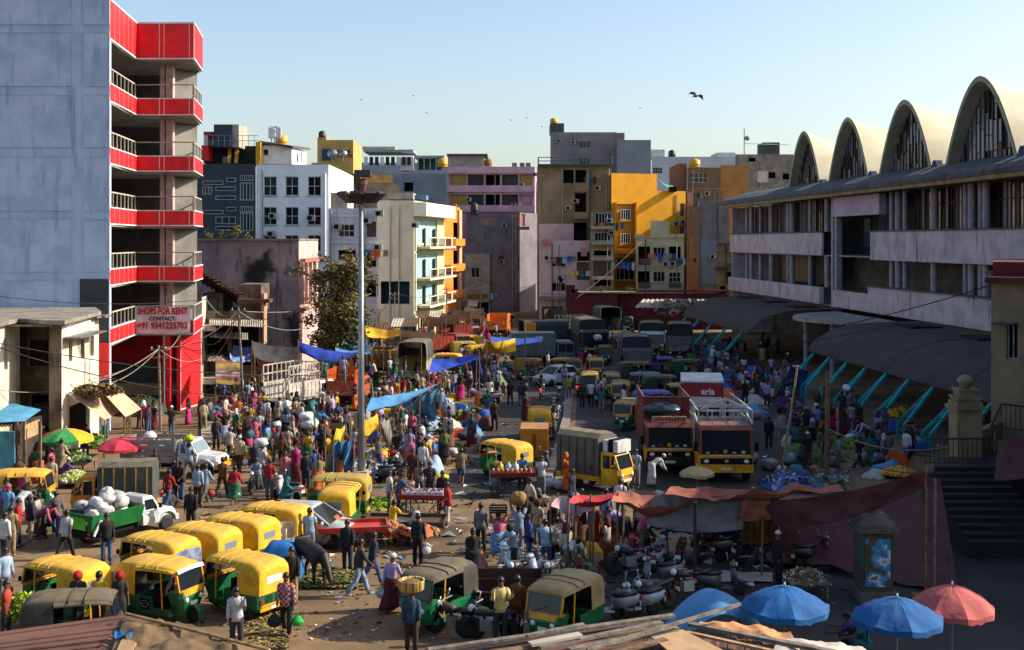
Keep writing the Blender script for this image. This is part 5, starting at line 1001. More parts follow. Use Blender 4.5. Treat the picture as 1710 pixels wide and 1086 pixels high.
  mb=MB();mb.bx(-L/2,xb-.12,-hw,hw,z1,z1+bodyH);b_=setc(mb.build('box_body',PB,r),bodyc)
  for i in range(9):x=-L/2+(xb-.12+L/2)*(i+.5)/9;mb=MB();mb.bx(x-.04,x+.04,-hw-.03,-hw-.002,z1+.05,z1+bodyH-.05);mb.bx(x-.04,x+.04,hw+.002,hw+.03,z1+.05,z1+bodyH-.05);setc(mb.build('rib',PB,b_),bodyc)
 elif body=='hood':
  for nm,a,b in(('body_side',0,1),('body_side',3,2)):slatside(nm,(c4[a],c4[b]),8,bodyH*.5)
  mb=MB();mb.smooth=True;n=12;xs=[-L/2+.02+(xb-.15+L/2)*i/n for i in range(n+1)]
  rr=[arch(x,hw+.03,z1+bodyH*.45,z1+bodyH+.04*noise.noise((x*2,3,L)),.35)for x in xs];k=len(rr[0]);vs=[p for q in rr for p in q]
  mb.add(vs,[(i*k+j,i*k+j+1,(i+1)*k+j+1,(i+1)*k+j)for i in range(n)for j in range(k-1)]);mb.add(rr[-1],[tuple(range(k))]);setc(mb.build('canvas_cover',CV,r),load or '#3f453e')
  mb=MB();mb.tube(rr[0],.05,5);setc(mb.build('hoop',PB,r),bodyc)
 if frame:
  fx=xb-.15;mb=MB();t=z1+bodyH
  for s in(-1,1):mb.beam((fx,s*hw,1.2),(fx,s*hw,t),.1);mb.beam((xf-.3,s*hw,cabH+.05),(xf-.3,s*hw,t-.1),.08);mb.beam((fx,s*hw,t-.1),(xf-.3,s*hw,t-.1),.07);mb.beam((fx,s*hw,cabH+.35),(xf-.3,s*hw,cabH+.05),.07);mb.beam((xf-.3,s*hw,t-.1),(xf-.3,0,t+.45),.08)
  mb.beam((xf-.3,-hw,t-.1),(xf-.3,hw,t-.1),.08);mb.beam((fx,-hw,t-.1),(fx,hw,t-.1),.08)
  for y in(-.6,0,.6):mb.beam((xf-.3,y,cabH+.05),(xf-.3,y,t-.1),.05)
  mb.beam((xf-.3,0,t-.1),(xf-.3,0,t+.45),.06);setc(mb.build('roof_rack',PB,r),frame)
 if board:
  mb=MB();mb.bx(xf-.4,xf-.32,-hw*.72,hw*.72,cabH+.02,cabH+.28);bo=mb.build('name_board',mat('board_cream','#b8a98c',bump=0,obj=True),r)
  for i in range(11):mb=MB();y=-hw*.62+hw*1.24*i/10;mb.bx(xf-.319,xf-.305,y-.055,y+.045,cabH+.07,cabH+.2+.04*(i%3));mb.build('painted_letter',mat('board_red','#a3231c',bump=0)if i==0 else bpy.data.materials['board_red'],bo)
 return r
make_truck('orange nosed truck with a dark tarpaulin bundle and red lettered board on its roof',(*W(1108,59.5),0),R(268),2.25,6.6,2.45,'#6e2c20','#d9941c','slat','#6e241c',2.4,board=True)
make_truck('orange nosed truck with white roof rack frame over the cab, right of the pair',(*W(1195,57.6),0),R(269),2.45,6.4,2.6,'#7c3826','#dd961c','rail','#9a9a98',2.3,frame='#b9bcc0')
ctr=make_truck('white roofed goods truck with red lettered box behind the orange trucks',(*W(1172,68.5),0),R(262),2.3,6.0,2.3,'#b9b4ac','#b9b4ac','box','#8f1d22',2.0)
mb=MB();mb.bx(-3.02,1.3,-1.2,1.2,3.06,3.16);mb.build('white_roof',M['frame_white'],ctr)
textmesh('eria',.55,gw_,'lettering',ctr,Matrix.Translation((-3.03,0,1.9))@Matrix.Rotation(R(-90),4,'Z')@Matrix.Rotation(R(90),4,'X'));
mb=MB();mb.bx(1.281,1.3,-1.1,1.1,2.3,3.0);hb=setc(mb.build('head_board',PB,ctr),'#8f1d22');textmesh('eria',.5,gw_,'lettering',hb,Matrix.Translation((1.31,.3,2.55))@Matrix.Rotation(R(90),4,'Z')@Matrix.Rotation(R(90),4,'X'))
bt_=thing('roof_bundle','shiny dark blue tarpaulin bundle roped on the orange truck cab','bundle',(*W(1108,56.6),2.7));mb=MB(bt_);mb.smooth=True
c_=Vector((*W(1106,57.2),2.95));mb.grid(lambda u,v:c_+Vector(((.95+.12*noise.noise((u*7,v*5,1)))*math.sin(3.14*v)*math.cos(6.283*u),(.6+.1*noise.noise((u*6,v*6,4)))*math.sin(3.14*v)*math.sin(6.283*u),(.3+.14*noise.noise((u*9,v*6,2)))*math.cos(3.14*v))),28,14);mb.build('cover',mat('shiny_blue_tarp','#16263c','#0c1626',bump=.3,rough=.3,sc=4),bt_)
make_truck('white stake truck with open planked side in front of the stained house',(*W(500,77),0),R(64),2.0,5.0,2.0,'#c5c2ba','#c5c2ba','rail','#b5b0a4',2.2)
make_truck('orange slatted truck seen from behind beside the lamp mast',(*W(582,80),0),R(84),1.9,4.4,1.9,'#b9572a','#b9572a','slat','#b8501e',1.5,wh=.36)
make_truck('truck with dark canvas hood open at the back beside the blue tarp stall',(*W(697,91),0),R(86),2.1,5.2,2.2,'#7d7a3a','#c99a1e','hood','#a8a58c',2.5)
make_truck('truck piled with wooden crates behind the lamp mast',(*W(640,98),0),R(82),2.2,5.0,2.2,'#7d4a2a','#7d4a2a','slat','#7a5a36',1.2)
make_truck('red and white sided truck with sacks in the sunny crowd',(*W(735,112),0),R(30),2.2,5.4,2.3,'#8a2a22','#c9c2b8','slat','#a04030',1.1);make_truck('dark red truck end on among the crowd left of the orange one',(*W(765,122),0),R(60),2.2,5.0,2.3,'#7a241e','#7a241e','slat','#702018',1.5)
make_truck('bright orange backed truck below the white street end awnings',(*W(833,138),0),R(86),2.3,5.0,2.6,'#e07a18','#e07a18','slat','#e0791a',1.6)
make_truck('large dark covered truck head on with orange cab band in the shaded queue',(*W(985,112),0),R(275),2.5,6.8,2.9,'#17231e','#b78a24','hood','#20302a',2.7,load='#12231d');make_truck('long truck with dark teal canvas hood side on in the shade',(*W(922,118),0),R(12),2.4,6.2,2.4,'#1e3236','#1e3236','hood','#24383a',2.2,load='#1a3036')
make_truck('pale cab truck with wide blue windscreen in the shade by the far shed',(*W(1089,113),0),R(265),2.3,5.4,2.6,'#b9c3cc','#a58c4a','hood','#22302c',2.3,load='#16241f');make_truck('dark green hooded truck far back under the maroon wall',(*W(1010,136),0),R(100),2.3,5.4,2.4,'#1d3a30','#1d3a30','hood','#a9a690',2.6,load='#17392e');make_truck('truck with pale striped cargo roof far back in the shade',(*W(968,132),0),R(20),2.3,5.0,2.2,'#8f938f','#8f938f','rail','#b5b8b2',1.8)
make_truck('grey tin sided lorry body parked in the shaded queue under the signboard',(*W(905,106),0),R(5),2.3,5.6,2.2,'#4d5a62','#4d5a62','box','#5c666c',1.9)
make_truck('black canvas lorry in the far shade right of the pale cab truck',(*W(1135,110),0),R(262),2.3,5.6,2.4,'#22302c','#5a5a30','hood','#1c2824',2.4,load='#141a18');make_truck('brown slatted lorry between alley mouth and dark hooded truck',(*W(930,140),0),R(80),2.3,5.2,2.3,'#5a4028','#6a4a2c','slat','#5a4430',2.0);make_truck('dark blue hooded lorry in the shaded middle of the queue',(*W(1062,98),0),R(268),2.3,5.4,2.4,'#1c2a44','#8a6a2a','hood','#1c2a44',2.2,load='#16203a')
# pickup and tipper, with bonnets
def make_pickup(label,loc,rz,cabc,bedc,tipper=False,bumper='#d9a51c'):
 r=thing('pickup_truck',label,'pickup truck',loc,rz)
 mb=MB();mb.loft([[Vector(p)for p in((x,-h,.5),(x,-h,z*.86),(x,-h*.86,z),(x,h*.86,z),(x,h,z*.86),(x,h,.5))]for x,h,z in((.35,.82,1.08),(1.3,.82,1.1),(1.32,.74,1.08),(2.15,.72,.98),(2.3,.68,.86))]);b=setc(mb.build('body',PB,r),cabc)
 mb=MB();mb.loft([[Vector(p)for p in((x0,-h,z),(x1,-h,z),(x1,h,z),(x0,h,z))]for z,x0,x1,h in((1.08,.36,1.32,.8),(1.6,.4,1.0,.72),(1.7,.44,.92,.68))]);cbn=setc(mb.build('cabin',PB,r),cabc)
 mb=MB();mb.quad((1.3,-.7,1.14),(1.3,.7,1.14),(1.025,.66,1.6),(1.025,-.66,1.6));mb.build('windscreen',gls2,cbn)
 for s in(-1,1):
  mb=MB();mb.quad((.5,s*.803,1.14),(1.15,s*.803,1.14),(.95,s*.74,1.56),(.5,s*.74,1.56));mb.build('side_window',gls,cbn);mb=MB();mb.smooth=True;mb.ball((2.28,s*.5,.78),.05,.12,.1);mb.build('headlight',lampw,r)
  mb=MB();mb.smooth=True;mb.grid(lambda u,v:Vector((1.7+.46*math.cos(R(180*u)),s*(.72+.14*v),.42+.46*math.sin(R(180*u)))),10,2);setc(mb.build('wheel_arch',PB,r),cabc)
  wheel(r,(1.7,s*.7,.36),.36,.2);wheel(r,(-1.45,s*.7,.36),.36,.2);mb=MB();mb.bx(1.16,1.2,s*.95-.08,s*.95+.08,1.15,1.35);mb.build('mirror',M['dark'],r)
  mb=MB();mb.bx(-2.42,-2.39,s*.7-.08,s*.7+.08,.62,.72);mb.build('tail_light',lampr,r);mb=MB();mb.bx(.5,1.2,s*.822-.004,s*.822+.006,.6,1.05);d=setc(mb.build('door',PB,r),cabc);mb=MB();mb.bx(.55,.68,s*.84-.012,s*.84+.012,.92,.95);mb.build('handle',M['dark'],d)
 mb=MB();mb.bx(2.2,2.4,-.78,.78,.42,.66);setc(mb.build('bumper',PB,r),bumper);mb=MB();mb.bx(2.26,2.33,-.36,.36,.68,.86);mb.build('grille',M['dark'],r);mb=MB();mb.bx(-2.4,.3,-.5,.5,.42,.7);mb.build('chassis',M['dark'],r)
 if tipper:
  mb=MB();o_=[(-2.35,.95),(.3,.95)];
  rg=lambda z,e,f:[Vector((-2.3-e,-.75-f,z)),Vector((.28+e*.3,-.75-f,z)),Vector((.28+e*.3,.75+f,z)),Vector((-2.3-e,.75+f,z))]
  mb.loft([rg(.72,0,0),rg(1.45,.12,.22),rg(1.45,.06,.16),rg(.8,-.06,-.06)]);setc(mb.build('skip',PB,r),bedc)
  mb=MB();mb.bx(-2.43,-2.39,-.5,.5,.8,1.3);setc(mb.build('tail_panel',PB,r),'#57b52a')
  for s in(-1,1):mb=MB();mb.beam((-2.3,s*.9,.6),(-2.0,s*.95,1.2),.08);mb.beam((-1.6,s*.9,.6),(-2.0,s*.95,1.2),.08);mb.build('stay',gw_,r)
 else:
  for s in(-1,1):
   for k in range(4):mb=MB();mb.bx(-2.4,.28,s*.85-.02,s*.85+.02,.74+k*.26,.96+k*.26);setc(mb.build('side_plank',PB,r),bedc)
   for x in(-2.38,-1.5,-.6,.24):mb=MB();mb.bx(x-.04,x+.04,s*.88-.03,s*.88+.03,.7,1.85);setc(mb.build('stake',PB,r),bedc)
   mb=MB();mb.beam((-2.38,s*.88,1.84),(.26,s*.88,1.84),.05);setc(mb.build('top_rail',PB,r),bedc)
  for k in range(4):[(lambda b:(b.bx(x0,x0+.04,-.84,.84,.74+k*.26,.95+k*.26),setc(b.build('end_plank',PB,r),bedc)))(MB())for x0 in(.28,-2.43)]
  mb=MB();mb.bx(-2.4,.28,-.84,.84,.68,.735);setc(mb.build('load_floor',PB,r),bedc)
 return r
make_pickup('white bonneted pickup with grey planked bed and yellow bumper on the left',(*W(296,56.5),0),R(-8),'#c9cbcc','#8a8680')
make_pickup('small white tipper with green skip heaped with white sacks',(*W(207,44.6),0),R(58),'#c9cbcc','#146b34',True,'#c9cbcc').scale=(.86,.86,.86)
def make_car(label,loc,rz,c):
 r=thing('car',label,'car',loc,rz);mb=MB();mb.smooth=True
 pr=[(-1.85,.45,.66,.7),(-1.8,.3,.84,.78),(-1.1,.22,.9,.82),(-.2,.2,.9,.83),(.7,.2,.9,.82),(1.3,.22,.8,.78),(1.75,.28,.68,.7),(1.86,.4,.56,.6)]
 mb.loft([[Vector(p)for p in((x,-h,z0),(x,-h*1.02,(z0+z1)/2),(x,-h*.93,z1),(x,0,z1+.03),(x,h*.93,z1),(x,h*1.02,(z0+z1)/2),(x,h,z0))]for x,z0,z1,h in pr]);b=setc(mb.build('body',PB,r),c)
 mb=MB();mb.smooth=False;mb.loft([[Vector(p)for p in((x0,-h,z),(x1,-h,z),(x1,h,z),(x0,h,z))]for z,x0,x1,h in((.88,-1.72,.95,.76),(1.36,-1.35,.2,.62))]);g_=mb.build('windows',gls,r)
 mb=MB();mb.smooth=True;mb.loft([[Vector(p)for p in((x0,-h,z),(x1,-h,z),(x1,h,z),(x0,h,z))]for z,x0,x1,h in((1.355,-1.38,.22,.635),(1.42,-1.3,.1,.6),(1.45,-1.1,-.1,.5))]);setc(mb.build('roof',PB,r),c)
 for s in(-1,1):
  mb=MB();mb.beam((.96,s*.75,.88),(.2,s*.62,1.37),.06);mb.beam((-.35,s*.77,.88),(-.4,s*.63,1.37),.07);mb.beam((-1.7,s*.75,.88),(-1.36,s*.62,1.37),.09);setc(mb.build('roof_pillar',PB,r),c)
  for x in(1.15,-1.2):wheel(r,(x,s*.72,.29),.29,.18)
  mb=MB();mb.smooth=True;mb.ball((1.72,s*.5,.64),.12,.17,.08);mb.build('headlight',lampw,r);mb=MB();mb.smooth=True;mb.ball((.75,s*.9,.96),.06,.1,.07);setc(mb.build('mirror',PB,r),c);mb=MB();mb.bx(-1.86,-1.78,s*.6-.1,s*.6+.1,.62,.78);mb.build('tail_light',lampr,r)
  mb=MB();mb.bx(-.3,.72,s*.845-.006,s*.845+.006,.32,.86);d=setc(mb.build('door',PB,r),c);mb=MB();mb.bx(-.2,-.05,s*.86-.012,s*.86+.012,.74,.77);mb.build('handle',chrome,d)
 mb=MB();mb.bx(1.86,1.88,-.25,.25,.38,.48);mb.build('number_plate',plate,r);mb=MB();mb.bx(1.82,1.865,-.4,.4,.5,.58);mb.build('grille',M['dark'],r);return r
make_car('white hatchback driving towards us in the shaded lane',(*W(928,92),0),R(222),'#b9c2cc');make_car('silver hatchback with its windscreen in the sun behind the parked auto row',(*W(520,43.6),0),R(-12),'#a9b1b8')
# motorbikes and scooters
def make_bike():
 r=thing('motorbike','motorbike','motorbike');wheel(r,(.62,0,.3),.3,.1);wheel(r,(-.62,0,.3),.3,.12)
 mb=MB();mb.smooth=True;mb.loft([[Vector((x,y*h,z+zz*q))for y,zz in((-1,0),(-.8,.8),(0,1),(.8,.8),(1,0),(.7,-.7),(-.7,-.7))]for x,h,z,q in((.42,.05,.78,.06),(.3,.14,.8,.13),(.05,.15,.78,.13),(-.1,.1,.74,.08))]);setc(mb.build('tank',PB,r),'#1a1a1c')
 mb=MB();mb.smooth=True;mb.loft([[Vector((x,-h,z)),Vector((x,-h,z+.07)),Vector((x,h,z+.07)),Vector((x,h,z))]for x,h,z in((0,.1,.74),(-.3,.13,.74),(-.75,.11,.8),(-.82,.06,.83))]);mb.build('seat',seatm,r)
 mb=MB();mb.bx(-.15,.2,-.13,.13,.28,.6);mb.tube([(-.2,-.16,.3),(-.85,-.18,.36)],[.03,.05],6);mb.build('engine',M['steel'],r)
 mb=MB();mb.tube([(.62,-.08,.3),(.36,-.07,.9)],.025,5);mb.tube([(.62,.08,.3),(.36,.07,.9)],.025,5);mb.tube([(.36,0,.85),(0,0,.55),(-.62,0,.3)],.03,5);mb.tube([(-.62,-.1,.3),(-.5,-.1,.75)],.025,5);mb.tube([(-.62,.1,.3),(-.5,.1,.75)],.025,5);mb.build('frame',M['dark'],r)
 mb=MB();mb.tube([(.2,-.36,1.0),(.34,-.12,.98),(.34,.12,.98),(.2,.36,1.0)],.016,5);mb.build('handlebar',chrome,r)
 mb=MB();mb.smooth=True;mb.ball((.46,0,.88),.1,.11,.11);hl=mb.build('headlight',lampw,r)
 mb=MB();mb.smooth=True
 for cx_,a0 in((.62,20),(-.62,30)):mb.grid(lambda u,v:Vector((cx_+.34*math.cos(R(a0+130*u)),(v-.5)*.12,.3+.34*math.sin(R(a0+130*u)))),8,1)
 setc(mb.build('mudguard',PB,r),'#1a1a1c')
 for s in(-1,1):mb=MB();mb.smooth=True;mb.tube([(.28,s*.24,.99),(.26,s*.3,1.14)],.008,4);mb.ball((.25,s*.32,1.19),.015,.07,.05);mb.build('mirror',chrome,r)
 mb=MB();mb.bx(-.95,-.9,-.07,.07,.68,.76);mb.build('tail_light',lampr,r);mb=MB();mb.bx(-.965,-.94,-.1,.1,.48,.6);mb.build('number_plate',plate,r);return r
def make_scooter():
 r=thing('scooter','scooter','scooter');wheel(r,(.6,0,.22),.22,.1);wheel(r,(-.55,0,.22),.22,.11)
 mb=MB();mb.smooth=True;mb.loft([[Vector((x,y*h,z+zz*q))for y,zz in((-1,.2),(-.85,.8),(0,1),(.85,.8),(1,.2),(.8,-.8),(-.8,-.8))]for x,h,z,q in((-.08,.16,.5,.2),(-.4,.2,.54,.2),(-.75,.16,.6,.15),(-.9,.06,.66,.06))]);setc(mb.build('rear_body',PB,r),'#8a97a8')
 mb=MB();mb.smooth=True;mb.loft([[Vector((x,y*h,z))for x,y in((x0-.06,-1),(x0+.04,-.6),(x0+.08,0),(x0+.04,.6),(x0-.06,1))]for x0,h,z in((.42,.2,.3),(.42,.22,.6),(.34,.16,.9))]);mb.bx(-.1,.42,-.16,.16,.26,.32);setc(mb.build('leg_shield',PB,r),'#8a97a8')
 mb=MB();mb.smooth=True;mb.loft([[Vector((x,-h,z)),Vector((x,-h,z+.09)),Vector((x,h,z+.09)),Vector((x,h,z))]for x,h,z in((-.05,.1,.72),(-.35,.15,.71),(-.78,.13,.77))]);mb.build('seat',seatm,r)
 mb=MB();mb.smooth=True;mb.ball((.34,0,.98),.12,.15,.1);setc(mb.build('cowl',PB,r),'#8a97a8');mb=MB();mb.smooth=True;mb.ball((.44,0,.99),.04,.09,.06);mb.build('headlight',lampw,r)
 mb=MB();mb.tube([(.22,-.34,1.0),(.32,0,.99),(.22,.34,1.0)],.018,5);mb.tube([(.36,0,.9),(.6,0,.22)],.03,5);mb.build('handlebar',M['dark'],r)
 mb=MB();mb.smooth=True;mb.grid(lambda u,v:Vector((.6+.27*math.cos(R(10+150*u)),(v-.5)*.15,.22+.27*math.sin(R(10+150*u)))),8,1);setc(mb.build('mudguard',PB,r),'#8a97a8')
 for s in(-1,1):mb=MB();mb.smooth=True;mb.tube([(.27,s*.24,1.0),(.25,s*.3,1.16)],.008,4);mb.ball((.24,s*.31,1.21),.015,.065,.05);mb.build('mirror',chrome,r)
 mb=MB();mb.bx(-.93,-.88,-.1,.1,.6,.7);mb.build('tail_light',lampr,r);mb=MB();mb.bx(-.9,-.875,-.1,.1,.42,.53);mb.build('number_plate',plate,r);return r
bike0,scoo0=make_bike(),make_scooter()
def twowheel(kind,x,y,hd,label,c,z=0):
 pr=bike0 if kind=='b' else scoo0;cols={k:c for k in('tank','mudguard','rear_body','leg_shield','cowl')}
 o=copy_tree(pr,G(x,y,z),R(hd),label,cols,group='motorbikes parked round the market' if kind=='b' else 'scooters parked round the market');o.rotation_euler.x=R(random.choice((-6,5,7)));return o
SLV,GRY,BLU,RED_='#9aa6b4','#4b5056','#20344f','#7a1a1c'
for a in(('b',1112,935,80,'black motorbike left of the thin tent pole',BLK),('b',1135,945,75,'black motorbike with pale number plate nearest the tent pole','#17171a'),('b',1170,915,60,'dark motorbike right behind the tent pole',GRY),('s',1205,912,20,'silver edged scooter in front of the blue tarp',GRY),('b',1245,920,15,'dark motorbike under the right end of the blue tarp',BLK),('s',1340,925,30,'dark scooter deep in the red tent shade',BLU),('b',1150,1002,200,'motorbike with red tail light lying towards the blue tent',BLK),('s',1205,995,10,'scooter by the white spread cloth',GRY),('s',1062,1030,200,'silver scooter behind the tan auto rickshaw',SLV),('s',1018,1035,190,'pale scooter close behind the tan auto rickshaw','#8d939b'),('b',1090,1022,210,'black motorbike with raised tail beside the silver scooter',BLK),('s',846,960,250,'white scooter beside the rope carrier with a green bag on its floor','#aab2bc'),('s',895,975,255,'silver scooter with its front to us near the bending man',SLV),('b',925,985,250,'dark motorbike with round mirror near the bending man',GRY),('b',760,1062,160,'black motorbike half hidden beside the black auto rickshaw',BLK),('b',815,1068,170,'black motorbike in the shade before the man in pale yellow',BLK),('s',480,836,150,'white nosed scooter beside the parked auto rickshaw row','#b9bcc0'),('b',430,822,260,'motorbike facing us in the sunny crowd',GRY),('s',688,905,80,'white scooter beside the red hand cart','#c2c5c8'),('s',655,805,190,'teal scooter behind the lamp mast','#1d5566'),('s',628,808,185,'dark blue scooter right beside the lamp mast',BLU),('b',268,855,60,'red motorbike beside the white tipper',RED_),('b',904,665,82,'motorbike with glowing tail light in the shaded lane',BLK),('b',966,660,85,'motorbike with tail light between the auto queue and kerb',BLK),('b',932,668,265,'motorbike with lit headlamp coming down the shaded lane',GRY),('b',922,690,80,'first motorbike parked along the shaded kerb',BLK),('b',928,705,75,'second motorbike parked along the shaded kerb',GRY),('b',922,720,80,'third motorbike parked along the shaded kerb',RED_),('b',918,738,70,'fourth motorbike parked along the shaded kerb',BLU),('s',905,792,70,'dark scooter standing behind the box van',GRY),('b',822,650,200,'motorbike in the crowd left of the shaded lane, foremost',GRY),('b',838,640,210,'motorbike with a pale rag beside the lane edge',BLU),('b',806,662,190,'blue motorbike among the lane edge stalls',BLU),('b',858,632,215,'motorbike under the far lane shade',BLK),('s',792,645,180,'scooter behind the blue tarp stall',SLV),('b',875,652,100,'dark motorbike being pushed in the lane',BLK),('s',818,675,200,'pale scooter beside yellow cloth stall',SLV),('b',1290,900,20,'motorbike against the red tarp',BLK),('b',1080,925,95,'motorbike at the left end of the yard row',GRY),('s',1098,950,70,'pale scooter in the yard row by the cloth bales',SLV),('b',1185,935,50,'black motorbike third right of the tent pole',BLK),('s',1225,935,30,'grey scooter under the brown and yellow cloth',GRY),('b',1262,940,25,'dark motorbike beside the skullcap wearer',BLK),('b',1310,940,20,'motorbike just right of the skullcap wearer',BLU),('s',1365,950,15,'black scooter before the shrine',BLK),('b',1055,960,190,'motorbike lying by the cloth bale pile',BLK),('s',1100,985,200,'dusty scooter in the middle of the yard','#6a6e74'),('b',795,1035,160,'dark motorbike by the rust red skip',BLK),('b',870,985,240,'black motorbike between the white and silver scooters',BLK)):twowheel(*a)
for o in(bike0,scoo0):
 for c in list(o.children_recursive):bpy.data.objects.remove(c)
 bpy.data.objects.remove(o)
glow=mat('brake_glow','#ff1a10',bump=0,emit=4,obj=True)
for nm in('motorbike with glowing tail light in the shaded lane','motorbike with tail light between the auto queue and kerb'):
 for o in bpy.data.objects:
  if o.get('label')==nm:
   for c in o.children:
    if c.name.startswith('tail_light'):c.data=c.data.copy();c.data.materials[0]=glow
# people
SKIN=mat('skin','#6b4430','#563424',sc=6,rough=.6,bump=0,obj=True);EYE=mat('eye_dark','#0c0806',bump=0,obj=True);CLO=mat('cloth','#888',oi=True,obj=True,sc=5,rough=.9,bump=.25,bsc=10);HAIR=mat('hair','#0d0a08','#17110d',sc=8,rough=.5,bump=.1,obj=True)
def _pattern(m):
 n=m.node_tree.nodes;l=m.node_tree.links;b=n['Principled BSDF'];c=b.inputs['Base Color'].links[0].from_socket;oi=n.new('ShaderNodeObjectInfo');tc=n.new('ShaderNodeTexCoord');w=n.new('ShaderNodeTexChecker');w.inputs['Scale'].default_value=22;l.new(tc.outputs['Object'],w.inputs[0]);g=n.new('ShaderNodeMath');g.operation='GREATER_THAN';g.inputs[1].default_value=.6;l.new(oi.outputs['Random'],g.inputs[0]);k=n.new('ShaderNodeMath');k.operation='MULTIPLY';l.new(g.outputs[0],k.inputs[0]);l.new(w.outputs['Fac'],k.inputs[1]);h=n.new('ShaderNodeHueSaturation');h.inputs['Value'].default_value=.55;l.new(c,h.inputs['Color']);x=n.new('ShaderNodeMix');x.data_type='RGBA';l.new(k.outputs[0],x.inputs[0]);l.new(c,x.inputs[6]);l.new(h.outputs[0],x.inputs[7]);l.new(x.outputs[2],b.inputs['Base Color'])
_pattern(CLO)
PLAID=mat('plaid_cloth','#7d1420',obj=True)
def _plaid(m):
 n=m.node_tree.nodes;l=m.node_tree.links;tc=n.new('ShaderNodeTexCoord');ck=n.new('ShaderNodeTexChecker');ck.inputs['Scale'].default_value=14;ck.inputs['Color1'].default_value=tocol('#8c1a2a');ck.inputs['Color2'].default_value=tocol('#c9b8b8')
 wv=n.new('ShaderNodeTexChecker');wv.inputs['Scale'].default_value=5;wv.inputs['Color1'].default_value=tocol('#7d1420');wv.inputs['Color2'].default_value=tocol('#2a1116');mx=n.new('ShaderNodeMix');mx.data_type='RGBA';mx.inputs[0].default_value=.5
 l.new(tc.outputs['Object'],ck.inputs[0]);l.new(tc.outputs['Object'],wv.inputs[0]);l.new(ck.outputs[0],mx.inputs[6]);l.new(wv.outputs[0],mx.inputs[7]);l.new(mx.outputs[2],n['Principled BSDF'].inputs['Base Color'])
_plaid(PLAID)
def dirv(a,b=0,s=1):a,b=R(a),R(b);return Vector((math.sin(a)*math.cos(b),s*math.sin(b),-math.cos(a)*math.cos(b)))
# arms: (swing, out, elbow bend) left, right; legs: (swing, knee) left, right
POSES=dict(stand=(2,[(4,8,12),(0,9,10)],[(3,3),(-3,2)],0),stand2=(4,[(12,10,50),(-4,8,15)],[(8,6),(-4,0)],10),walk=(5,[(-22,7,15),(24,7,25)],[(24,8),(-20,22)],0),walk2=(6,[(20,8,30),(-18,7,12)],[(-16,30),(20,4)],5),fold=(2,[(28,14,105),(28,14,105)],[(3,2),(-4,2)],0),phone=(3,[(35,12,125),(5,8,15)],[(4,2),(-2,3)],8),headload=(2,[(160,22,28),(160,22,28)],[(16,10),(-14,16)],0),headload1=(2,[(158,24,30),(2,8,15)],[(-14,18),(18,6)],0),bag=(3,[(0,10,4),(3,10,6)],[(12,6),(-12,14)],0),bend=(62,[(28,6,8),(20,8,14)],[(6,8),(-2,6)],40),squat=(22,[(50,10,30),(55,12,35)],[(112,142),(104,136)],12),sit=(10,[(35,8,45),(40,8,40)],[(84,86),(80,78)],12),reach=(16,[(72,8,14),(40,10,30)],[(10,6),(-8,2)],12),ride=(14,[(58,12,22),(58,12,22)],[(72,78),(72,78)],4),back=(-3,[(-28,12,30),(-28,12,30)],[(3,2),(-3,2)],0))
def skel(pose):
 lean,arms,legs,nod=POSES[pose];lr=R(lean);t=Vector((math.sin(lr),0,math.cos(lr)));f=Vector((math.cos(lr),0,-math.sin(lr)));J={}
 pel=Vector((0,0,0));J['pel']=pel;J['waist']=pel+t*.15;J['chest']=pel+t*.36;J['neck']=pel+t*.53
 hd=(t+Vector((math.sin(R(nod)),0,math.cos(R(nod))))).normalized();J['head']=J['neck']+hd*.13;J['top']=J['head']+hd*.1;J['hd']=hd;J['t']=t;J['f']=f
 for i,s in enumerate((1,-1)):
  a,o,e=arms[i];J[f'sh{i}']=pel+t*.46+Vector((0,s*.17,0));J[f'el{i}']=J[f'sh{i}']+dirv(a,o,s)*.27;J[f'wr{i}']=J[f'el{i}']+dirv(a+e,o*.3,s)*.24;J[f'ha{i}']=J[f'wr{i}']+dirv(a+e,0,s)*.08;J[f'hdir{i}']=dirv(a+e,0,s)
  a,k=legs[i];J[f'hp{i}']=pel+Vector((0,s*.09,-.03));J[f'kn{i}']=J[f'hp{i}']+dirv(a,3 if pose not in('squat','sit','ride')else 9,s)*.43;J[f'an{i}']=J[f'kn{i}']+dirv(a-k,0,s)*.41;J[f'to{i}']=J[f'an{i}']+Vector((.15,s*.02,-.05))
 dz=.085-min(J['an0'].z,J['an1'].z)
 for k in J:
  if k not in('hd','t','f')and not k.startswith('hdir'):J[k]=J[k]+Vector((0,0,dz))
 return J
_cache={}
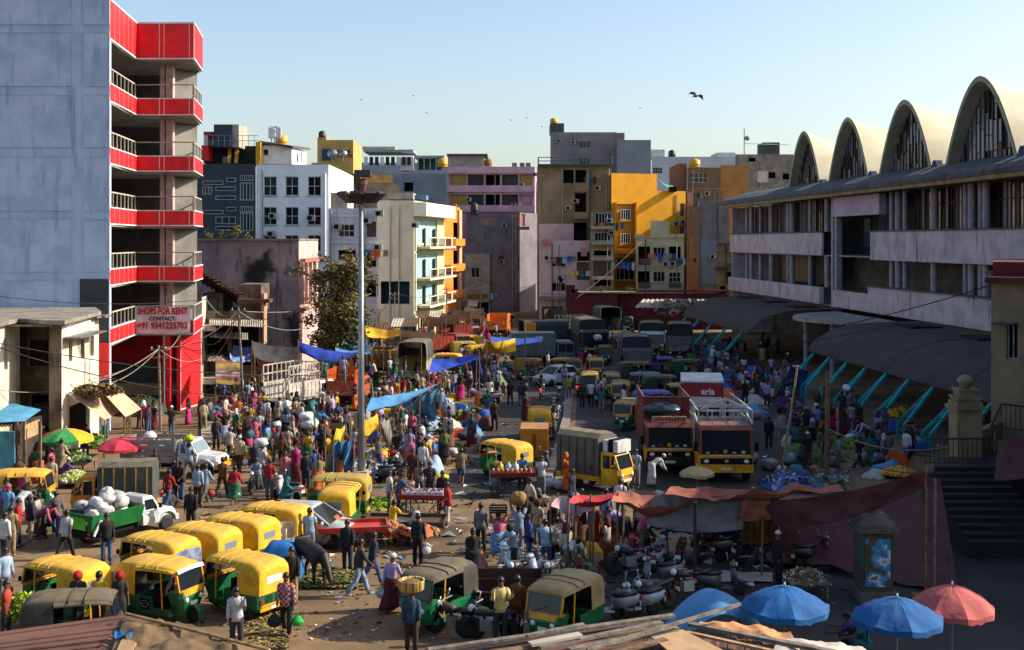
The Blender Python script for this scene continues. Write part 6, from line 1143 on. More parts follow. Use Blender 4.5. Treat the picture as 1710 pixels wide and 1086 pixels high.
def body_mesh(pose):
 if('b',pose)in _cache:return _cache['b',pose]
 J=skel(pose);names=['pel','waist','chest','neck','head','top'];rad=[.105,.1,.115,.055,.095,.065];ed=[(0,1),(1,2),(2,3),(3,4),(4,5)]
 for i in(0,1):
  n=len(names);names+=[f'sh{i}',f'el{i}',f'wr{i}',f'ha{i}',f'hp{i}',f'kn{i}',f'an{i}',f'to{i}'];rad+=[.058,.04,.028,.036,.085,.055,.036,.036];ed+=[(2,n),(n,n+1),(n+1,n+2),(n+2,n+3),(0,n+4),(n+4,n+5),(n+5,n+6),(n+6,n+7)]
 me=bpy.data.meshes.new('skeleton');me.from_pydata([J[k]for k in names],ed,[]);ob=bpy.data.objects.new('skeleton',me);COL.objects.link(ob)
 ob.modifiers.new('skin','SKIN');sv=me.skin_vertices[0].data
 for i,r in enumerate(rad):sv[i].radius=(r,r);sv[i].use_root=i==0
 sb=ob.modifiers.new('sub','SUBSURF');sb.levels=1;sb.render_levels=1
 m2=bpy.data.meshes.new_from_object(ob.evaluated_get(bpy.context.evaluated_depsgraph_get()));bpy.data.objects.remove(ob)
 # fingers, thumb, nose, ears and eyes join the same mesh
 mb=MB();mb.v=[tuple(v.co)for v in m2.vertices];mb.f=[tuple(p.vertices)for p in m2.polygons];mb.m=[0]*len(mb.f);mb.s=[True]*len(mb.f);mb.smooth=True
 for i,s in enumerate((1,-1)):
  d=J[f'hdir{i}'];w_=Vector((1,0,0))if abs(d.x)<.75 else Vector((0,0,1));w_=(w_-d*w_.dot(d)).normalized();c=J[f'ha{i}'];inn=d.cross(w_)*(-.3)
  for k,L in enumerate((.062,.075,.07,.055)):b=c+w_*(.027-.018*k)+d*.012;mb.tube([b,b+d*L*.55,b+d*L*.9+inn*L*.7],[.0095,.009,.007],5)
  b=c+w_*.03-d*.03;mb.tube([b,b+w_*.025+d*.03,b+w_*.03+d*.055],[.011,.01,.008],5)
 h=J['head'];hd=J['hd'];fw=Vector((hd.z,0,-hd.x));mb.tube([h+fw*.08+hd*.015,h+fw*.108-hd*.012],[.01,.019],5)
 for s in(-1,1):mb.ball(h+Vector((0,s*.09,0)),.02,.01,.032,6,4)
 mb.mi=1
 for s in(-1,1):mb.ball(h+fw*.085+hd*.022+Vector((0,s*.034,0)),.01,.014,.009,6,4)
 mb.ball(h+fw*.083-hd*.042,.01,.024,.006,6,4)
 _cache['b',pose]=mb.mesh('person',[SKIN,EYE]);return _cache['b',pose]
def ering(c,t,f,rx,ry,n=12,sq=1.):
 out=[]
 for j in range(n):a=2*math.pi*j/n;out.append(c+f*(rx*math.cos(a))+Vector((0,ry*math.sin(a),0)))
 return out
def shirt_mesh(pose,kind,slv):
 k=('s',pose,kind,slv)
 if k in _cache:return _cache[k]
 J=skel(pose);t,f,p=J['t'],J['f'],J['pel'];mb=MB();mb.smooth=True;j={'jacket':1.1,'saree':1.04}.get(kind,1);q=lambda d,rx,ry:ering(p+t*d,t,f,rx*j,ry*j)
 low=-.12 if kind not in('saree','tee')else-.02
 rg=[q(low,.135,.185),q(.02,.132,.18),q(.15,.122,.165),q(.3,.135,.185),q(.4,.13,.205),q(.47,.105,.2),q(.52,.07,.1),q(.555,.058,.062)];rg[0]=[v+Vector((.0,0,.012*math.sin(i*2.4)))for i,v in enumerate(rg[0])];mb.loft(rg)
 for i in(0,1):
  a,b,c=J[f'sh{i}'],J[f'el{i}'],J[f'wr{i}'];d=(a-p-t*.42);a0=a-Vector((0,d.y*.25,0))
  if slv=='long':mb.tube([a0,a+(b-a)*.15,b,b+(c-b)*.5,c],[.075*j,.072*j,.056*j,.05*j,.042*j],8)
  else:mb.tube([a0,a+(b-a)*.15,a+(b-a)*.8],[.075*j,.073*j,.068*j],8)
 if kind=='saree':
  pts=[];
  for i in range(9):u=i/8;pts.append([p+t*(.5-.5*u)+f*(.12*math.sin(3*u)+.03)+Vector((0,.17-.3*u+dy,0))for dy in(-.06,.06)])
  mb.add([v for r_ in pts for v in r_],[(2*i,2*i+1,2*i+3,2*i+2)for i in range(8)]);c=p+t*.45-f*.13
  mb.grid(lambda u,v:c+Vector((-.02*math.sin(v*8),.19-.16*u,-.75*v))-f*.03*u,3,6)
 _cache[k]=mb.mesh('shirt',PLAID if kind=='plaid' else CLO);return _cache[k]
def lower_mesh(pose,kind):
 k=('l',pose,kind)
 if k in _cache:return _cache[k]
 J=skel(pose);p=J['pel'];mb=MB();mb.smooth=True;Z=Vector((0,0,1));X=Vector((1,0,0));t,f=J['t'],J['f']
 if kind in('trousers','shorts'):
  mb.loft([ering(p-Vector((0,0,.12)),Z,X,.105,.155),ering(p-Vector((0,0,.02)),Z,X,.125,.175),ering(p+t*.1,t,f,.12,.165)])
  for i in(0,1):
   h,n,a=J[f'hp{i}'],J[f'kn{i}'],J[f'an{i}']
   if kind=='shorts':mb.tube([h,n+(h-n)*.1],[.1,.09],9)
   else:mb.tube([h,h+(n-h)*.5,n,n+(a-n)*.5,a+(n-a)*.06],[.1,.092,.076,.07,.068],9)
   if kind=='trousers':mb.ball((J[f'an{i}']+J[f'to{i}'])/2-Vector((0,0,.03)),.115,.045,.045,8,4)
 else:
  end={'lungi':.5,'saree':1.,'gown':1.}[kind];rg=[];n=20
  for i in range(8):
   u=i/7
   if u<.5 or kind=='lungi':v=u*(1 if kind=='lungi' else 2)
   pts=[]
   for l in(0,1):
    h,kn,an=J[f'hp{l}'],J[f'kn{l}'],J[f'an{l}'];e=u*(end*1.0)if kind=='lungi' else u
    tt=u*.62 if kind=='lungi' else u*.97;pts.append(h.lerp(kn,tt*2)if tt<.5 else kn.lerp(an,(tt-.5)*2))
   c=(pts[0]+pts[1])/2;dx=abs(pts[0].x-pts[1].x)/2;dy=abs(pts[0].y-pts[1].y)/2
   c=c+Vector((0,0,.12*(1-u)));w0=.13 if u<.2 else .1+.05*u
   rg.append([c+Vector(((w0+dx)*math.cos(6.2832*j/n)*(1+.1*u*math.sin(j*2.1+i*.2)),(.1+dy+.06)*math.sin(6.2832*j/n)*(1+.1*u*math.sin(j*2.7)),.012*math.sin(j*1.7)*u))for j in range(n)])
  mb.loft(rg[::-1])
 _cache[k]=mb.mesh({'trousers':'trousers','shorts':'shorts','lungi':'lungi','saree':'skirt','gown':'skirt'}[kind],CLO);return _cache[k]
def head_mesh(kind):
 k=('h',kind)
 if k in _cache:return _cache[k]
 mb=MB();mb.smooth=True;n=12
 def cap_(r,z0,back,m=5,sx=1.):
  rings=[]
  for i in range(m+1):
   a=(math.pi/2)*(i/m)
   rings.append([Vector((-.012+r*sx*math.cos(a)*math.cos(6.2832*j/n),r*.9*math.cos(a)*math.sin(6.2832*j/n),z0+(r*1.05)*math.sin(a)-(back*(.5-.5*math.cos(6.2832*j/n))if i==0 else 0)))for j in range(n)])
  mb.loft(rings)
 if kind=='hair':cap_(.108,.035,.075)
 elif kind=='bun':cap_(.11,.03,.09);mb.ball((-.12,0,-.02),.05,.055,.05);mb.tube([(-.11,0,-.03),(-.15,0,-.2),(-.14,0,-.42)],[.03,.028,.012],6)
 elif kind=='cap':cap_(.112,.035,.03);mb.hex8([(.07,-.07,.035),(.19,-.05,.02),(.19,.05,.02),(.07,.07,.035),(.07,-.07,.05),(.19,-.05,.032),(.19,.05,.032),(.07,.07,.05)])
 elif kind=='skullcap':cap_(.11,.05,.01)
 elif kind=='scarf':cap_(.122,.03,.1);mb.loft([ering(Vector((-.03,0,-.2)),None,Vector((1,0,0)),.14,.17),ering(Vector((-.03,0,-.06)),None,Vector((1,0,0)),.115,.12),ering(Vector((-.04,0,.05)),None,Vector((1,0,0)),.1,.112)])
 elif kind=='helmet':cap_(.145,.0,.05);mb.loft([ering(Vector((-.01,0,-.09)),None,Vector((1,0,0)),.12,.12),ering(Vector((-.01,0,.01)),None,Vector((1,0,0)),.142,.128)])
 elif kind=='turban':mb.lathe((-.01,0,.02),[(.1,-.01),(.128,.02),(.13,.07),(.1,.12),(.03,.135)],12)
 _cache[k]=mb.mesh({'hair':'hair','bun':'hair','cap':'cap','skullcap':'cap','scarf':'headscarf','helmet':'helmet','turban':'head_wrap'}[kind],HAIR if kind in('hair','bun')else CLO);return _cache[k]
COLS={'white':'#c9cbce','off white':'#b9b0a0','cream':'#b8a888','pale blue':'#8fa5bd','sky blue':'#5f8fb8','blue':'#2a4f92','navy':'#1b2338','black':'#151517','charcoal':'#2c2c30','grey':'#6a6a6e','red':'#a3161f','maroon':'#5c1620','pink':'#c05a78','magenta':'#a81c62','lilac':'#a596bb','purple':'#5a2a6c','green':'#1f6a44','olive':'#5a5a34','yellow':'#d0a51e','pale yellow':'#cbb676','orange':'#c8601c','brown':'#6b4423','dark brown':'#3a2618','teal':'#1d6a72','khaki':'#8a7a58','denim':'#3f567a','pale denim':'#7d93ac','beige':'#a8967a','salmon':'#b8685c'}
npeople=0;
def person(loc,pose,hd,top,low,label,kind='shirt',slv='short',lk='trousers',head='hair',hc='black',sc=1.,group=None):
 global npeople;npeople+=1
 o=link('person',body_mesh(pose));o.location=loc;o.rotation_euler=(0,0,R(hd));o.scale=(sc,sc,sc);tag(o,label,'person',group)
 J=_sk(pose)
 for me,c in((shirt_mesh(pose,kind,slv),top),(lower_mesh(pose,lk),low)):
  q=link(me.name.split('.')[0],me,o);q.color=tocol(COLS.get(c,c))
 if head:
  q=link(head_mesh(head).name.split('.')[0],head_mesh(head),o);q.location=J['head'];q.rotation_euler=(0,math.atan2(J['hd'].x,J['hd'].z),0);q.color=tocol(COLS.get(hc,hc))
 return o
_skc={}
def _sk(p):
 if p not in _skc:_skc[p]=skel(p)
 return _skc[p]
def pp(x,y,pose,hd,top,low,label,z=0,**k):return person(G(x,y,z),pose,hd,top,low,label,**k)
L_='long'
pp(600,996,'walk',20,'charcoal','pale denim','person in charcoal jumper and pale jeans walking away past the black cow',slv=L_,sc=1.05)
pp(622,978,'walk2',30,'navy','denim','person in dark checked jacket and jeans walking beside the man in pale jeans',slv=L_)
pp(654,1020,'walk',60,'lilac','maroon','person in lilac shirt, pale head wrap and maroon wrap carrying a polythene bag',slv=L_,lk='gown',head='turban',hc='#b8b4bc')
pp(698,946,'stand',80,'black','black','person all in black holding a white bag beyond the black rickshaw',slv=L_,sc=1.03)
pp(687,1092,'stand',268,'#26405a','dark brown','person in dark blue shirt carrying a painted basket on the head',slv=L_)
pp(478,1062,'bag',265,'red','black','person in red checked shirt carrying a black and a bright green bag',kind='plaid',slv=L_,sc=1.02)
pp(487,1014,'stand',268,'black','khaki','person in black jumper and khaki trousers standing beside the nearest auto',slv=L_,sc=1.04)
pp(395,1088,'phone',275,'white','charcoal','person in white shirt drinking from a cup below the green autos',slv=L_)
pp(580,955,'stand',262,'#1f1f2c','navy','person in dark jacket standing by the wheel of the red hand cart',slv=L_);pp(517,932,'stand',90,'pale blue','grey','person in pale blue shirt standing behind the black cow')
pp(803,922,'stand',85,'grey','black','person in grey shirt and black trousers standing alone in the sunny open dirt',slv=L_);pp(832,940,'headload',275,'pink','sky blue','person in pinkish shirt and blue wrap carrying a dark crate overhead',lk='lungi')
pp(866,925,'headload',90,'pale blue','grey','person in pale blue shirt carrying a bundle of dry rope on the head');pp(857,960,'reach',230,'pale blue','charcoal','person in pale shirt and black helmet leaning over the white scooter',head='helmet',hc='#17181c')
pp(884,945,'stand2',200,'#1a2a6a','denim','person in royal blue jacket and dark cap among the scooters',slv=L_,head='cap',hc='navy',kind='jacket');pp(912,955,'reach',100,'pale blue','denim','person in pale blue patterned shirt with back to us at the clothes stall');pp(930,950,'stand2',110,'off white','charcoal','person in off white shirt just right of the pale blue one',slv=L_);pp(950,962,'bend',300,'white','grey','person in white shirt bending over the basket of cloth')
pp(898,915,'stand',240,'cream','grey','person in cream top and maroon helmet in the knot at the clothes stall',head='helmet',hc='maroon');pp(880,905,'stand2',250,'charcoal','black','person in dark coat and cap behind the scooter group',slv=L_,head='cap',kind='jacket');pp(925,920,'stand',80,'black','black','person in a black gown and headscarf at the clothes stall',slv=L_,lk='gown',head='scarf')
pp(836,1074,'fold',280,'pale yellow','charcoal','person in pale yellow shirt with folded hands before the tan rickshaw',slv=L_,sc=1.04);pp(864,1066,'stand',75,'brown','charcoal','person in brown shirt turned away beside the pale yellow shirt',slv=L_)
pp(802,968,'squat',90,'salmon','teal','child in salmon shirt sitting with back to us by the red skip');pp(790,972,'stand',100,'black','black','person in dark printed dress beside the seated child',lk='gown',head='bun')
pp(1012,893,'stand',80,'sky blue','beige','person in blue shirt and beige trousers behind the hanging orange cloth',slv=L_);pp(945,822,'stand',160,'orange','orange','person in orange headscarf and dress seated row behind the jar cart',kind='saree',lk='saree',head='scarf',hc='orange');pp(904,828,'fold',270,'white','grey','person in white shirt with folded arms beside the jar cart');pp(872,822,'reach',270,'sky blue','charcoal','person in bright blue shirt behind the jar cart');pp(826,826,'stand',300,'olive','pale blue','person in pale wrap at the left end of the jar cart',lk='lungi')
pp(1088,812,'bend',20,'white','white','person in long white clothes bending beside the orange trucks',slv=L_,lk='gown',head='skullcap',hc='white');pp(1062,815,'stand',250,'pale blue','grey','person in pale blue shirt half hidden by the salmon awning');pp(986,818,'stand',200,'charcoal','charcoal','person in dark clothes and white mask near the yellow cargo van',slv=L_)
pp(770,812,'walk',85,'khaki','denim','person in patterned khaki shirt and shorts walking up the road',lk='shorts');pp(742,775,'stand',95,'#60703a','olive','person wrapped in an olive green shawl at the vegetable heaps',kind='saree',lk='saree',head='bun');pp(752,744,'stand2',250,'white','charcoal','person in white shirt standing among the blue cloth heaps',slv=L_);pp(788,745,'stand',90,'teal','maroon','person in dark teal top with white bag on the road edge',kind='saree',lk='saree',head='bun')
pp(748,880,'stand2',200,'red','white','person in red waistcoat and white jeans at the end of the red fruit cart',kind='jacket');pp(739,858,'stand',260,'black','charcoal','person in black jacket behind the red waistcoat',slv=L_);pp(650,858,'stand',20,'white','grey','person in white and blue shirt at the left of the red fruit cart');pp(665,862,'reach',30,'#3c5a8c','denim','person in blue tee and navy cap leaning on the red fruit cart',kind='tee',head='cap',hc='navy');pp(718,840,'stand',270,'navy','charcoal','person in dark blue top facing us behind the red fruit cart');pp(700,838,'reach',300,'grey','charcoal','person in grey top bending at the red fruit cart')
pp(655,897,'sit',50,'yellow','denim','person in yellow shirt seated on an orange tub by the pineapples',z=0);pp(672,815,'squat',80,'brown','brown','person in rust brown clothes crouching behind the fruit cart');pp(692,790,'squat',120,'purple','purple','person in purple blouse crouching at the vegetable mat',lk='trousers',head='bun');pp(706,800,'stand',75,'white','grey','person in white shirt with back to us beside the purple blouse',slv=L_);pp(684,775,'stand',85,'lilac','pink','person in pale pink dress with a long plait among the heaps',kind='saree',lk='saree',head='bun')
# left group
pp(8,940,'stand',60,'white','charcoal','person in white shirt cut off by the left edge',slv=L_);pp(18,928,'stand',90,'khaki','khaki','person in khaki shirt standing at the left edge');pp(29,914,'stand2',20,'red','black','person in red jacket and black trousers near the left edge',slv=L_,kind='jacket');pp(51,908,'stand',40,'navy','beige','person in navy jacket, grey cap and beige trousers',slv=L_,kind='jacket',head='cap',hc='grey',sc=1.03);pp(69,900,'bend',340,'pink','charcoal','person in pinkish shirt stooping beside the navy jacket',slv=L_);pp(93,896,'walk',100,'grey','denim','person in grey shirt and jeans holding a dark bag by the cargo van',slv=L_)
pp(110,934,'walk2',75,'white','black','person in white shirt and black trousers walking behind the tipper');pp(178,942,'stand',300,'black','denim','person in black jacket in the shade of the green tipper',slv=L_,kind='jacket');pp(319,892,'stand',265,'black','charcoal','person in black shirt facing us behind the parked autos',slv=L_,sc=1.02);pp(276,782,'stand',290,'white','black','person in white shirt and black trousers beside the white pickup');pp(281,853,'walk',60,'red','denim','person with red sleeves and a black backpack near the white tipper',kind='tee');pp(290,838,'stand',70,'navy','navy','person in dark top just right of the black backpack');pp(259,815,'stand',280,'black','charcoal','person in black jacket with lime lanyard by the canvas cargo van',slv=L_,kind='jacket')
pp(303,838,'stand2',240,'dark brown','denim','person in dark brown jacket in front of the white pickup',slv=L_,kind='jacket');pp(330,846,'stand',75,'pale blue','dark brown','person in pale lavender shirt with back to us, nearest the pickup wheel',slv=L_);pp(342,842,'walk',60,'pale blue','grey','person in pale blue shirt carrying a red netted bag',slv=L_);pp(316,800,'headload1',85,'pale blue','grey','person in pale shirt with a lime green bundle on the head by the pickup');pp(371,830,'walk2',80,'brown','dark brown','person in brown waistcoat over white sleeves walking from the pickup',slv='short');pp(391,846,'walk',70,'red','green','person in red shirt and green wrap lugging a white sack',slv=L_,lk='lungi')
pp(400,788,'bag',80,'beige','dark brown','person in beige jacket and white cap carrying a white polythene bag',slv=L_,head='cap',hc='white',kind='jacket');pp(383,770,'walk',75,'off white','dark brown','person in off white shirt with a red scarf near the pickup bumper',kind='jacket');pp(361,752,'stand',100,'charcoal','charcoal','person in black shirt at the pickup bonnet',slv=L_);pp(375,742,'headload',280,'black','pale blue','person in black top and pale wrap with raised arms',lk='lungi');pp(416,740,'stand',80,'#b88a88','black','person in dusty pink shirt by the white fruit table')
pp(512,775,'headload',270,'#c08a84','lilac','person in salmon shirt carrying two stacked white sacks on the head',lk='lungi');pp(463,772,'headload1',90,'grey','black','person in grey shirt carrying a white bundle on the head');pp(480,770,'stand',80,'beige','khaki','person in beige shirt right of the white bundle carrier',kind='jacket');pp(444,755,'reach',85,'orange','green','person in mustard shirt bending over the marigold stall');pp(425,800,'stand',90,'navy','navy','person in navy shirt and shorts beside the sack carrier',lk='shorts');pp(437,805,'headload1',60,'white','grey','person in white shirt with a white sack on one shoulder');pp(478,730,'stand',265,'blue','blue','person under a white head bundle by the stake truck',kind='saree',lk='saree',head=None);pp(519,725,'walk',90,'green','green','person in a green saree in the sunny crowd',kind='saree',lk='saree',head='scarf',hc='green');pp(494,812,'walk',80,'magenta','maroon','person in magenta saree and headscarf walking into the market',kind='saree',lk='saree',head='scarf',hc='magenta');pp(476,820,'stand',90,'#c86a78','grey','person in pink top with striped skirt beside the magenta saree',lk='saree',kind='saree',head='bun');pp(540,748,'stand',85,'maroon','black','person with a pink and purple rucksack in the crowd');pp(560,745,'stand',265,'maroon','dark brown','person in maroon shirt carrying a wooden crate lid')
pp(450,835,'stand',80,'red','grey','person in coral tee with back to us by the motorbike',kind='tee');pp(511,820,'stand',95,'navy','navy','person in dark blue jacket reaching over the blankets',slv=L_);pp(471,842,'squat',20,'teal','teal','person in teal shawl crouching beside the coral tee',head='scarf',hc='teal')
pp(487,640,'bend',60,'white','navy','person in white shirt climbing into the stake truck',z=1.0);pp(573,640,'stand',90,'lilac','grey','person in lilac shirt standing on the orange truck load',z=2.0);pp(415,680,'stand',300,'pale blue','grey','person in pale shirt at the stake truck wheel')
# shaded lane
pp(987,678,'walk',88,'white','black','person in white shirt strolling away, left of the pair in the shaded lane');pp(1002,678,'back',86,'lilac','black','person in pale lilac shirt with hands behind, right of the pair in the shaded lane',slv=L_);pp(972,682,'walk2',92,'charcoal','black','person in dark clothes walking just left of the white shirted pair');pp(950,668,'stand',100,'#8a9a22','grey','person in lime yellow shirt on the shaded kerb');pp(915,622,'stand',200,'white','grey','person in long white tunic beside the white hatchback',slv=L_,lk='gown');pp(852,678,'walk',95,'black','charcoal','person in black walking away up the shaded lane, left one');pp(870,680,'walk2',88,'charcoal','denim','person in dark jacket walking away up the shaded lane, right one',slv=L_);pp(826,720,'stand',90,'dark brown','black','person in dark shirt standing at the lane edge stalls',slv=L_,sc=1.05);pp(878,705,'stand',90,'maroon','maroon','person in dark maroon saree behind the box van',kind='saree',lk='saree',head='bun')
for x,y,c,l_ in((966,655,'off white','rider in off white shirt on the motorbike with a lit tail light beside the kerb'),(845,640,'pale blue','rider in pale blue shirt on the motorbike leaning left of the lane'),(904,660,'charcoal','rider in dark jacket on the motorbike with a glowing tail light')):pp(x,y,'ride',85 if x>850 else 200,c,'charcoal',l_,z=.24,head='helmet' if x>850 else 'hair',hc='black')
pp(430,818,'ride',260,'pale blue','charcoal','rider in pale blue shirt on the motorbike facing us',z=.24)
pp(1368,728,'stand',80,'sky blue','charcoal','person in bright blue shirt under the near shed',slv=L_);pp(1347,735,'stand',85,'black','green','person in black top and green trousers beside the bright blue shirt');pp(1281,680,'stand',260,'lilac','navy','person in lilac shirt standing at the shed edge',slv=L_);pp(1448,745,'bend',200,'lilac','black','person in lilac shirt stooping over the green heap by the shed',slv=L_);pp(1414,700,'headload',80,'lilac','grey','person carrying a white sack on the head by the shed struts');pp(1284,750,'stand',80,'black','black','person in black standing right of the orange trucks',slv=L_);pp(1245,672,'stand',90,'white','charcoal','person in white shirt near the far shed');pp(1240,655,'stand',80,'pale blue','navy','person in pale blue shirt near the far shed',slv=L_)
pp(1300,978,'stand',200,'black','black','person in black with a white skullcap under the red tent',slv=L_,head='skullcap',hc='white');pp(1640,905,'squat',200,'pale blue','charcoal','person in pale shirt sitting on the dark steps at right');pp(1448,1098,'squat',180,'teal','teal','person in turquoise shawl sitting under the right blue umbrella',z=.35,kind='saree');pp(1430,1094,'squat',160,'purple','navy','person in dark purple sitting left of the turquoise shawl',z=.3)
pp(8,1010,'stand',330,'pale blue','grey','person in white shirt with a phone left of the leafy bundle',slv=L_);pp(10,1075,'stand',10,'#a0381c','charcoal','person in rust red shirt at the lower left corner');pp(14,1040,'squat',300,'yellow','black','person in yellow top and cap beside the leafy bundle',head='cap')
for x,c,n_ in((200,'red','red helmet by the black hooded auto'),(130,'red','dull red helmet behind the black hooded auto'),(165,'charcoal','dark hair behind the black hooded auto')):pp(x,1058,'stand',85,'charcoal' if x!=165 else 'yellow','black',f'person with {n_}',head='helmet' if x!=165 else 'hair',hc=c)
pp(72,770,'stand',90,'grey','grey','person in grey shirt at the rainbow umbrella stall',head='cap',hc='white');pp(88,785,'stand',280,'pale blue','charcoal','person in pale shirt under the rainbow umbrella');pp(105,805,'squat',30,'purple','navy','person in purple crouching behind the yellow auto at left',head='cap',hc='white');pp(175,735,'stand',270,'white','teal','person in white shirt and green cap under the beige awning',head='cap',hc='green');pp(143,765,'stand',90,'navy','navy','person in navy beside the rainbow umbrella pole')
# crowd, by part of the market
rnd=random.Random(21)
SUN=['white','white','white','off white','off white','cream','pale blue','pale blue','sky blue','blue','navy','navy','black','black','charcoal','charcoal','grey','red','maroon','pink','magenta','lilac','green','yellow','orange','brown','teal','khaki','dark brown','beige'];SHD=['white','off white','pale blue','navy','black','black','charcoal','charcoal','grey','lilac','dark brown','teal','maroon','denim']
VERB=dict(stand='standing',stand2='standing',walk='walking',walk2='walking',bag='walking',bend='stooping',squat='crouching',reach='reaching',fold='waiting')
def inpoly(x,y,pl):
 c=False;j=len(pl)-1
 for i in range(len(pl)):
  if(pl[i][1]>y)!=(pl[j][1]>y)and x<(pl[j][0]-pl[i][0])*(y-pl[i][1])/(pl[j][1]-pl[i][1])+pl[i][0]:c=not c
  j=i
 return c
AREAS=[('in the sunny crowd behind the white pickup',[(360,700),(560,690),(590,740),(540,790),(440,790),(400,750)],46,SUN,.55),('at fruit stalls by the red building',[(345,650),(445,640),(450,700),(345,715)],22,SUN,.5),('among the heaps right of the lamp mast',[(620,700),(740,690),(770,760),(700,820),(625,790)],30,SUN,.55),('round the orange and crate trucks',[(545,640),(700,625),(760,660),(740,700),(600,700)],40,SUN,.55),('in far crowd below the white awnings',[(690,545),(800,530),(850,560),(760,600),(690,590)],95,SUN,.6),('in the crowd left of the shaded lane',[(760,600),(840,590),(850,660),(770,710)],32,SHD,.55),('in far sun beside the grey umbrella',[(1015,560),(1062,560),(1060,590),(1018,590)],16,SUN,.6),('in deep shade by the far shed',[(1140,590),(1290,580),(1340,640),(1260,690),(1170,650)],50,SHD,.65),('in deep shade along the near shed',[(1290,660),(1420,690),(1560,745),(1500,790),(1330,790)],42,SHD,.65),('in the crowd before the stained house',[(520,590),(620,575),(680,600),(620,630),(540,640)],34,SUN,.55),('in the shaded queue of autos',[(860,560),(960,565),(1000,640),(1060,700),(990,700)],20,SHD,.8),('in sunny knot left of lamp mast',[(520,740),(590,720),(600,800),(540,830),(500,830)],14,SUN,.55),('round the kiosk at left',[(0,800),(110,780),(130,850),(60,900),(0,900)],9,SUN,.6),('behind the white pickup',[(200,720),(330,700),(345,720),(250,735)],8,SUN,.6),('round the clothes stall',[(880,860),(1060,850),(1080,930),(960,970),(900,940)],12,SUN,.6)]
seen={}
cands=[]
for where,poly,n,pal,dmin in AREAS:
 n=int(n*1.3);dmin*=.88
 xs=[p[0]for p in poly];ys=[p[1]for p in poly];k=0;tries=0;loc_=[]
 while k<n and tries<4000:
  tries+=1;y=rnd.uniform(min(ys),max(ys));x=rnd.uniform(min(xs),max(xs))
  if not inpoly(x,y,poly):continue
  g_=G(x,y)
  if any((g_.x-a)**2+(g_.y-b)**2<dmin*dmin for a,b in loc_):continue
  loc_.append((g_.x,g_.y));k+=1
  for _t in range(40):
   woman=rnd.random()<.3;pose=rnd.choice(['stand','stand','stand2','walk','walk2','bag','reach','bend','squat','fold']if pal is SUN else['stand','walk','walk2','stand2','bag','bend','squat'])
   top=rnd.choice(pal);low=rnd.choice(['black','charcoal','grey','navy','denim','khaki','brown'])
   if woman:low=rnd.choice([top,'maroon','green','purple','magenta','orange']);kw=dict(kind='saree',lk='saree',head=rnd.choice(['bun','bun','scarf']),hc=rnd.choice([top,'black']));g2='blouse and %s saree'%low
   else:
    lk='lungi' if rnd.random()<.15 else 'trousers';hh=rnd.choice(['hair']*5+['cap','scarf','turban','skullcap']);kw=dict(slv=rnd.choice(['short','long']),lk=lk,head=hh,hc=rnd.choice(['white','navy','grey','maroon']));g2='shirt and %s %s'%(low,lk)
   if pose=='squat' and kw.get('lk')in('saree','lungi'):kw['lk']='trousers';g2=g2.replace('lungi','trousers').replace('saree','skirt')
   tn_=top if len(top.split())<2 else top.split()[-1]if top!='off white' else 'ivory'
   lab=f'person in {tn_} {g2} {VERB[pose]} {where}'
   if lab not in seen:break
  seen[lab]=1;cands.append((g_,pose,rnd.choice([80,95,110,260,275,20,170,200,340]),top,low,lab,kw))
cands.sort(key=lambda c:c[0].y);NI=298-npeople;CG={}
def crowd_add(me,mx,colr):
 k=colr if me.materials[0]in(CLO,)else me.materials[0].name
 d=CG.setdefault(k,([],[],me.materials[0]));n=len(d[0]);d[0].extend((mx@v.co)[:]for v in me.vertices);d[1].extend(tuple(i+n for i in p.vertices)for p in me.polygons)
for i,(g_,pose,hd,top,low,lab,kw)in enumerate(cands):
 hd+=rnd.uniform(-15,15);sc=rnd.uniform(.93,1.05)
 if i<NI:person(g_,pose,hd,top,low,lab,sc=sc,group='people in the market crowd',**kw);continue
 mx=Matrix.Translation(g_)@Matrix.Rotation(R(hd),4,'Z')@Matrix.Scale(sc,4);J=_sk(pose)
 crowd_add(body_mesh(pose),mx,'');crowd_add(shirt_mesh(pose,kw.get('kind','shirt'),kw.get('slv','short')),mx,top);crowd_add(lower_mesh(pose,kw['lk']),mx,low)
 crowd_add(head_mesh(kw['head']),mx@Matrix.Translation(J['head'])@Matrix.Rotation(math.atan2(J['hd'].x,J['hd'].z),4,'Y'),kw['hc'])
vs,fs,mi,ms=[],[],[],[]
for k,(v,f,m)in CG.items():
 n=len(vs);vs+=v;fs+=[tuple(i+n for i in q)for q in f];mi+=[len(ms)]*len(f);ms.append(m if m is not CLO else mat('crowd_'+k.replace(' ','_'),COLS[k],sc=5,rough=.9,bump=0))
me=bpy.data.meshes.new('distant_crowd');me.from_pydata(vs,[],fs);[me.materials.append(m)for m in ms];me.polygons.foreach_set('material_index',mi);me.polygons.foreach_set('use_smooth',[True]*len(fs));tag(link('distant_crowd',me),kind='stuff')
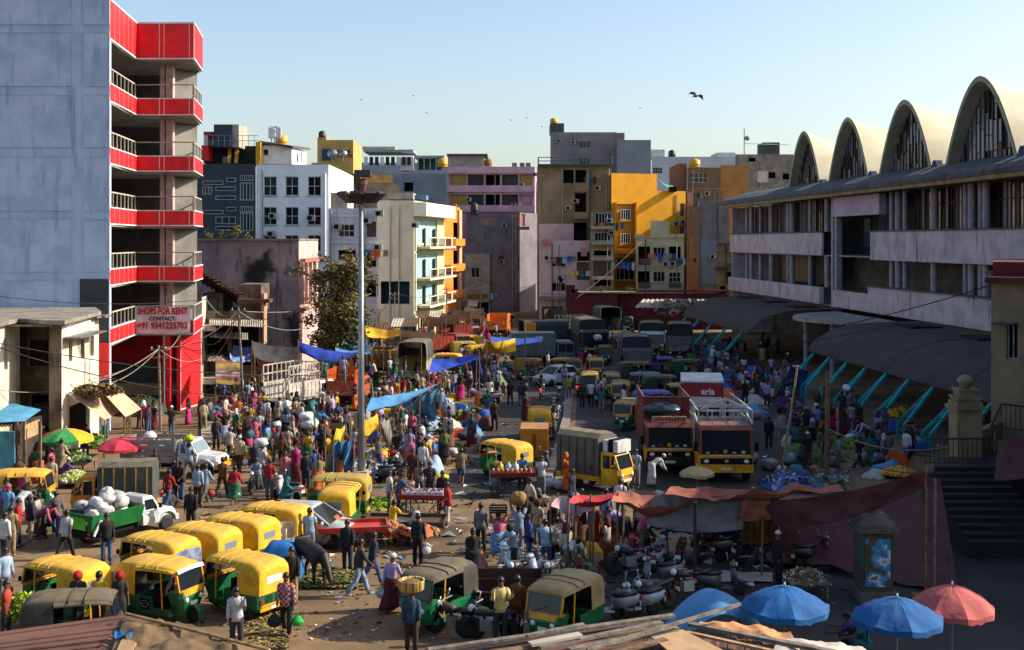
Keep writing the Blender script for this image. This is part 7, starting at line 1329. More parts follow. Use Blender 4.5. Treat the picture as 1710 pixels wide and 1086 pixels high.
# animals
def animal_cow(label,loc,rz,black=True,graze=True):
 V=[((-.62,0,1.08),.2),((-.3,0,1.02),.3),((.1,0,1.0),.31),((.48,0,1.06),.25)];E=[(0,1),(1,2),(2,3)]
 def add(p,r,pr):V.append((p,r));E.append((pr,len(V)-1));return len(V)-1
 hz_=.32 if graze else 1.15;n1=add((.72,.02,1.0 if graze else 1.2),.16,3);n2=add((.9,.04,.68 if graze else 1.32),.12,n1);h=add((1.02,.05,.42 if graze else 1.28),.115,n2);mz=add((1.14,.05,.2 if graze else 1.12),.075,h)
 for s in(-1,1):
  a=add((-.6,s*.18,.8),.15,0);b=add((-.5,s*.19,.58),.085,a);c=add((-.68,s*.19,.36),.055,b);d=add((-.64,s*.19,.1),.045,c);add((-.6,s*.19,.035),.055,d)
  a=add((.46,s*.18,.76),.12,3);b=add((.48,s*.18,.46),.065,a);c=add((.47,s*.18,.12),.045,b);add((.5,s*.18,.035),.055,c)
 me=bpy.data.meshes.new('sk');me.from_pydata([v for v,r in V],E,[]);ob=bpy.data.objects.new('sk',me);COL.objects.link(ob);ob.modifiers.new('s','SKIN')
 for i,(v,r)in enumerate(V):me.skin_vertices[0].data[i].radius=(r,r);me.skin_vertices[0].data[i].use_root=i==1
 sb=ob.modifiers.new('u','SUBSURF');sb.levels=2;sb.render_levels=2
 m2=bpy.data.meshes.new_from_object(ob.evaluated_get(bpy.context.evaluated_depsgraph_get()));bpy.data.objects.remove(ob)
 hide=mat('cow_hide_black' if black else 'cow_hide_white','#121110' if black else '#b9b2a6','#1d1b19' if black else '#a39a8c',sc=1.5,obj=True,rough=.6,bump=.05,blotch='#b5aca0' if black else None,bt=.63)
 for p in m2.polygons:p.use_smooth=True
 m2.materials.clear();m2.materials.append(hide);o=link('cow',m2);o.location=loc;o.rotation_euler=(0,0,rz);tag(o,label,'cow')
 hp=Vector(V[h][0])
 for s in(-1,1):
  mb=MB();mb.smooth=True;b=hp+Vector((-.06,s*.08,.1));mb.tube([b,b+Vector((.02,s*.1,.1)),b+Vector((.1,s*.09,.2))],[.028,.02,.005],6);mb.build('horn',mat('horn','#5a5044',bump=0)if 'horn' not in bpy.data.materials else bpy.data.materials['horn'],o)
  mb=MB();mb.smooth=True;b=hp+Vector((-.08,s*.1,.03));mb.loft([[b+Vector((0,0,-.03)),b+Vector((0,0,.03)),b+Vector((.01,0,0))],[b+Vector((-.02,s*.09,-.05)),b+Vector((-.02,s*.09,.03)),b+Vector((0,s*.09,0))],[b+Vector((-.02,s*.18,-.05)),b+Vector((-.02,s*.18,-.03)),b+Vector((-.01,s*.18,-.04))]]);mb.build('ear',hide,o)
  mb=MB();mb.ball(hp+Vector((.05,s*.1,.0)),.018,.014,.018,6,4);mb.build('eye',M['dark'],o)
 mb=MB();mb.smooth=True;mb.tube([(-.76,0,1.15),(-.86,0,.95),(-.86,.02,.6),(-.85,.02,.38)],[.03,.022,.018,.04],6);mb.build('tail',hide,o);return o
animal_cow('black cow with a pale flank patch grazing on the spilled greens',G(520,972),R(-50),True);animal_cow('white cow seen from behind beside the black cow',G(478,930),R(100),False)
scraps('spilled_greens',[mat('grass_green','#4a5c1e',bump=0),mat('grass_dry','#8a7a40',bump=0)],1500,(500,955,600,985),.03,.12,.1);scraps('straw',[bpy.data.materials['grass_dry'],sc_m[1]],1300,(405,1005,480,1085),.03,.12,.06)
# birds
def bird(x,y,Y,s,label,spread=1.):
 b=thing('bird',label,'bird',P(x,y,Y));dk=bpy.data.materials.get('feather')or mat('feather','#1c1816',bump=0,obj=True);mb=MB();mb.smooth=True;mb.loft([[Vector((x_,r*math.cos(a*1.0472),r*math.sin(a*1.0472)))*s for a in range(6)]for x_,r in((-.5,.02),(-.25,.1),(.1,.13),(.35,.08),(.5,.02))]);mb.add([Vector(v)*s for v in((-.3,-.05,0),(-.3,.05,0),(-.75,.2,.03),(-.75,-.2,.03))],[(0,1,2,3)]);mb.build('body',dk,b)
 for q in(-1,1):
  mb=MB();pts=[(.2,0,.05),(.3,q*.5,.35),(.15,q*1.0,.3*spread),(-.1,q*1.35,-.15*spread),(-.2,q*1.0,.1),(-.25,q*.5,.22),(-.2,0,.05)];pts=[Vector(p)*s for p in pts];mb.add(pts+[p+Vector((0,0,-.02*s))for p in pts],[(0,1,5,6),(1,2,4,5),(2,3,4),(13,12,8,7),(12,11,9,8),(11,10,9)]);mb.build('wing',dk,b)
 b.rotation_euler=(R(20),R(-15),R(35));return b
bird(1162,161,90,.62,'dark kite with bent wings gliding high over the market')
for x,y,w_ in((603,167,'far speck like bird above the ochre rooftop house'),(712,189,'far speck like bird above the long grey block'),(690,160,'tiniest far bird left of the sky centre'),(853,201,'far bird above the pink building'),(879,197,'far bird right above the pink building'),(905,212,'far bird near the yellow tank of the grey tower'),(1069,181,'far bird right of the grey tower')):bird(x,y,260,.32,w_)
# umbrellas
def umbrella(label,x,ytop,Y,r,cols,z=None,segs=8,drop=.45,fringe=None,tilt=(0,0)):
 zt_=zt(ytop,Y);p=W(x,Y);u=thing('market_umbrella',label,'umbrella',(*p,0));mb=MB();mb.tube([(0,0,0),(0,0,zt_+.08)],.022,6);mb.build('pole',M['steel'],u)
 c=Vector((0,0,zt_));T=Matrix.Rotation(tilt[0],3,'X')@Matrix.Rotation(tilt[1],3,'Y')
 for k in range(segs):
  a0,a1=6.2832*k/segs,6.2832*(k+1)/segs;mb=MB();mb.smooth=True
  def f(uu,v):
   a=a0+(a1-a0)*uu;sg=1-.06*math.sin(math.pi*uu)*v;rr=r*v*sg;zz=-drop*(v**1.7)-.03*math.sin(math.pi*uu)*v*v+.045*noise.noise((a*2.5,v*5,r*9))*v+.02*noise.noise((a*7,v*9,r*5));return c+T@Vector((rr*math.cos(a),rr*math.sin(a),zz))
  mb.grid(f,8,9)
  mb.grid(lambda uu,v:f(uu,1)+Vector((0,0,-.13*v-.02*math.sin(uu*15)*v)),6,1)
  m=cols[k%len(cols)];mb.build('canopy_panel',m,u)
  mb=MB();mb.tube([c+T@Vector((0,0,-.02)),f(0,.5)+Vector((0,0,-.02)),f(0,1)+Vector((0,0,-.015))],.009,4);mb.build('rib',M['frame_dark'],u)
 mb=MB();mb.smooth=True;mb.ball(c+Vector((0,0,.06)),.03,.03,.06);mb.build('tip',gw_,u);return u
um={k:mat('umbrella_'+k,v,sc=1.5,bump=.5,bsc=4,rough=.85,obj=True)for k,v in dict(blue='#065e9e',green='#2f8a4a',yellow='#dba51c',orange='#cf6428',lilac='#b4a8c8',red='#c0304a',salmon='#b85a58',straw='#b39a70',grey='#77706c',dblue='#054f8c').items()}
umbrella('rainbow panelled umbrella over the melon stall at left',110,716,57.5,1.35,[um['yellow'],um['lilac'],um['orange'],um['lilac'],um['orange'],um['green'],um['green'],um['yellow']]);umbrella('crimson pink umbrella between the rainbow one and the pickup',205,729,56.3,1.2,[um['red']])
umbrella('blue umbrella with printed fringe, left one by the salmon umbrella',1310,980,29.2,1.1,[um['blue'],um['blue'],um['blue'],um['dblue']]);umbrella('crumpled blue umbrella overlapping the salmon one',1498,999,28.6,1.1,[um['blue'],um['dblue']]);umbrella('faded salmon umbrella at the lower right',1590,978,30,1.05,[um['salmon']],drop=.5)
umbrella('small straw coloured umbrella before the orange trucks',1164,779,51.5,.75,[um['straw']],drop=.25);umbrella('grey umbrella in the far patch of sun',1045,553,118,1.4,[um['grey']])
tent=thing('blue_tarp_tent','pale blue tarp hump stretched over a stall at the lower right','tarp',G(1195,1040));tq=P(1195,990,30.5);mb=MB(tent);mb.smooth=True
tarp_b=mat('tarp_pale_blue','#3f86b8','#3576a6',sc=1.5,bump=.25,bsc=5,streak='#6a9cc0',st=.62,rough=.7)
mb.grid(lambda u,v:Vector((tq.x+(-1.25+2.5*u),tq.y-1.2+2.2*v,tq.z+.08-1.0*abs(2*u-1)**1.7-.25*abs(2*v-1)+.03*noise.noise((u*6,v*6,0)))),22,12);mb.build('sheet',tarp_b,tent)
for dx in(-.6,.6):mb=MB(tent);mb.tube([(tq.x+dx,tq.y,0),(tq.x+dx,tq.y,tq.z-.45)],.03,6);mb.build('pole',M['wood'],tent)
# tarps and stall awnings
def tarpm(n,c,c2=None,**k):return mat(n,c,c2,sc=1.6,bump=.3,bsc=4,rough=.75,**k)
tred,tsal,tgry,tblu,tblu2,tyl,twh,tsky=tarpm('tarp_red','#4a1418','#381013'),tarpm('tarp_salmon','#96543e','#7e4434',streak='#b07458',st=.62),tarpm('tarp_grey','#7d7a78','#66666c'),tarpm('tarp_blue','#1d4fa0','#183f82'),tarpm('tarp_royal','#1a44b4','#15358e'),tarpm('tarp_yellow','#d2a818','#bd9416'),tarpm('tarp_white','#b5b0a8','#9c978f'),tarpm('tarp_sky','#4684b4','#3a70a0')
tort=tarpm('tarp_orange','#c8592a','#b04c22');tredb=tarpm('tarp_bright_red','#b01c22','#941820')
def tarp(label,q,m,sag=.25,wr=.1,poles=True,n=(22,14),name='tarp_awning',cat='tarp',seed=0,fold=0,fn=5):
 q=[Vector(p)for p in q];r=thing(name,label,cat,(q[0].x,q[0].y,0));c=cloth(*q,nu=n[0],nv=n[1],sag=sag,wr=wr,seed=seed,fold=fold,fn=fn);o=Vector(r.location);c.v=[tuple(Vector(v)-o)for v in c.v];c.build('sheet',m,r)
 if poles:
  for p in q:mb=MB(r);mb.tube([(p.x,p.y,0),(p.x+.03,p.y,p.z+.12)],.035,6);mb.build('pole',M['wood'],r)
 return r
tarp('long bright red tarp roof over the clothes stall',[G(948,838,2.5),G(1030,828,2.6),G(1040,818,2.65),G(960,826,2.6)],tredb,seed=1);tarp('pale pink and teal edged sheet over the hanging clothes',[G(918,845,2.2),G(990,852,2.15),G(985,832,2.5),G(930,830,2.4)],tarpm('tarp_pinkwhite','#b8909a','#9c8a98'),seed=2)
tarp('salmon tarp roof just right of the bright red one',[G(1020,836,2.6),G(1165,840,2.5),G(1160,816,2.7),G(1030,820,2.7)],tsal,seed=3,wr=.2,sag=.4,poles=False);tarp('wrinkled grey tarp lying over the blue one',[G(1078,876,1.65),G(1240,884,1.5),G(1250,822,2.75),G(1095,818,2.75)],tgry,seed=4,wr=.3,sag=.35,poles=False,n=(34,22));tarp('deep blue tarp hanging as a wall below the grey one',[G(1085,884,.8),G(1235,896,.6),G(1238,846,1.95),G(1082,846,1.95)],tblu,seed=5,sag=.08,poles=False,fold=.1,fn=5);tarp('orange salmon tarp draped right of the grey one',[G(1235,868,1.9),G(1300,862,2.0),G(1300,828,2.7),G(1240,832,2.6)],tsal,seed=6,wr=.28,poles=False)
tarp('salmon sheet strip behind the long red tarp',[G(1110,826,2.7),G(1410,820,3.0),G(1400,808,3.1),G(1120,812,2.8)],tsal,seed=12,wr=.24,poles=False);tarp('big dull red tarp rising to the right over the dark yard',[G(1300,885,1.7),G(1560,806,4.1),G(1545,786,4.4),G(1272,836,2.5)],tred,seed=7,sag=.4,wr=.2,n=(34,18))
tarp('dull red tarp wall hanging behind the shrine',[G(1240,912,.5),G(1570,985,.1),P(1552,800,45),G(1245,852,2.1)],tred,seed=8,n=(34,18),sag=.1,poles=False,fold=.12,fn=6);tarp('red tarp flap falling beside the dark steps',[G(1545,985,.1),G(1600,985,.1),P(1570,800,44.5),P(1545,800,44.5)],tred,seed=9,sag=.05,poles=False,fold=.08,n=(10,18));tarp('brown and yellow cloth hanging right of the blue tarp',[G(1238,910,.7),G(1300,905,.9),G(1300,862,2.0),G(1240,864,1.9)],tarpm('tarp_brown','#7a5a2a','#6a3a24'),seed=10,sag=.05,poles=False,fold=.08)
tarp('red fabric canopy with dark red body over the landing corner',[P(1660,800,42),P(1760,790,42),P(1760,726,45),P(1668,735,45)],tred,seed=11,sag=.1,poles=False)
# sunny middle market
tarp('royal blue tarp awning in the shade beside the dark hooded truck',[G(716,622,2.3),G(795,600,2.9),G(800,590,3.3),G(722,600,2.8)],tblu2,seed=21);tarp('blue tarp falling to the ground right of the royal awning',[G(792,645,.2),G(815,645,.2),G(802,592,3.2),G(785,600,2.9)],tblu2,seed=22,sag=.05,fold=.12,fn=3,poles=False)
tarp('blue awning with pale fold along the middle stalls',[G(610,688,2.2),G(700,660,2.6),G(735,640,3.0),G(620,664,2.6)],tsky,seed=23);tarp('sky blue tarp side wall of the middle stalls',[G(688,690,.9),G(728,705,.6),G(730,650,2.7),G(690,668,2.3)],tsky,seed=24,sag=.05,fold=.1,fn=3,poles=False)
tarp('yellow cloth bundle stretched behind the lamp mast',[G(608,725,1.6),G(634,715,1.9),G(630,690,2.6),G(585,706,2.4)],tyl,seed=25,wr=.18);tarp('yellow and blue tarp hanging beside the lamp mast',[G(546,790,.3),G(580,792,.3),G(590,735,1.9),G(556,738,1.9)],tsky,seed=26,sag=.05,fold=.12,fn=3);tarp('narrow yellow edge of the hanging tarp',[G(540,792,.25),G(552,792,.25),G(566,732,2.0),G(553,735,1.95)],tyl,seed=27,sag=.04,fold=.05,poles=False);tarp('pale yellow cloth knotted on the stall pole',[G(555,738,1.8),G(574,736,1.8),G(576,708,2.5),G(562,715,2.4)],tyl,seed=28,wr=.15,poles=False)
tarp('grey canvas folded down from the yellow bundle',[G(640,735,1.0),G(660,745,.7),G(650,700,2.1),G(634,700,2.3)],tgry,seed=29,fold=.08,poles=False)
tarp('yellow shop awning under the street tree',[G(612,562,3.3),G(668,560,3.5),G(668,548,3.9),G(610,545,4.0)],tyl,seed=31,sag=.4);tarp('blue sagging tarp below the stained house',[G(500,588,3.6),G(580,598,2.6),G(605,588,3.0),G(497,570,4.4)],tblu2,seed=32,sag=.5);tarp('blue tarp roof against the lamp mast',[G(560,588,2.8),G(620,590,2.7),G(612,568,3.2),G(560,568,3.2)],tsky,seed=33);tarp('dark grey canvas sheet below the ruined house',[G(424,595,3.2),G(495,610,2.6),G(500,580,3.6),G(420,570,4.0)],tarpm('tarp_dark','#35363a','#2a2b2f'),seed=34);tarp('maroon striped awning beside the grey canvas',[G(432,618,2.1),G(470,622,2.2),G(478,600,2.9),G(425,588,3.2)],tarpm('tarp_maroonstripe','#9a8878','#6a3a30'),seed=35);tarp('light blue sheet bundle by the crooked wire pole',[G(385,602,2.6),G(418,605,2.5),G(420,580,3.3),G(382,578,3.4)],tarpm('tarp_light_blue','#7f9ad0','#6a86bc'),seed=36,wr=.3,poles=False);tarp('faded printed banner below the ruined house',[G(360,640,1.9),G(400,642,1.9),G(402,605,3.0),G(360,600,3.2)],stripemat('faded_banner',['#8a7a3a','#7a4a44','#8a8078','#6a5a4a'],1.1,2),seed=37,sag=.05)
tarp('yellow awning with red edge in the road stalls',[G(805,588,2.4),G(862,586,2.5),G(860,565,3.4),G(812,570,3.4)],tyl,seed=38);tarp('dull blue strip awning behind the yellow road awning',[G(818,575,3.0),G(905,572,3.0),G(905,562,3.3),G(820,562,3.3)],tblu,seed=39)
for i,(x0,y0,x1,y1,d_)in enumerate(((652,560,722,566,10),(640,575,700,582,9))):tarp(['upper','lower'][i]+' grey tin awning left of the white street end awnings',[G(x0,y0,3.0),G(x1,y1,3.0),G(x1+3,y1-d_,3.5),G(x0+6,y0-d_,3.6)],M['concrete_lt'],sag=.05,wr=.03,seed=40+i)
for i,(x,y)in enumerate(((722,540),(745,536),(765,530),(785,526))):tarp(['first','second','third','fourth'][i]+' white awning from the left at the street end',[G(x-16,y+4,2.8),G(x+17,y+6,2.7),G(x+22,y-10,3.9),G(x-8,y-13,4.1)],twh,sag=.1,seed=50+i)
tarp('blue tarp lying over goods by the far shed',[G(1172,640,1.0),G(1255,628,1.0),G(1250,618,1.3),G(1165,630,1.3)],tblu,seed=60,poles=False);tarp('blue tarp leaning against the near shed struts',[G(1305,645,.2),G(1345,655,.2),G(1350,618,2.0),G(1320,612,2.2)],tblu,seed=61,poles=False,sag=.05)
tarp('white cloth spread on the ground with drying grain',[G(1130,972,.05),G(1290,972,.05),G(1290,956,.06),G(1140,952,.06)],tarpm('grain_white','#a5a19a','#8f8a82'),sag=0,wr=.05,poles=False,seed=62)
# goods: sacks, crates, heaps, baskets
sackm=mat('sack','#888',oi=True,obj=True,sc=4,bump=.35,bsc=7);cratem=mat('crate','#888',oi=True,obj=True,sc=6,bump=.1)
def sackmesh(seed):
 mb=MB();mb.smooth=True;mb.grid(lambda u,v:Vector(((.3+.1*noise.noise((math.cos(6.283*u)*1.6,v*4+math.sin(6.283*u),seed)))*math.sin(3.14*v)**.7*math.cos(6.2832*u),(.24+.1*noise.noise((math.cos(6.283*u)*1.9,v*5+math.sin(6.283*u),seed+3)))*math.sin(3.14*v)**.7*math.sin(6.2832*u),.2-.2*math.cos(3.1416*v)+.07*noise.noise((math.cos(6.283*u)*2,v*4,seed+math.sin(6.283*u)*2)))),16,9);return mb.mesh('sack',sackm)
SK=[sackmesh(i*3.7)for i in range(4)]
def sack(loc,c,label,s=1.,rz=None,group=None,tilt=0):o=link('sack',random.choice(SK));o.location=loc;o.scale=(s,s,s);o.rotation_euler=(R(tilt),0,rz if rz is not None else random.uniform(0,6));o.color=tocol(COLS.get(c,c));return tag(o,label,'sack',group)
rs_=random.Random(8)
tp=G(207,905).xy;tdir=Vector((math.cos(R(58)),math.sin(R(58))))
for i in range(24):
 a=-1.75+1.8*((i*7)%24)/23;b=rs_.uniform(-.5,.5);p=W(207,44.6)+tdir*a+Vector((-tdir.y,tdir.x))*b;sack((p.x,p.y,.8+.22*(i//7)),['white','#b5b2ae','#a8a6a8'][i%3],'bulging white sack heaped in the green tipper skip',rs_.uniform(.8,1.1),group='white sacks in the tipper',tilt=rs_.uniform(-25,25))
for i in range(9):p=W(246,56.9)+Vector((rs_.uniform(-1.1,1.1),rs_.uniform(-.5,.5)));sack((p.x,p.y,.75+.4*(i//4)),['#a8a49c','#8f8b86','white'][i%3],'grey white sack lying in the planked pickup',1.1,group='sacks in the pickup')
for k,(x,y,z,c,s,l_)in enumerate(((512,774,1.72,'white',1.1,'white sack lower of two on the salmon shirted porter'),(512,774,2.08,'white',1.15,'white sack upper of two on the salmon shirted porter'),(463,772,1.72,'#b8bcc4',.8,'pale bundle on the head of the grey shirted porter'),(437,805,1.6,'white',1.0,'white sack on the shoulder in the sunny crowd'),(478,730,1.6,'white',1.1,'white dome shaped bundle on the head of the person in blue'),(316,800,1.72,'#a3b81c',.8,'lime green leafy bundle on a head by the pickup'),(1414,700,1.72,'white',1.0,'white sack on the head by the near shed'),(391,846,.35,'off white',.8,'white sack lugged by the person in red shirt'),(866,925,1.72,'#8a6a3a',1.15,'bundle of dry brown rope carried on a head'),(998,606,2.0,'#b9b9bc',1.4,'white bundle tied on the shaded auto roof'),(712,945,.05,'white',.001,''))):
 if l_:p=G(x,y);sack((p.x,p.y,z),c,l_,s)
for i,(x,y,c)in enumerate(((640,800,'white'),(705,812,'white'),(722,812,'white'),(735,808,'#c8b81c'),(575,800,'#b8a8a8'),(548,812,'grey'),(690,822,'#a89a90'),(604,800,'#c9541c'),(660,780,'#1f8a3c'),(768,722,'white'),(756,760,'#b8b8bc'),(780,700,'#c8a01c'),(700,760,'#2a5aa8'),(716,745,'#9aa8b8'),(640,765,'#c89020'),(545,798,'#9a8a80'),(1285,785,'#8a8c90'),(1305,790,'white'),(1330,795,'#3a7a80'),(1345,800,'#4a5a68'),(1318,775,'#8a9a98'),(1360,790,'#b8685c'),(1255,775,'#7a7c80'),(1390,780,'#6a6c70'),(1262,700,'#8a8c92'),(1275,690,'grey'),(1475,770,'#3a5a48'),(1440,775,'#8a8a8c'),(1345,690,'#5a7a88'),(1320,685,'#b8b8ba'),(1420,740,'white'),(920,815,'white'),(935,818,'#b9b9bd'),(826,695,'#8a8c2a'),(792,690,'#2c5c9c'),(805,702,'#9a9c3a'),(775,735,'#3a3c50'),(812,640,'#a3b02c'),(822,632,'#9aac30'),(830,645,'#8f9f2a'),(560,640,'#5a3a24'),(700,640,'#3f5a2c'),(730,650,'#6a2a34'))):
 cw=min(COLS,key=lambda k:sum((u-v)**2 for u,v in zip(tocol(COLS[k]),tocol(COLS.get(c,c)))));lab=f"{cw} {'sack' if i % 2 else 'bundle'} on the ground "+('by the two shed poles' if 1240<x and y>760 else 'in deep shade along the near shed' if x>1240 else 'beside the box van' if x>900 else 'at the shaded lane edge' if x>760 and y<760 else 'by the olive shawl heaps' if x>690 else 'right of the lamp mast' if x>610 else 'left of the lamp mast')
 sack(G(x,y),c,lab,rs_.uniform(.9,1.4),group='bundles lying in the market')
 # heaps of produce and piled cloth: single fruits nobody could count
def heap(label,x,y,r,h,cols,n=160,s=(.05,.09),z=0.,sy=1.,name='produce_heap',cat='heap',ball=False,seed=0):
 rd=random.Random(x*7+y+seed);c=G(x,y,z);hp=thing(name,label,cat,c);mb=MB();mb.smooth=True;mb.lathe((0,0,0),[(r,0),(r*.85,h*.4),(r*.45,h*.85),(.02,h*.97)],14,sy=sy);mb.build('mound',cols[-1],hp);mb=MB();mb.smooth=ball
 for i in range(n):
  a=rd.uniform(0,6.28);q=math.sqrt(rd.random());rr=r*q;zz=h*(1-q**1.6);p=Vector((rr*math.cos(a),rr*math.sin(a)*sy,zz+.01));t=rd.uniform(*s);mb.mi=rd.randrange(len(cols))
  if ball:mb.ball(p,t,t,t,6,4)
  else:
   d=Vector((rd.gauss(0,1),rd.gauss(0,1),rd.gauss(0,.8)+.4)).normalized()*t*1.5;e=d.orthogonal().normalized()*t;e.rotate(Matrix.Rotation(rd.uniform(0,6),3,d));mb.quad(p-d,p+e,p+d,p-e)
 tag(mb.build('pieces',cols,hp),kind='stuff');return hp
fm_={k:mat('fruit_'+k,v,bump=0,obj=True,rough=.6)for k,v in dict(green='#3f6a22',lime='#8fa82a',yellow='#d3a81e',orange='#c8641c',red='#9c2018',brown='#6f5236',husk='#8a6a40',purple='#5a2a4c',white='#b5b0a5',dk='#2c3a1c',pink='#b84a68',blue='#2a5aa8',pale='#8fa8c0').items()}
HP=[('pineapple heap on the low stand beside the yellow shirt',648,885,.65,.28,['husk','orange','brown'],True,.46),('second pineapple heap along the low stand',702,890,.68,.26,['husk','brown','orange'],True,.46),('mango coloured fruit heap on the table by the red column',360,690,.6,.35,['yellow','orange'],True,0),('yellow melon heap on the white fruit table',408,708,.7,.5,['yellow','lime'],True,.55),('banana heap under the stained house',440,665,.8,.5,['lime','yellow','husk'],True,.3),('papaya heap by the green saree',500,712,.7,.5,['orange','yellow','brown'],True,.4),('green leaf heap on a white mat behind the autos',635,845,.9,.25,['green','lime'],False,0),('mixed vegetable mat with carrots',690,808,.8,.25,['green','orange','white'],False,0),('brown husk heap in the shade by the road edge',762,772,1.0,.3,['brown','husk'],False,0),('dark green heap at the lane edge',745,752,1.0,.35,['dk','green'],False,0),('marigold heap among the crowd',432,762,.7,.4,['orange','yellow'],False,.3),('lime and chilli table in the sun',402,752,.8,.3,['lime','red','green'],False,.4),('coconut husk pile at the red building door',236,690,1.8,1.1,['brown','husk','dk'],False,0),('green melon heap under the rainbow umbrella',120,770,.9,.5,['green','lime','dk'],True,.5),('green banana heap beside the beige awning',160,745,.7,.6,['lime','green'],False,.5),('cauliflower heap left of the canvas cargo van',125,800,.8,.35,['white','lime'],True,.3),('onion red heap in the shade',725,760,.8,.3,['red','purple'],True,0),('green heap along the near shed',1420,745,1.2,.4,['lime','green'],False,0),('greens under the near shed struts',1470,770,1.0,.4,['green','dk'],False,0),('tall dark green sacking heap by the shed',1345,765,1.3,.9,['dk','green'],False,0),('orange fruit trays beside the landing',1500,790,.9,.3,['orange','yellow'],True,.2),('stacked lime green bags at the lane edge',828,652,1.0,1.3,['lime','green'],False,0),('green cabbages in the dark hooded truck lee',700,650,.9,.6,['green','lime'],True,0),('red tomato tray in the middle stalls',655,668,.7,.5,['red','orange'],True,.5),('lime heap in the far middle stalls',620,672,.7,.5,['lime','orange'],True,.5),('dried flower heap under the red tent',1300,930,.8,.5,['purple','brown'],False,.2),('grain heap on the shaded table by the shrine',1345,965,.6,.2,['white','husk'],False,.5)]
for l_,x,y,r,h,cs_,bl,z in HP:
 heap(l_,x,y,r,h,[fm_[c]for c in cs_],int((230 if not bl else 130)*max(1,r*r)),(.06,.13)if not bl else(.06,.1),z,1.,ball=bl)
 if z>.2 and z!=.46:
  p=G(x,y,z);t=thing('stall_table','plank table under the '+l_.split(' on ')[0].split(' under ')[0].split(' beside ')[0].split(' by ')[0],'table',(p.x,p.y,0));mb=MB();mb.bx(-r,r,-r,r,z-.06,z-.005);mb.build('top',M['wood_grey'],t)
  for sx in(-1,1):
   for sy in(-1,1):mb=MB();mb.bx(sx*r*.9-.03,sx*r*.9+.03,sy*r*.9-.03,sy*r*.9+.03,0,z-.06);mb.build('leg',M['wood_grey'],t)
cl=[('piled clothes heap with yellow cloth behind the clothes stall',1020,905,1.3,.6,['yellow','purple','dk','red']),('folded cloth bale pile with white and blue on top',1050,945,.8,.7,['red','purple','blue','white']),('pink and teal cloth basket heap',965,960,.6,.5,['pink','green','white']),('blue and white plastic pile in the sunny stalls',715,720,1.5,.9,['blue','pale','white','pale']),('blue sheet pile below the yellow bundle',590,790,1.1,.6,['pale','blue','white']),('orange and yellow cloth pile behind the lamp mast',622,785,.8,.9,['orange','yellow','pale']),('dark blue cloth pile in the middle stalls',690,750,1.4,.4,['blue','dk','purple']),('red and teal rag heap by the two shed poles',1325,812,1.4,.5,['pale','red','white','blue']),('pale rag pile behind the shaded poles',1390,800,.9,.3,['white','pale','husk']),('blue and yellow goods at the lane edge',790,700,1.3,.6,['blue','lime','yellow','dk']),('dark goods heap at the lane edge',770,720,1.2,.4,['dk','purple','blue']),('mixed rags by the red skip',795,1000,.7,.4,['pale','blue','red'])]
for l_,x,y,r,h,cs_ in cl:heap(l_,x,y,r,h,[fm_[c]for c in cs_],130,(.14,.26),name='cloth_pile',cat='cloth pile')
wb_=thing('leafy_bundle','bright lime leafy bundle beside the black hooded auto','plant',G(38,1040));leafball(wb_,'leaves',fm_['lime'],G(40,1015,.9),.55,.4,.45,500,.05,.12,2)
def crate(x,y,z,c,label,s=(.5,.35,.3),rz=0.,group=None):
 k=thing('crate',label,'crate',G(x,y,0)+Vector((0,0,z)),rz,group);a,b,h=s
 for q in range(3):
  for sd_ in(-1,1):mb=MB();mb.bx(-a/2,a/2,sd_*b/2-.012,sd_*b/2+.012,h*q/3+.01,h*(q+1)/3-.015);setc(mb.build('slat',cratem,k),c);mb=MB();mb.bx(sd_*a/2-.012,sd_*a/2+.012,-b/2+.014,b/2-.014,h*q/3+.01,h*(q+1)/3-.015);setc(mb.build('slat',cratem,k),c)
 mb=MB();mb.bx(-a/2+.014,a/2-.014,-b/2+.014,b/2-.014,.01,.03);setc(mb.build('floor',cratem,k),c);return k
crate(832,940,1.72,'#1c1c1e','dark crate of yellow fruit held overhead by the man in blue wrap',(.55,.4,.25))
for i in range(14):
 cx_=612+(i%7)*10;lv=i//7;crate(cx_,632,1.3+.5*lv*1.0,['#a88a58','#967848','#b89a68'][i%3],['lower','upper'][lv]+' row crate, '+['first','second','third','fourth','fifth','sixth','seventh'][i%7]+' from left, on the truck behind the lamp mast',(.55,.6,.48),group='crates on the crate truck')
for i,(x,y,z,c)in enumerate(((640,745,0,'#a88a60'),(648,752,.3,'#b8986a'),(668,740,.0,'#6a6a60'),(675,735,0,'#7a7468'),(560,745,.9,'#9a8058'))):crate(x,y,z,c,['wooden box at the foot of the yellow bundle','cardboard coloured box tilted on another by the yellow bundle','grey box among the blue piles','second grey box among the blue piles','slatted crate lid held in the crowd'][i],(.7,.5,.4),i*.5)
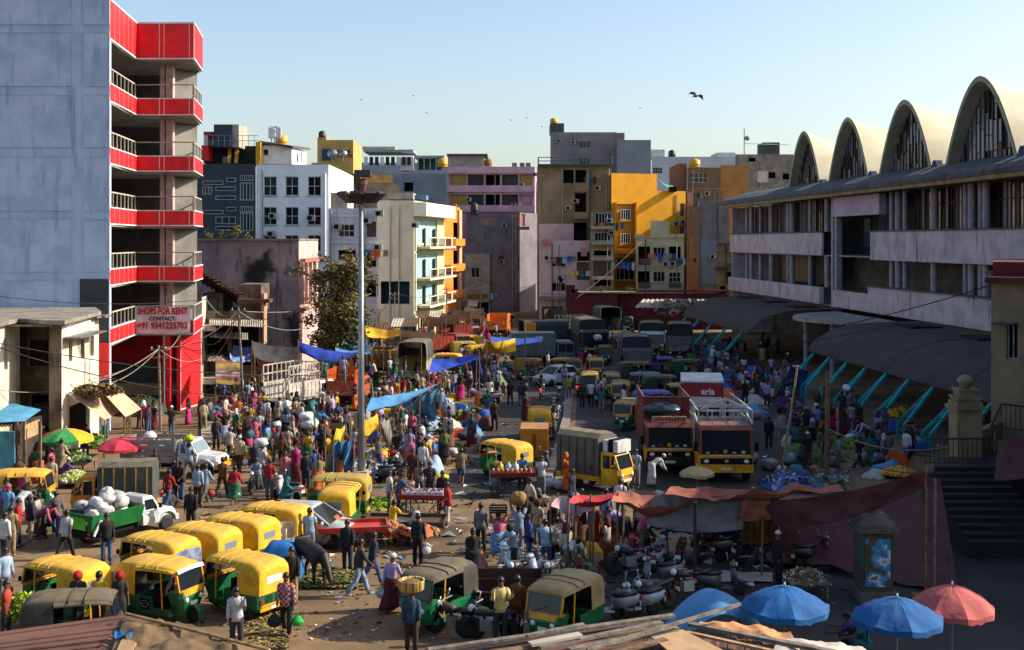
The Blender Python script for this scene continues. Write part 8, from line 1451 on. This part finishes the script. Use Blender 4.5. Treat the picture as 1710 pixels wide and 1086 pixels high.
# carts
def cart(label,x,y,rz,c,L,wd,z=.75,wheels=True,items=None):
 k=thing('hand_cart',label,'cart',G(x,y),rz);mb=MB();mb.bx(-L/2,L/2,-wd/2,wd/2,z-.07,z);t=setc(mb.build('deck',PB,k),c)
 for s in(-1,1):mb=MB();mb.bx(-L/2,L/2,s*wd/2-.02,s*wd/2+.02,z+.004,z+.13);setc(mb.build('side_board',PB,k),c);mb=MB();mb.bx(s*L/2-.02,s*L/2+.02,-wd/2+.022,wd/2-.022,z+.004,z+.13);setc(mb.build('end_board',PB,k),c)
 for sx in(-1,1):
  for sy in(-1,1):
   if wheels:
    cc=Vector((sx*L*.33,sy*(wd/2-.06),.34));mb=MB();mb.tube([cc+Vector((.34*math.cos(a*.3927),0,.34*math.sin(a*.3927)))for a in range(17)],.02,5,cap=False);w_=mb.build('wheel',M['frame_dark'],k);mb=MB()
    for a in range(8):mb.tube([cc,cc+Vector((.33*math.cos(a*.7854),0,.33*math.sin(a*.7854)))],.008,4)
    tag(mb.build('spokes',M['frame_dark'],w_),kind='stuff');mb=MB();mb.beam(cc,cc+Vector((0,0,z-.42)),.05);mb.build('wheel_post',M['frame_dark'],k)
   else:mb=MB();mb.bx(sx*L*.45-.03,sx*L*.45+.03,sy*wd*.42-.03,sy*wd*.42+.03,0,z-.07);mb.build('leg',M['wood'],k)
 return k
cart('bright red empty hand cart beside the black cow',590,915,R(8),'#c02a20',2.4,1.3);cart('red fruit cart with grape boxes and spoked wheels',708,868,R(-6),'#8f1c20',1.9,1.1,.95);cart('dark red jar cart with a row of snack jars',855,828,R(3),'#6a1a1e',1.9,1.0,.95);cart('low wooden stand of pineapples',678,890,R(-4),'#4a3a2a',3.0,1.4,.45,False)
oc=thing('orange_cover','orange cover sheet over goods at the end of the red hand cart','cover',G(545,905));mb=MB();mb.smooth=True;mb.grid(lambda u,v:Vector((.75*(2*u-1),.6*(2*v-1),.5+.55*(1-abs(2*u-1)**3)*(1-abs(2*v-1)**3)+.04*noise.noise((u*6,v*6,1)))),14,12);mb.build('sheet',tort,oc)
bc=thing('blue_cover','blue tarp covered load behind the man in black jumper','cover',G(470,968));mb=MB();mb.smooth=True;mb.grid(lambda u,v:Vector((.7*(2*u-1),.6*(2*v-1),.15+1.1*(1-abs(2*u-1)**5)*(1-abs(2*v-1)**5)+.04*noise.noise((u*6,v*6,1)))),14,12);mb.build('sheet',um['blue'],bc)
kc=G(708,868);
for i in range(6):p=Vector((kc.x-.7+.27*i,kc.y-.1,.96));b_=thing('fruit_box','white box of dark grapes on the red fruit cart','box',p,0,'boxes on the red fruit cart');mb=MB();mb.bx(-.12,.12,-.35,.35,0,.22);mb.build('tray',gw_,b_);mb=MB();mb.smooth=True;[mb.ball((random.uniform(-.1,.1),random.uniform(-.3,.3),.23),.04,.04,.04,6,4)for _ in range(18)];tag(mb.build('grapes',fm_['purple'],b_),kind='stuff')
kc=G(855,828)
for i in range(9):j=thing('snack_jar','orange snack jar standing on the jar cart','jar',(kc.x-.8+.2*i,kc.y-.3,.96),0,'jars on the jar cart');mb=MB();mb.smooth=True;mb.lathe((0,0,0),[(.06,0),(.075,.03),(.07,.2),(.05,.24)],10,True);mb.build('jar_body',fm_['orange'],j);mb=MB();mb.lathe((0,0,.241),[(.05,0),(.05,.03)],10,True);mb.build('lid',fm_['white'],j)
for i,(dx,c)in enumerate(((-.5,'yellow'),(-.15,'pale'),(.15,'white'))):w_=thing('water_can',['yellow','pale blue','white'][i]+' plastic can standing on the jar cart','can',(kc.x+dx,kc.y+.2,.96));mb=MB();mb.smooth=True;mb.lathe((0,0,0),[(.14,0),(.15,.03),(.15,.32),(.05,.4),(.05,.46)],12,True);mb.build('can_body',fm_[c],w_)
tub=thing('orange_tub','upturned orange tub under the man in yellow shirt','tub',G(653,896));mb=MB();mb.smooth=True;mb.lathe((0,0,0),[(.34,0),(.3,.1),(.22,.42),(.02,.43)],16);mb.build('shell',tort,tub)
# things carried
bk=thing('painted_basket','round yellow and green painted basket on the head of the man in dark blue','basket',G(687,1092)+Vector((0,0,1.68)));mb=MB();mb.smooth=True;mb.lathe((0,0,0),[(.26,0),(.34,.05),(.35,.28),(.36,.3),(.32,.29),(.3,.2)],20);mb.build('weave',stripemat('basket_bands',['#c8a01c','#3f7a34','#c8581c','#b8b090','#7a9a2c'],5.5,0),bk);mb=MB();mb.smooth=True;mb.lathe((0,0,0),[(.31,.22),(.2,.27),(.02,.29)],16);mb.build('contents',fm_['brown'],bk)
def bag(label,x,y,dx,z,c,s=.2):b=thing('carrier_bag',label,'bag',G(x,y)+Vector((dx,-.05,z)));mb=MB();mb.smooth=True;mb.grid(lambda u,v:Vector((s*(.85+.2*noise.noise((u*5,v*4,x)))*math.sin(3.14*min(v+.12,1))**.6*math.cos(6.2832*u),s*.6*math.sin(3.14*min(v+.12,1))**.6*math.sin(6.2832*u),-s*1.6*(1-v)+.02*noise.noise((u*8,v*5,y)))),14,8);setc(mb.build('bag_body',sackm,b),COLS.get(c,c));mb=MB();mb.tube([(-s*.3,0,-.08),(0,0,.06),(s*.3,0,-.08)],.012,5);setc(mb.build('handle',sackm,b),COLS.get(c,c))
for a in(('white bag held by the person all in black',698,946,.28,.75,'white'),('polythene bag held by the person in lilac shirt',654,1020,-.3,.72,'#a8b0b8'),('bright green bag held by the person in checked shirt',478,1062,.32,.62,'#22b848'),('black bag held by the person in checked shirt',478,1062,-.32,.66,'#151515',.24),('white polythene bag held by the person in beige jacket',400,788,.27,.68,'white'),('red netted bag held by the person in pale blue',342,842,.27,.66,'#a8442c'),('dark bag held by the person in grey shirt',93,896,-.25,.7,'#222226'),('white bag held by the dark teal person',788,745,.25,.75,'white'),('white bag between the shaded strollers',987,678,.3,.7,'pale blue')):bag(*a)
# hanging clothes
for i,(x,m)in enumerate(((962,tort),(975,tredb),(986,tarpm('cloth_white','#b5b2b0')),(998,tort),(950,twh))):tarp(['orange dress hanging first at the clothes stall','red dress hanging at the clothes stall','white garment hanging at the clothes stall','orange sari length hanging last at the clothes stall','pale garment hanging at the left of the clothes stall'][i],[G(x-6,905,.55),G(x+6,905,.55),G(x+4,850,2.0),G(x-4,850,2.0)],m,sag=.02,poles=False,fold=.06,fn=3,n=(10,14),seed=70+i,name='hanging_garment',cat='garment')
sk_=thing('rust_skip','dark rusty red open skip behind the tan rickshaw','skip',G(850,1010));mb=MB();rg=lambda z,e:[Vector((-.9-e,-.5-e*.5,z)),Vector((.9+e,-.5-e*.5,z)),Vector((.9+e,.5+e*.5,z)),Vector((-.9-e,.5+e*.5,z))];mb.loft([rg(.2,0),rg(.95,.15),rg(.95,.1),rg(.3,-.05)]);mb.build('hull',mat('skip_rust','#4a1f1a','#35201a',sc=3,bump=.2),sk_)
for s in(-1,1):wheel(sk_,(s*.5,-.45,.2),.2,.1)
# wayside shrine pillar
mural=bpy.data.materials.new('mural');mural.use_nodes=True;_n=mural.node_tree.nodes;_l=mural.node_tree.links;_t=_n.new('ShaderNodeTexNoise');_t.inputs['Scale'].default_value=2.6;_t.inputs['Detail'].default_value=4;_c=_n.new('ShaderNodeTexCoord');_l.new(_c.outputs['Object'],_t.inputs[0]);_r=_n.new('ShaderNodeValToRGB');_r.color_ramp.interpolation='CONSTANT';_e=_r.color_ramp.elements
_e[0].color=tocol('#27401f');_e[1].position=.4;_e[1].color=tocol('#5a3a22')
for _p,_k in((.46,'#2f6f9c'),(.53,'#3f86b4'),(.58,'#b0b8be'),(.65,'#7a3a24')):_x=_e.new(_p);_x.color=tocol(_k)
_l.new(_t.outputs['Fac'],_r.inputs[0]);_l.new(_r.outputs[0],_n['Principled BSDF'].inputs['Base Color'])
shp=thing('wayside_shrine','square painted shrine pillar with stepped stone cap in the dark yard','shrine',G(1458,1000));sgray=mat('shrine_stone','#605b55','#48443f',sc=2,bump=.3,streak='#46423d');b=.55
mb=MB();mb.bx(-b,b,-b,b,0,.35);mb.build('base',sgray,shp);mb=MB();mb.bx(-b*.86,b*.86,-b*.86,b*.86,.35,2.15);mb.build('shaft',mat('shrine_green','#2c4a34','#4a2c20',sc=2,bump=.1),shp)
mb=MB();mb.bx(-b*.7,b*.7,-b*.9,-b*.862,.5,1.95);pn_=mb.build('painted_panel',mural,shp)
mb=MB();z=2.15
for w_,h in((b*1.15,.12),(b*1.0,.1)):mb.bx(-w_,w_,-w_,w_,z,z+h);z+=h
mb.loft([[Vector((sx*w_,sy*w_,zz))for sx,sy in((-1,-1),(1,-1),(1,1),(-1,1))]for w_,zz in((b*1.0,z),(b*.75,z+.22),(b*.4,z+.3))]);z+=.3;mb.build('cap',sgray,shp);mb=MB();mb.smooth=True;mb.lathe((0,0,z),[(.22,0),(.22,.3),(.26,.34),(.16,.44),(.07,.5),(.09,.56),(.01,.62)],12);mb.build('finial',sgray,shp)
# poles and wires
def pole(label,x,y,ytop,r=.07,lean=0,m=None,arm=False):
 b=G(x,y);t=P(x+lean,ytop,b.y);p=thing('utility_pole' if arm else 'stall_pole',label,'pole',b);mb=MB(p);mb.tube([b,(b+t)/2+Vector((.02,0,0)),t],[r,r*.9,r*.8],7);mb.build('shaft',m or M['wood_grey'],p)
 if arm:
  for k in(.25,.7):mb=MB(p);mb.beam(t+Vector((-.5,0,-k)),t+Vector((.5,0,-k)),.07);mb.build('cross_arm',M['wood_grey'],p)
  for k in(-.4,0,.4):mb=MB(p);mb.smooth=True;mb.tube([t+Vector((k,0,-.22)),t+Vector((k,0,-.08))],.03,5);mb.build('insulator',wtr,p)
 return t
T1=pole('wooden wire pole in front of the red shop column',268,722,577,.08,-3,arm=True);T2=pole('crooked wooden wire pole by the old ruined house',406,685,513,.09,-8,arm=True);T3=pole('thin pole at the foot of the cream block',659,580,488,.08,0,arm=True);T4=pole('dark pole before the white awnings',746,568,480,.09,0,arm=True);T5=pole('pole left of the alley mouth',802,548,468,.09,0,arm=True);T6=pole('thick dark post in the shaded market',1380,800,622,.13,2,M['wood']);pole('slanting thin pole beside the thick dark post',1303,800,615,.06,28,M['wood_lt']);pole('short crooked stick at the slanting pole foot',1308,805,690,.06,-11,M['wood']);pole('thin bamboo pole in the middle stalls',665,735,632,.04,2,M['wood_lt']);pole('leaning bamboo pole left in the middle stalls',628,720,632,.04,-8,M['wood_lt']);pole('bamboo pole right in the middle stalls',702,705,628,.05,-2,M['wood_lt']);pole('black tent pole before the grey tarp',1160,968,842,.06,0,M['frame_dark']);pole('yellow stall post by the blue auto roof',1156,668,632,.12,2,ystrip);pole('grey street post beside the signboard',876,640,535,.07);pole('forked stall stick beside the hanging yellow tarp',542,800,700,.05,0,M['wood'])
sgn=thing('yellow_signboard','plain yellow signboard above the shaded queue','sign',P(886,550,112));mb=MB(sgn);p0,p1=P(877,568,112),P(895,540,112);mb.bx(p0.x,p1.x,111.9,112.05,p0.z,p1.z);mb.build('board',mat('sign_yellow','#c08e18','#a87a14',sc=1),sgn);mb=MB(sgn);mb.tube([(*p0.xy,0),p0],.06,6);mb.tube([(p1.x,p1.y,0),(p1.x,p1.y,p0.z)],.06,6);mb.build('post',M['steel'],sgn)
rsn=thing('blue_disc_sign','small round blue disc on the dark pole before the white awnings','sign',P(752,532,132));mb=MB(rsn);c=P(752,532,131.9);mb.lathe((0,0,0),[(.01,0),(.7,0),(.7,.06),(.01,.06)],18);mb.v=[(c.x-rsn.location.x+x,c.y-rsn.location.y+z_,c.z-rsn.location.z+y)for x,y,z_ in[(a+rsn.location.x,b+rsn.location.y,c_+rsn.location.z)for a,b,c_ in mb.v]];mb.build('disc',mat('disc_blue','#1e2c6a',bump=0),rsn)
wirem=mat('cable_black','#141414',bump=0);wirel=mat('cable_pale','#8a8378',bump=0)
def wire(label,A,B,sag,r=.022,m=None):
 A,B=Vector(A),Vector(B);o=thing('overhead_cable',label,'cable',A);mb=MB(o);mb.smooth=True;mb.tube([A.lerp(B,i/16)+Vector((0,0,-sag*4*(i/16)*(1-i/16)))for i in range(17)],r,4);mb.build('strand',m or wirem,o)
wire('dark cable crossing in front of the blue wall to the ruined house',P(-20,493,50),P(345,500,60),.3);wire('long cable from the left edge low across the lamp mast',P(-20,570,40),P(640,620,58),.6);wire('second long cable just below, reaching the shaded lane',P(-20,575,38),P(700,628,60),1.4);wire('long pale cable rising across the shaded lane to the shed',P(600,626,60),P(1500,540,62),.9,.02);wire('dark cable sloping from the hall corner to the buff house',P(1130,575,80),P(1720,455,52),.8,.03);wire('cable hanging between buff house and the dark post',T6+Vector((0,0,-1.4)),P(1655,690,50),.5);wire('lower cable from the dark post to the gate pillar',T6+Vector((0,0,-2.6)),P(1590,745,48),.5,.022,wirel);wire('cable from the dark post down to the landing',T6+Vector((0,0,-3.4)),P(1560,790,46),.4)
for i,(x,y,Y)in enumerate(((0,652,57),(110,640,60),(60,625,60),(335,600,80),(300,560,76))):wire(['lowest','second','third','fourth','shortest'][i]+' pale service cable fanning out from the red column pole',T1+Vector((0,0,-.2)),P(x,y,Y),.9 if i<3 else .4,.025,wirel)
for i,(x,y,Y)in enumerate(((345,575,84),(345,500,84),(520,545,92),(620,490,118),(350,600,82),(268,580,76))):wire(['first','second','third','fourth','fifth','sixth'][i]+' cable strung from the crooked pole',T2+Vector((0,0,-.25)),P(x,y,Y),.7,.03,wirel)
wire('cable between the cream block pole and the dark pole',T3,T4,.8,.03);wire('cable from the dark pole to the alley pole',T4,T5,.7,.03);wire('cable from the alley pole to the dusty pink house',T5,P(905,470,150),1,.035);wire('cable from the pink house across to the castellated house',P(905,490,150),P(1140,440,150),1.5,.03);wire('diagonal pale cable in front of the yellow building',P(960,500,145),P(1070,405,150),.3,.035,wirel);wire('cable from cream block pole to the tree',T3,P(560,590,95),.8,.03)
# roofs at our feet
brn=mat('brown_tin','#6a4a3a','#573c30',sc=1.2,bump=.15,streak='#3f2c24',st=.6,rough=.6);sackc=mat('brown_sacking','#6f5a42','#58462f',sc=2,bump=.4,bsc=6,rough=.95)
def nearroof(label,q,n,count,cat='roof'):
 r=thing('tin_roof',label,cat,(q[0][0],q[0][1],0));rd=random.Random(label);q=[Vector(p)for p in q]
 for k in range(count):
  a,b=k/count,(k+1)/count-.002;A,B,C,D=q[0].lerp(q[1],a),q[0].lerp(q[1],b),q[3].lerp(q[2],b),q[3].lerp(q[2],a);j=Vector((0,0,rd.uniform(0,.05)));mb=MB(r)
  nn=(B-A).cross(D-A).normalized();prof_=[0,0,.03,.03];st_=24
  def f(u,v):
   ph=(u*n)%1;h=.035 if .06<ph<.3 else 0.;return A.lerp(B,u).lerp(D.lerp(C,u),v)+nn*h+j
  vs=[];us=[i/n+o for i in range(n)for o in(0,.06/n,.07/n,.29/n,.3/n)]+[1]
  vs=[f(u,v)for v in(0,1)for u in us];m_=len(us);mb.add(vs,[(i,i+1,i+1+m_,i+m_)for i in range(m_-1)]);mb.build('roof_sheet',brn,r)
 return r
lr=nearroof('brown ribbed tin roof at the lower left with sacking thrown over it',[G(-60,1230,3.0),G(-60,1066,3.2),G(212,1028,3.3),G(160,1230,3.0)],5,4)
lr2=nearroof('second brown tin roof slope right of the sacking',[G(150,1100,3.2),G(212,1030,3.3),G(440,1100,3.0),G(420,1220,2.9)],5,3)
sc2=thing('sacking_sheet','rumpled brown sacking thrown over the tin roof ridge','sheet',G(260,1060,3.3));c=cloth(G(186,1086,3.3),G(400,1110,3.15),G(445,1084,3.12),G(212,1027,3.4),34,18,-.05,.16,2.2,3);c.v=[tuple(Vector(v)-Vector(sc2.location))for v in c.v];c.build('cloth',sackc,sc2)
bp_=thing('bamboo_ridge','bamboo pole laid along the sacking on the left roof','pole',G(212,1026,3.45));mb=MB(bp_);mb.tube([G(210,1025,3.48),G(320,1052,3.4),G(450,1086,3.3)],.035,7);mb.build('cane',M['wood_lt'],bp_)
bb=thing('blue_rag','blue plastic rag tucked on the left roof','rag',G(205,1055,3.4));c=cloth(G(190,1062,3.4),G(220,1066,3.4),G(222,1056,3.42),G(192,1053,3.42),10,8,0,.1,3,5);c.v=[tuple(Vector(v)-Vector(bb.location))for v in c.v];c.build('cloth',um['blue'],bb)
tanb=mat('tan_board','#a88a66','#94785a',sc=2,bump=.1)
rr_=nearroof('brown ribbed tin roof at the lower right strewn with old timber',[G(1090,1040,3.05),G(1440,1100,2.8),G(1440,1250,2.7),G(1000,1250,2.8)],6,4)
rl_=nearroof('brown tin roof slope below the timber planks',[G(780,1250,2.8),G(740,1092,2.85),G(1095,1036,3.05),G(1010,1250,2.8)],6,4)
def plank(label,A,B,wd,th,m,name='timber_plank',group=None):o=thing(name,label,'plank',A,0,group);mb=MB(o);mb.beam(A,B,wd,th);mb.build('board',m,o)
PL=[((715,1086,3.0),(1125,1028,3.2),.16,.06,M['wood_grey'],'long weathered plank along the right roof edge'),((880,1062,3.25),(975,1043,3.3),.12,.05,M['wood_grey'],'short grey plank tilted on the right roof'),((885,1076,3.25),(970,1060,3.3),.22,.05,M['concrete_lt'],'pale board lying on the right roof'),((900,1082,3.2),(1105,1040,3.25),.14,.06,M['wood_grey'],'weathered grey beam under the pale board'),((820,1092,3.15),(1110,1046,3.2),.18,.06,M['wood'],'brown beam along the right roof'),((950,1086,3.2),(1130,1052,3.22),.14,.07,M['wood_grey'],'split grey rafter nearest the bamboo'),((1000,1096,3.15),(1112,1068,3.2),.16,.05,M['wood'],'short brown rafter end on the right roof'),((1150,1042,3.1),(1405,1092,2.95),.16,.07,M['wood_grey'],'grey beam sloping down right on the right roof'),((1110,1048,3.12),(1300,1090,3.0),.1,.05,M['wood_lt'],'thin pale batten sloping right')]
for a,b,wd,th,m,l_ in PL:plank(l_,G(*a),G(*b),wd,th,m)
plank('long bamboo pole crossing the right roof up to the blue tarp',G(980,1086,3.3),G(1236,1009,3.5),.06,.06,M['wood_grey'],'bamboo_pole')
for i,q in enumerate((((1085,1064,3.2),(1120,1052,3.2),(1165,1092,3.1),(1130,1100,3.1)),((1105,1056,3.2),(1128,1048,3.2),(1215,1092,3.05),(1180,1098,3.05)),((190,1100,3.3),(205,1066,3.35),(228,1076,3.35),(215,1104,3.3)))):
 o=thing('board',['left tan board on the right roof','right tan board on the right roof','tan board on the left roof'][i],'board',G(*q[0]));mb=MB(o);mb.hex8([G(*p)for p in q]+[G(*p)+Vector((0,0,.03))for p in q]);mb.build('sheet',tanb,o)
tarp('crumpled orange sheet along the far edge of the right roof',[G(1160,1046,3.1),G(1330,1072,2.9),G(1320,1052,3.0),G(1170,1036,3.15)],tarpm('sheet_tan_orange','#c08a58','#a8744a'),wr=.2,sag=0,poles=False,seed=80);tarp('crumpled white sheet right of the orange one on the roof',[G(1290,1088,2.95),G(1480,1110,2.7),G(1440,1080,2.8),G(1300,1066,3.0)],twh,wr=.16,sag=0,poles=False,seed=81)
# small clutter: hanging bags, tarped heaps and loose cloth bundles along the stalls
rk=random.Random(77);bl_=[um['blue'],tsky,tyl,tgry,twh,tort,tblu,tred,fm_['pale'],fm_['dk']]
bn=['bright blue','sky blue','yellow','grey','white','orange','deep blue','dull red','pale','dark']
def covered(x,y,r,h,k,where):
 c=thing('covered_goods',f'low heap of goods under {bn[k]} sheet {where}','covered goods',G(x,y),rk.uniform(0,3),'sheeted heaps of goods');mb=MB();mb.smooth=True;sd_=rk.random()*40
 mb.grid(lambda u,v:Vector((r*(2*u-1),r*.75*(2*v-1),.02+h*(1-abs(2*u-1)**3)*(1-abs(2*v-1)**3)*(1+.5*noise.noise((u*3,v*3,sd_)))+.08*noise.noise((u*8,v*8,sd_)))),16,12);mb.build('sheet',bl_[k],c)
for i in range(26):
 x,y=rk.uniform(615,740),rk.uniform(690,790);covered(x,y,rk.uniform(.5,.9),rk.uniform(.3,.7),i%10,'right of the lamp mast' if x<680 else 'by the middle stalls')
for i in range(22):
 x,y=rk.uniform(735,820),rk.uniform(605,730);covered(x,y,rk.uniform(.5,1.),rk.uniform(.3,.8),i%10,'along the shaded lane edge, '+('farther up' if y<660 else 'nearer us'))
for i in range(20):
 x,y=rk.uniform(1290,1540),rk.uniform(690,800);covered(x,y,rk.uniform(.5,.9),rk.uniform(.3,.7),(i*3)%10,'in the shade near the shed, '+('left' if x<1400 else 'right')+' part')
for i in range(16):
 x,y=rk.uniform(1130,1290),rk.uniform(590,690);covered(x,y,rk.uniform(.6,1.1),rk.uniform(.4,.8),(i*7)%10,'in the far shed shade')
for i in range(16):
 x,y=rk.uniform(350,560),rk.uniform(665,735);covered(x,y,rk.uniform(.4,.8),rk.uniform(.3,.6),(i*3+1)%10,'before the old houses, '+('left' if x<450 else 'right')+' part')
for i in range(8):
 x,y=rk.uniform(970,1090),rk.uniform(870,960);covered(x,y,rk.uniform(.4,.7),rk.uniform(.3,.5),(i*7+2)%10,'beside the clothes stall')
 # pipes, air conditioners and washing on the house fronts
rd=random.Random(31);acm=mat('ac_casing','#a9a8a2','#8a8984',bump=0)
def dress(root,fc,x0,x1,y0,y1,pipes,acs,wash):
 for i in range(pipes):
  u=fc.u(rd.uniform(x0,x1));z1=fc.z(y0,u);mb=MB(root);mb.tube([fc.pt(u,.2,.09),fc.pt(u,z1,.09)],.06,6);mb.build('drain_pipe',rd.choice([M['steel'],M['rust'],M['concrete_lt']]),root)
 for i in range(acs):
  u=fc.u(rd.uniform(x0,x1));z=fc.z(rd.uniform(y0+8,y1),u);mb=MB(root);fc.box(mb,u,u+.85,z,z+.6,.01,.4);a=mb.build('air_conditioner',acm,root);mb=MB(root);fc.box(mb,u+.12,u+.55,z+.08,z+.5,.402,.42);mb.build('fan_grille',M['dark'],a)
 for i in range(wash):
  u=fc.u(rd.uniform(x0,x1));z=fc.z(rd.uniform(y0+10,y1),u)
  for k in range(rd.randint(3,6)):mb=MB(root);w=rd.uniform(.3,.6);h=rd.uniform(.5,1.1);mb.add([fc.pt(u+k*.65+a*w,z-h*b,.3+.06*math.sin(b*5+k)*b)for b in(0,.5,1)for a in(0,1)],[(0,1,3,2),(2,3,5,4)]);mb.build('washing',rd.choice(bl_),root)
for a in((gw,gwf[0],552,628,350,470,3,4,1),(pk,pkf[0],750,890,285,345,2,3,1),(dk,dkf[0],782,865,360,500,3,2,1),(ol,olf[0],900,1018,282,390,3,3,1),(ta,tf[0],925,1025,225,275,2,2,0),(ye,yef[0],1062,1140,325,380,1,2,0),(ca,cfz[0],1064,1140,400,480,2,2,2),(sm,smf[0],903,982,408,490,2,3,2),(ny,nyf[0],988,1022,360,470,1,2,2),(gy,gyf[0],1164,1214,340,460,2,1,0),(br,brf[0],1150,1200,285,400,1,2,1),(cs,csf[0],1199,1246,410,480,2,1,2),(cr,cf[0],634,688,345,460,2,1,0),(wh,wfac[0],430,545,282,400,1,3,0)):dress(*a)
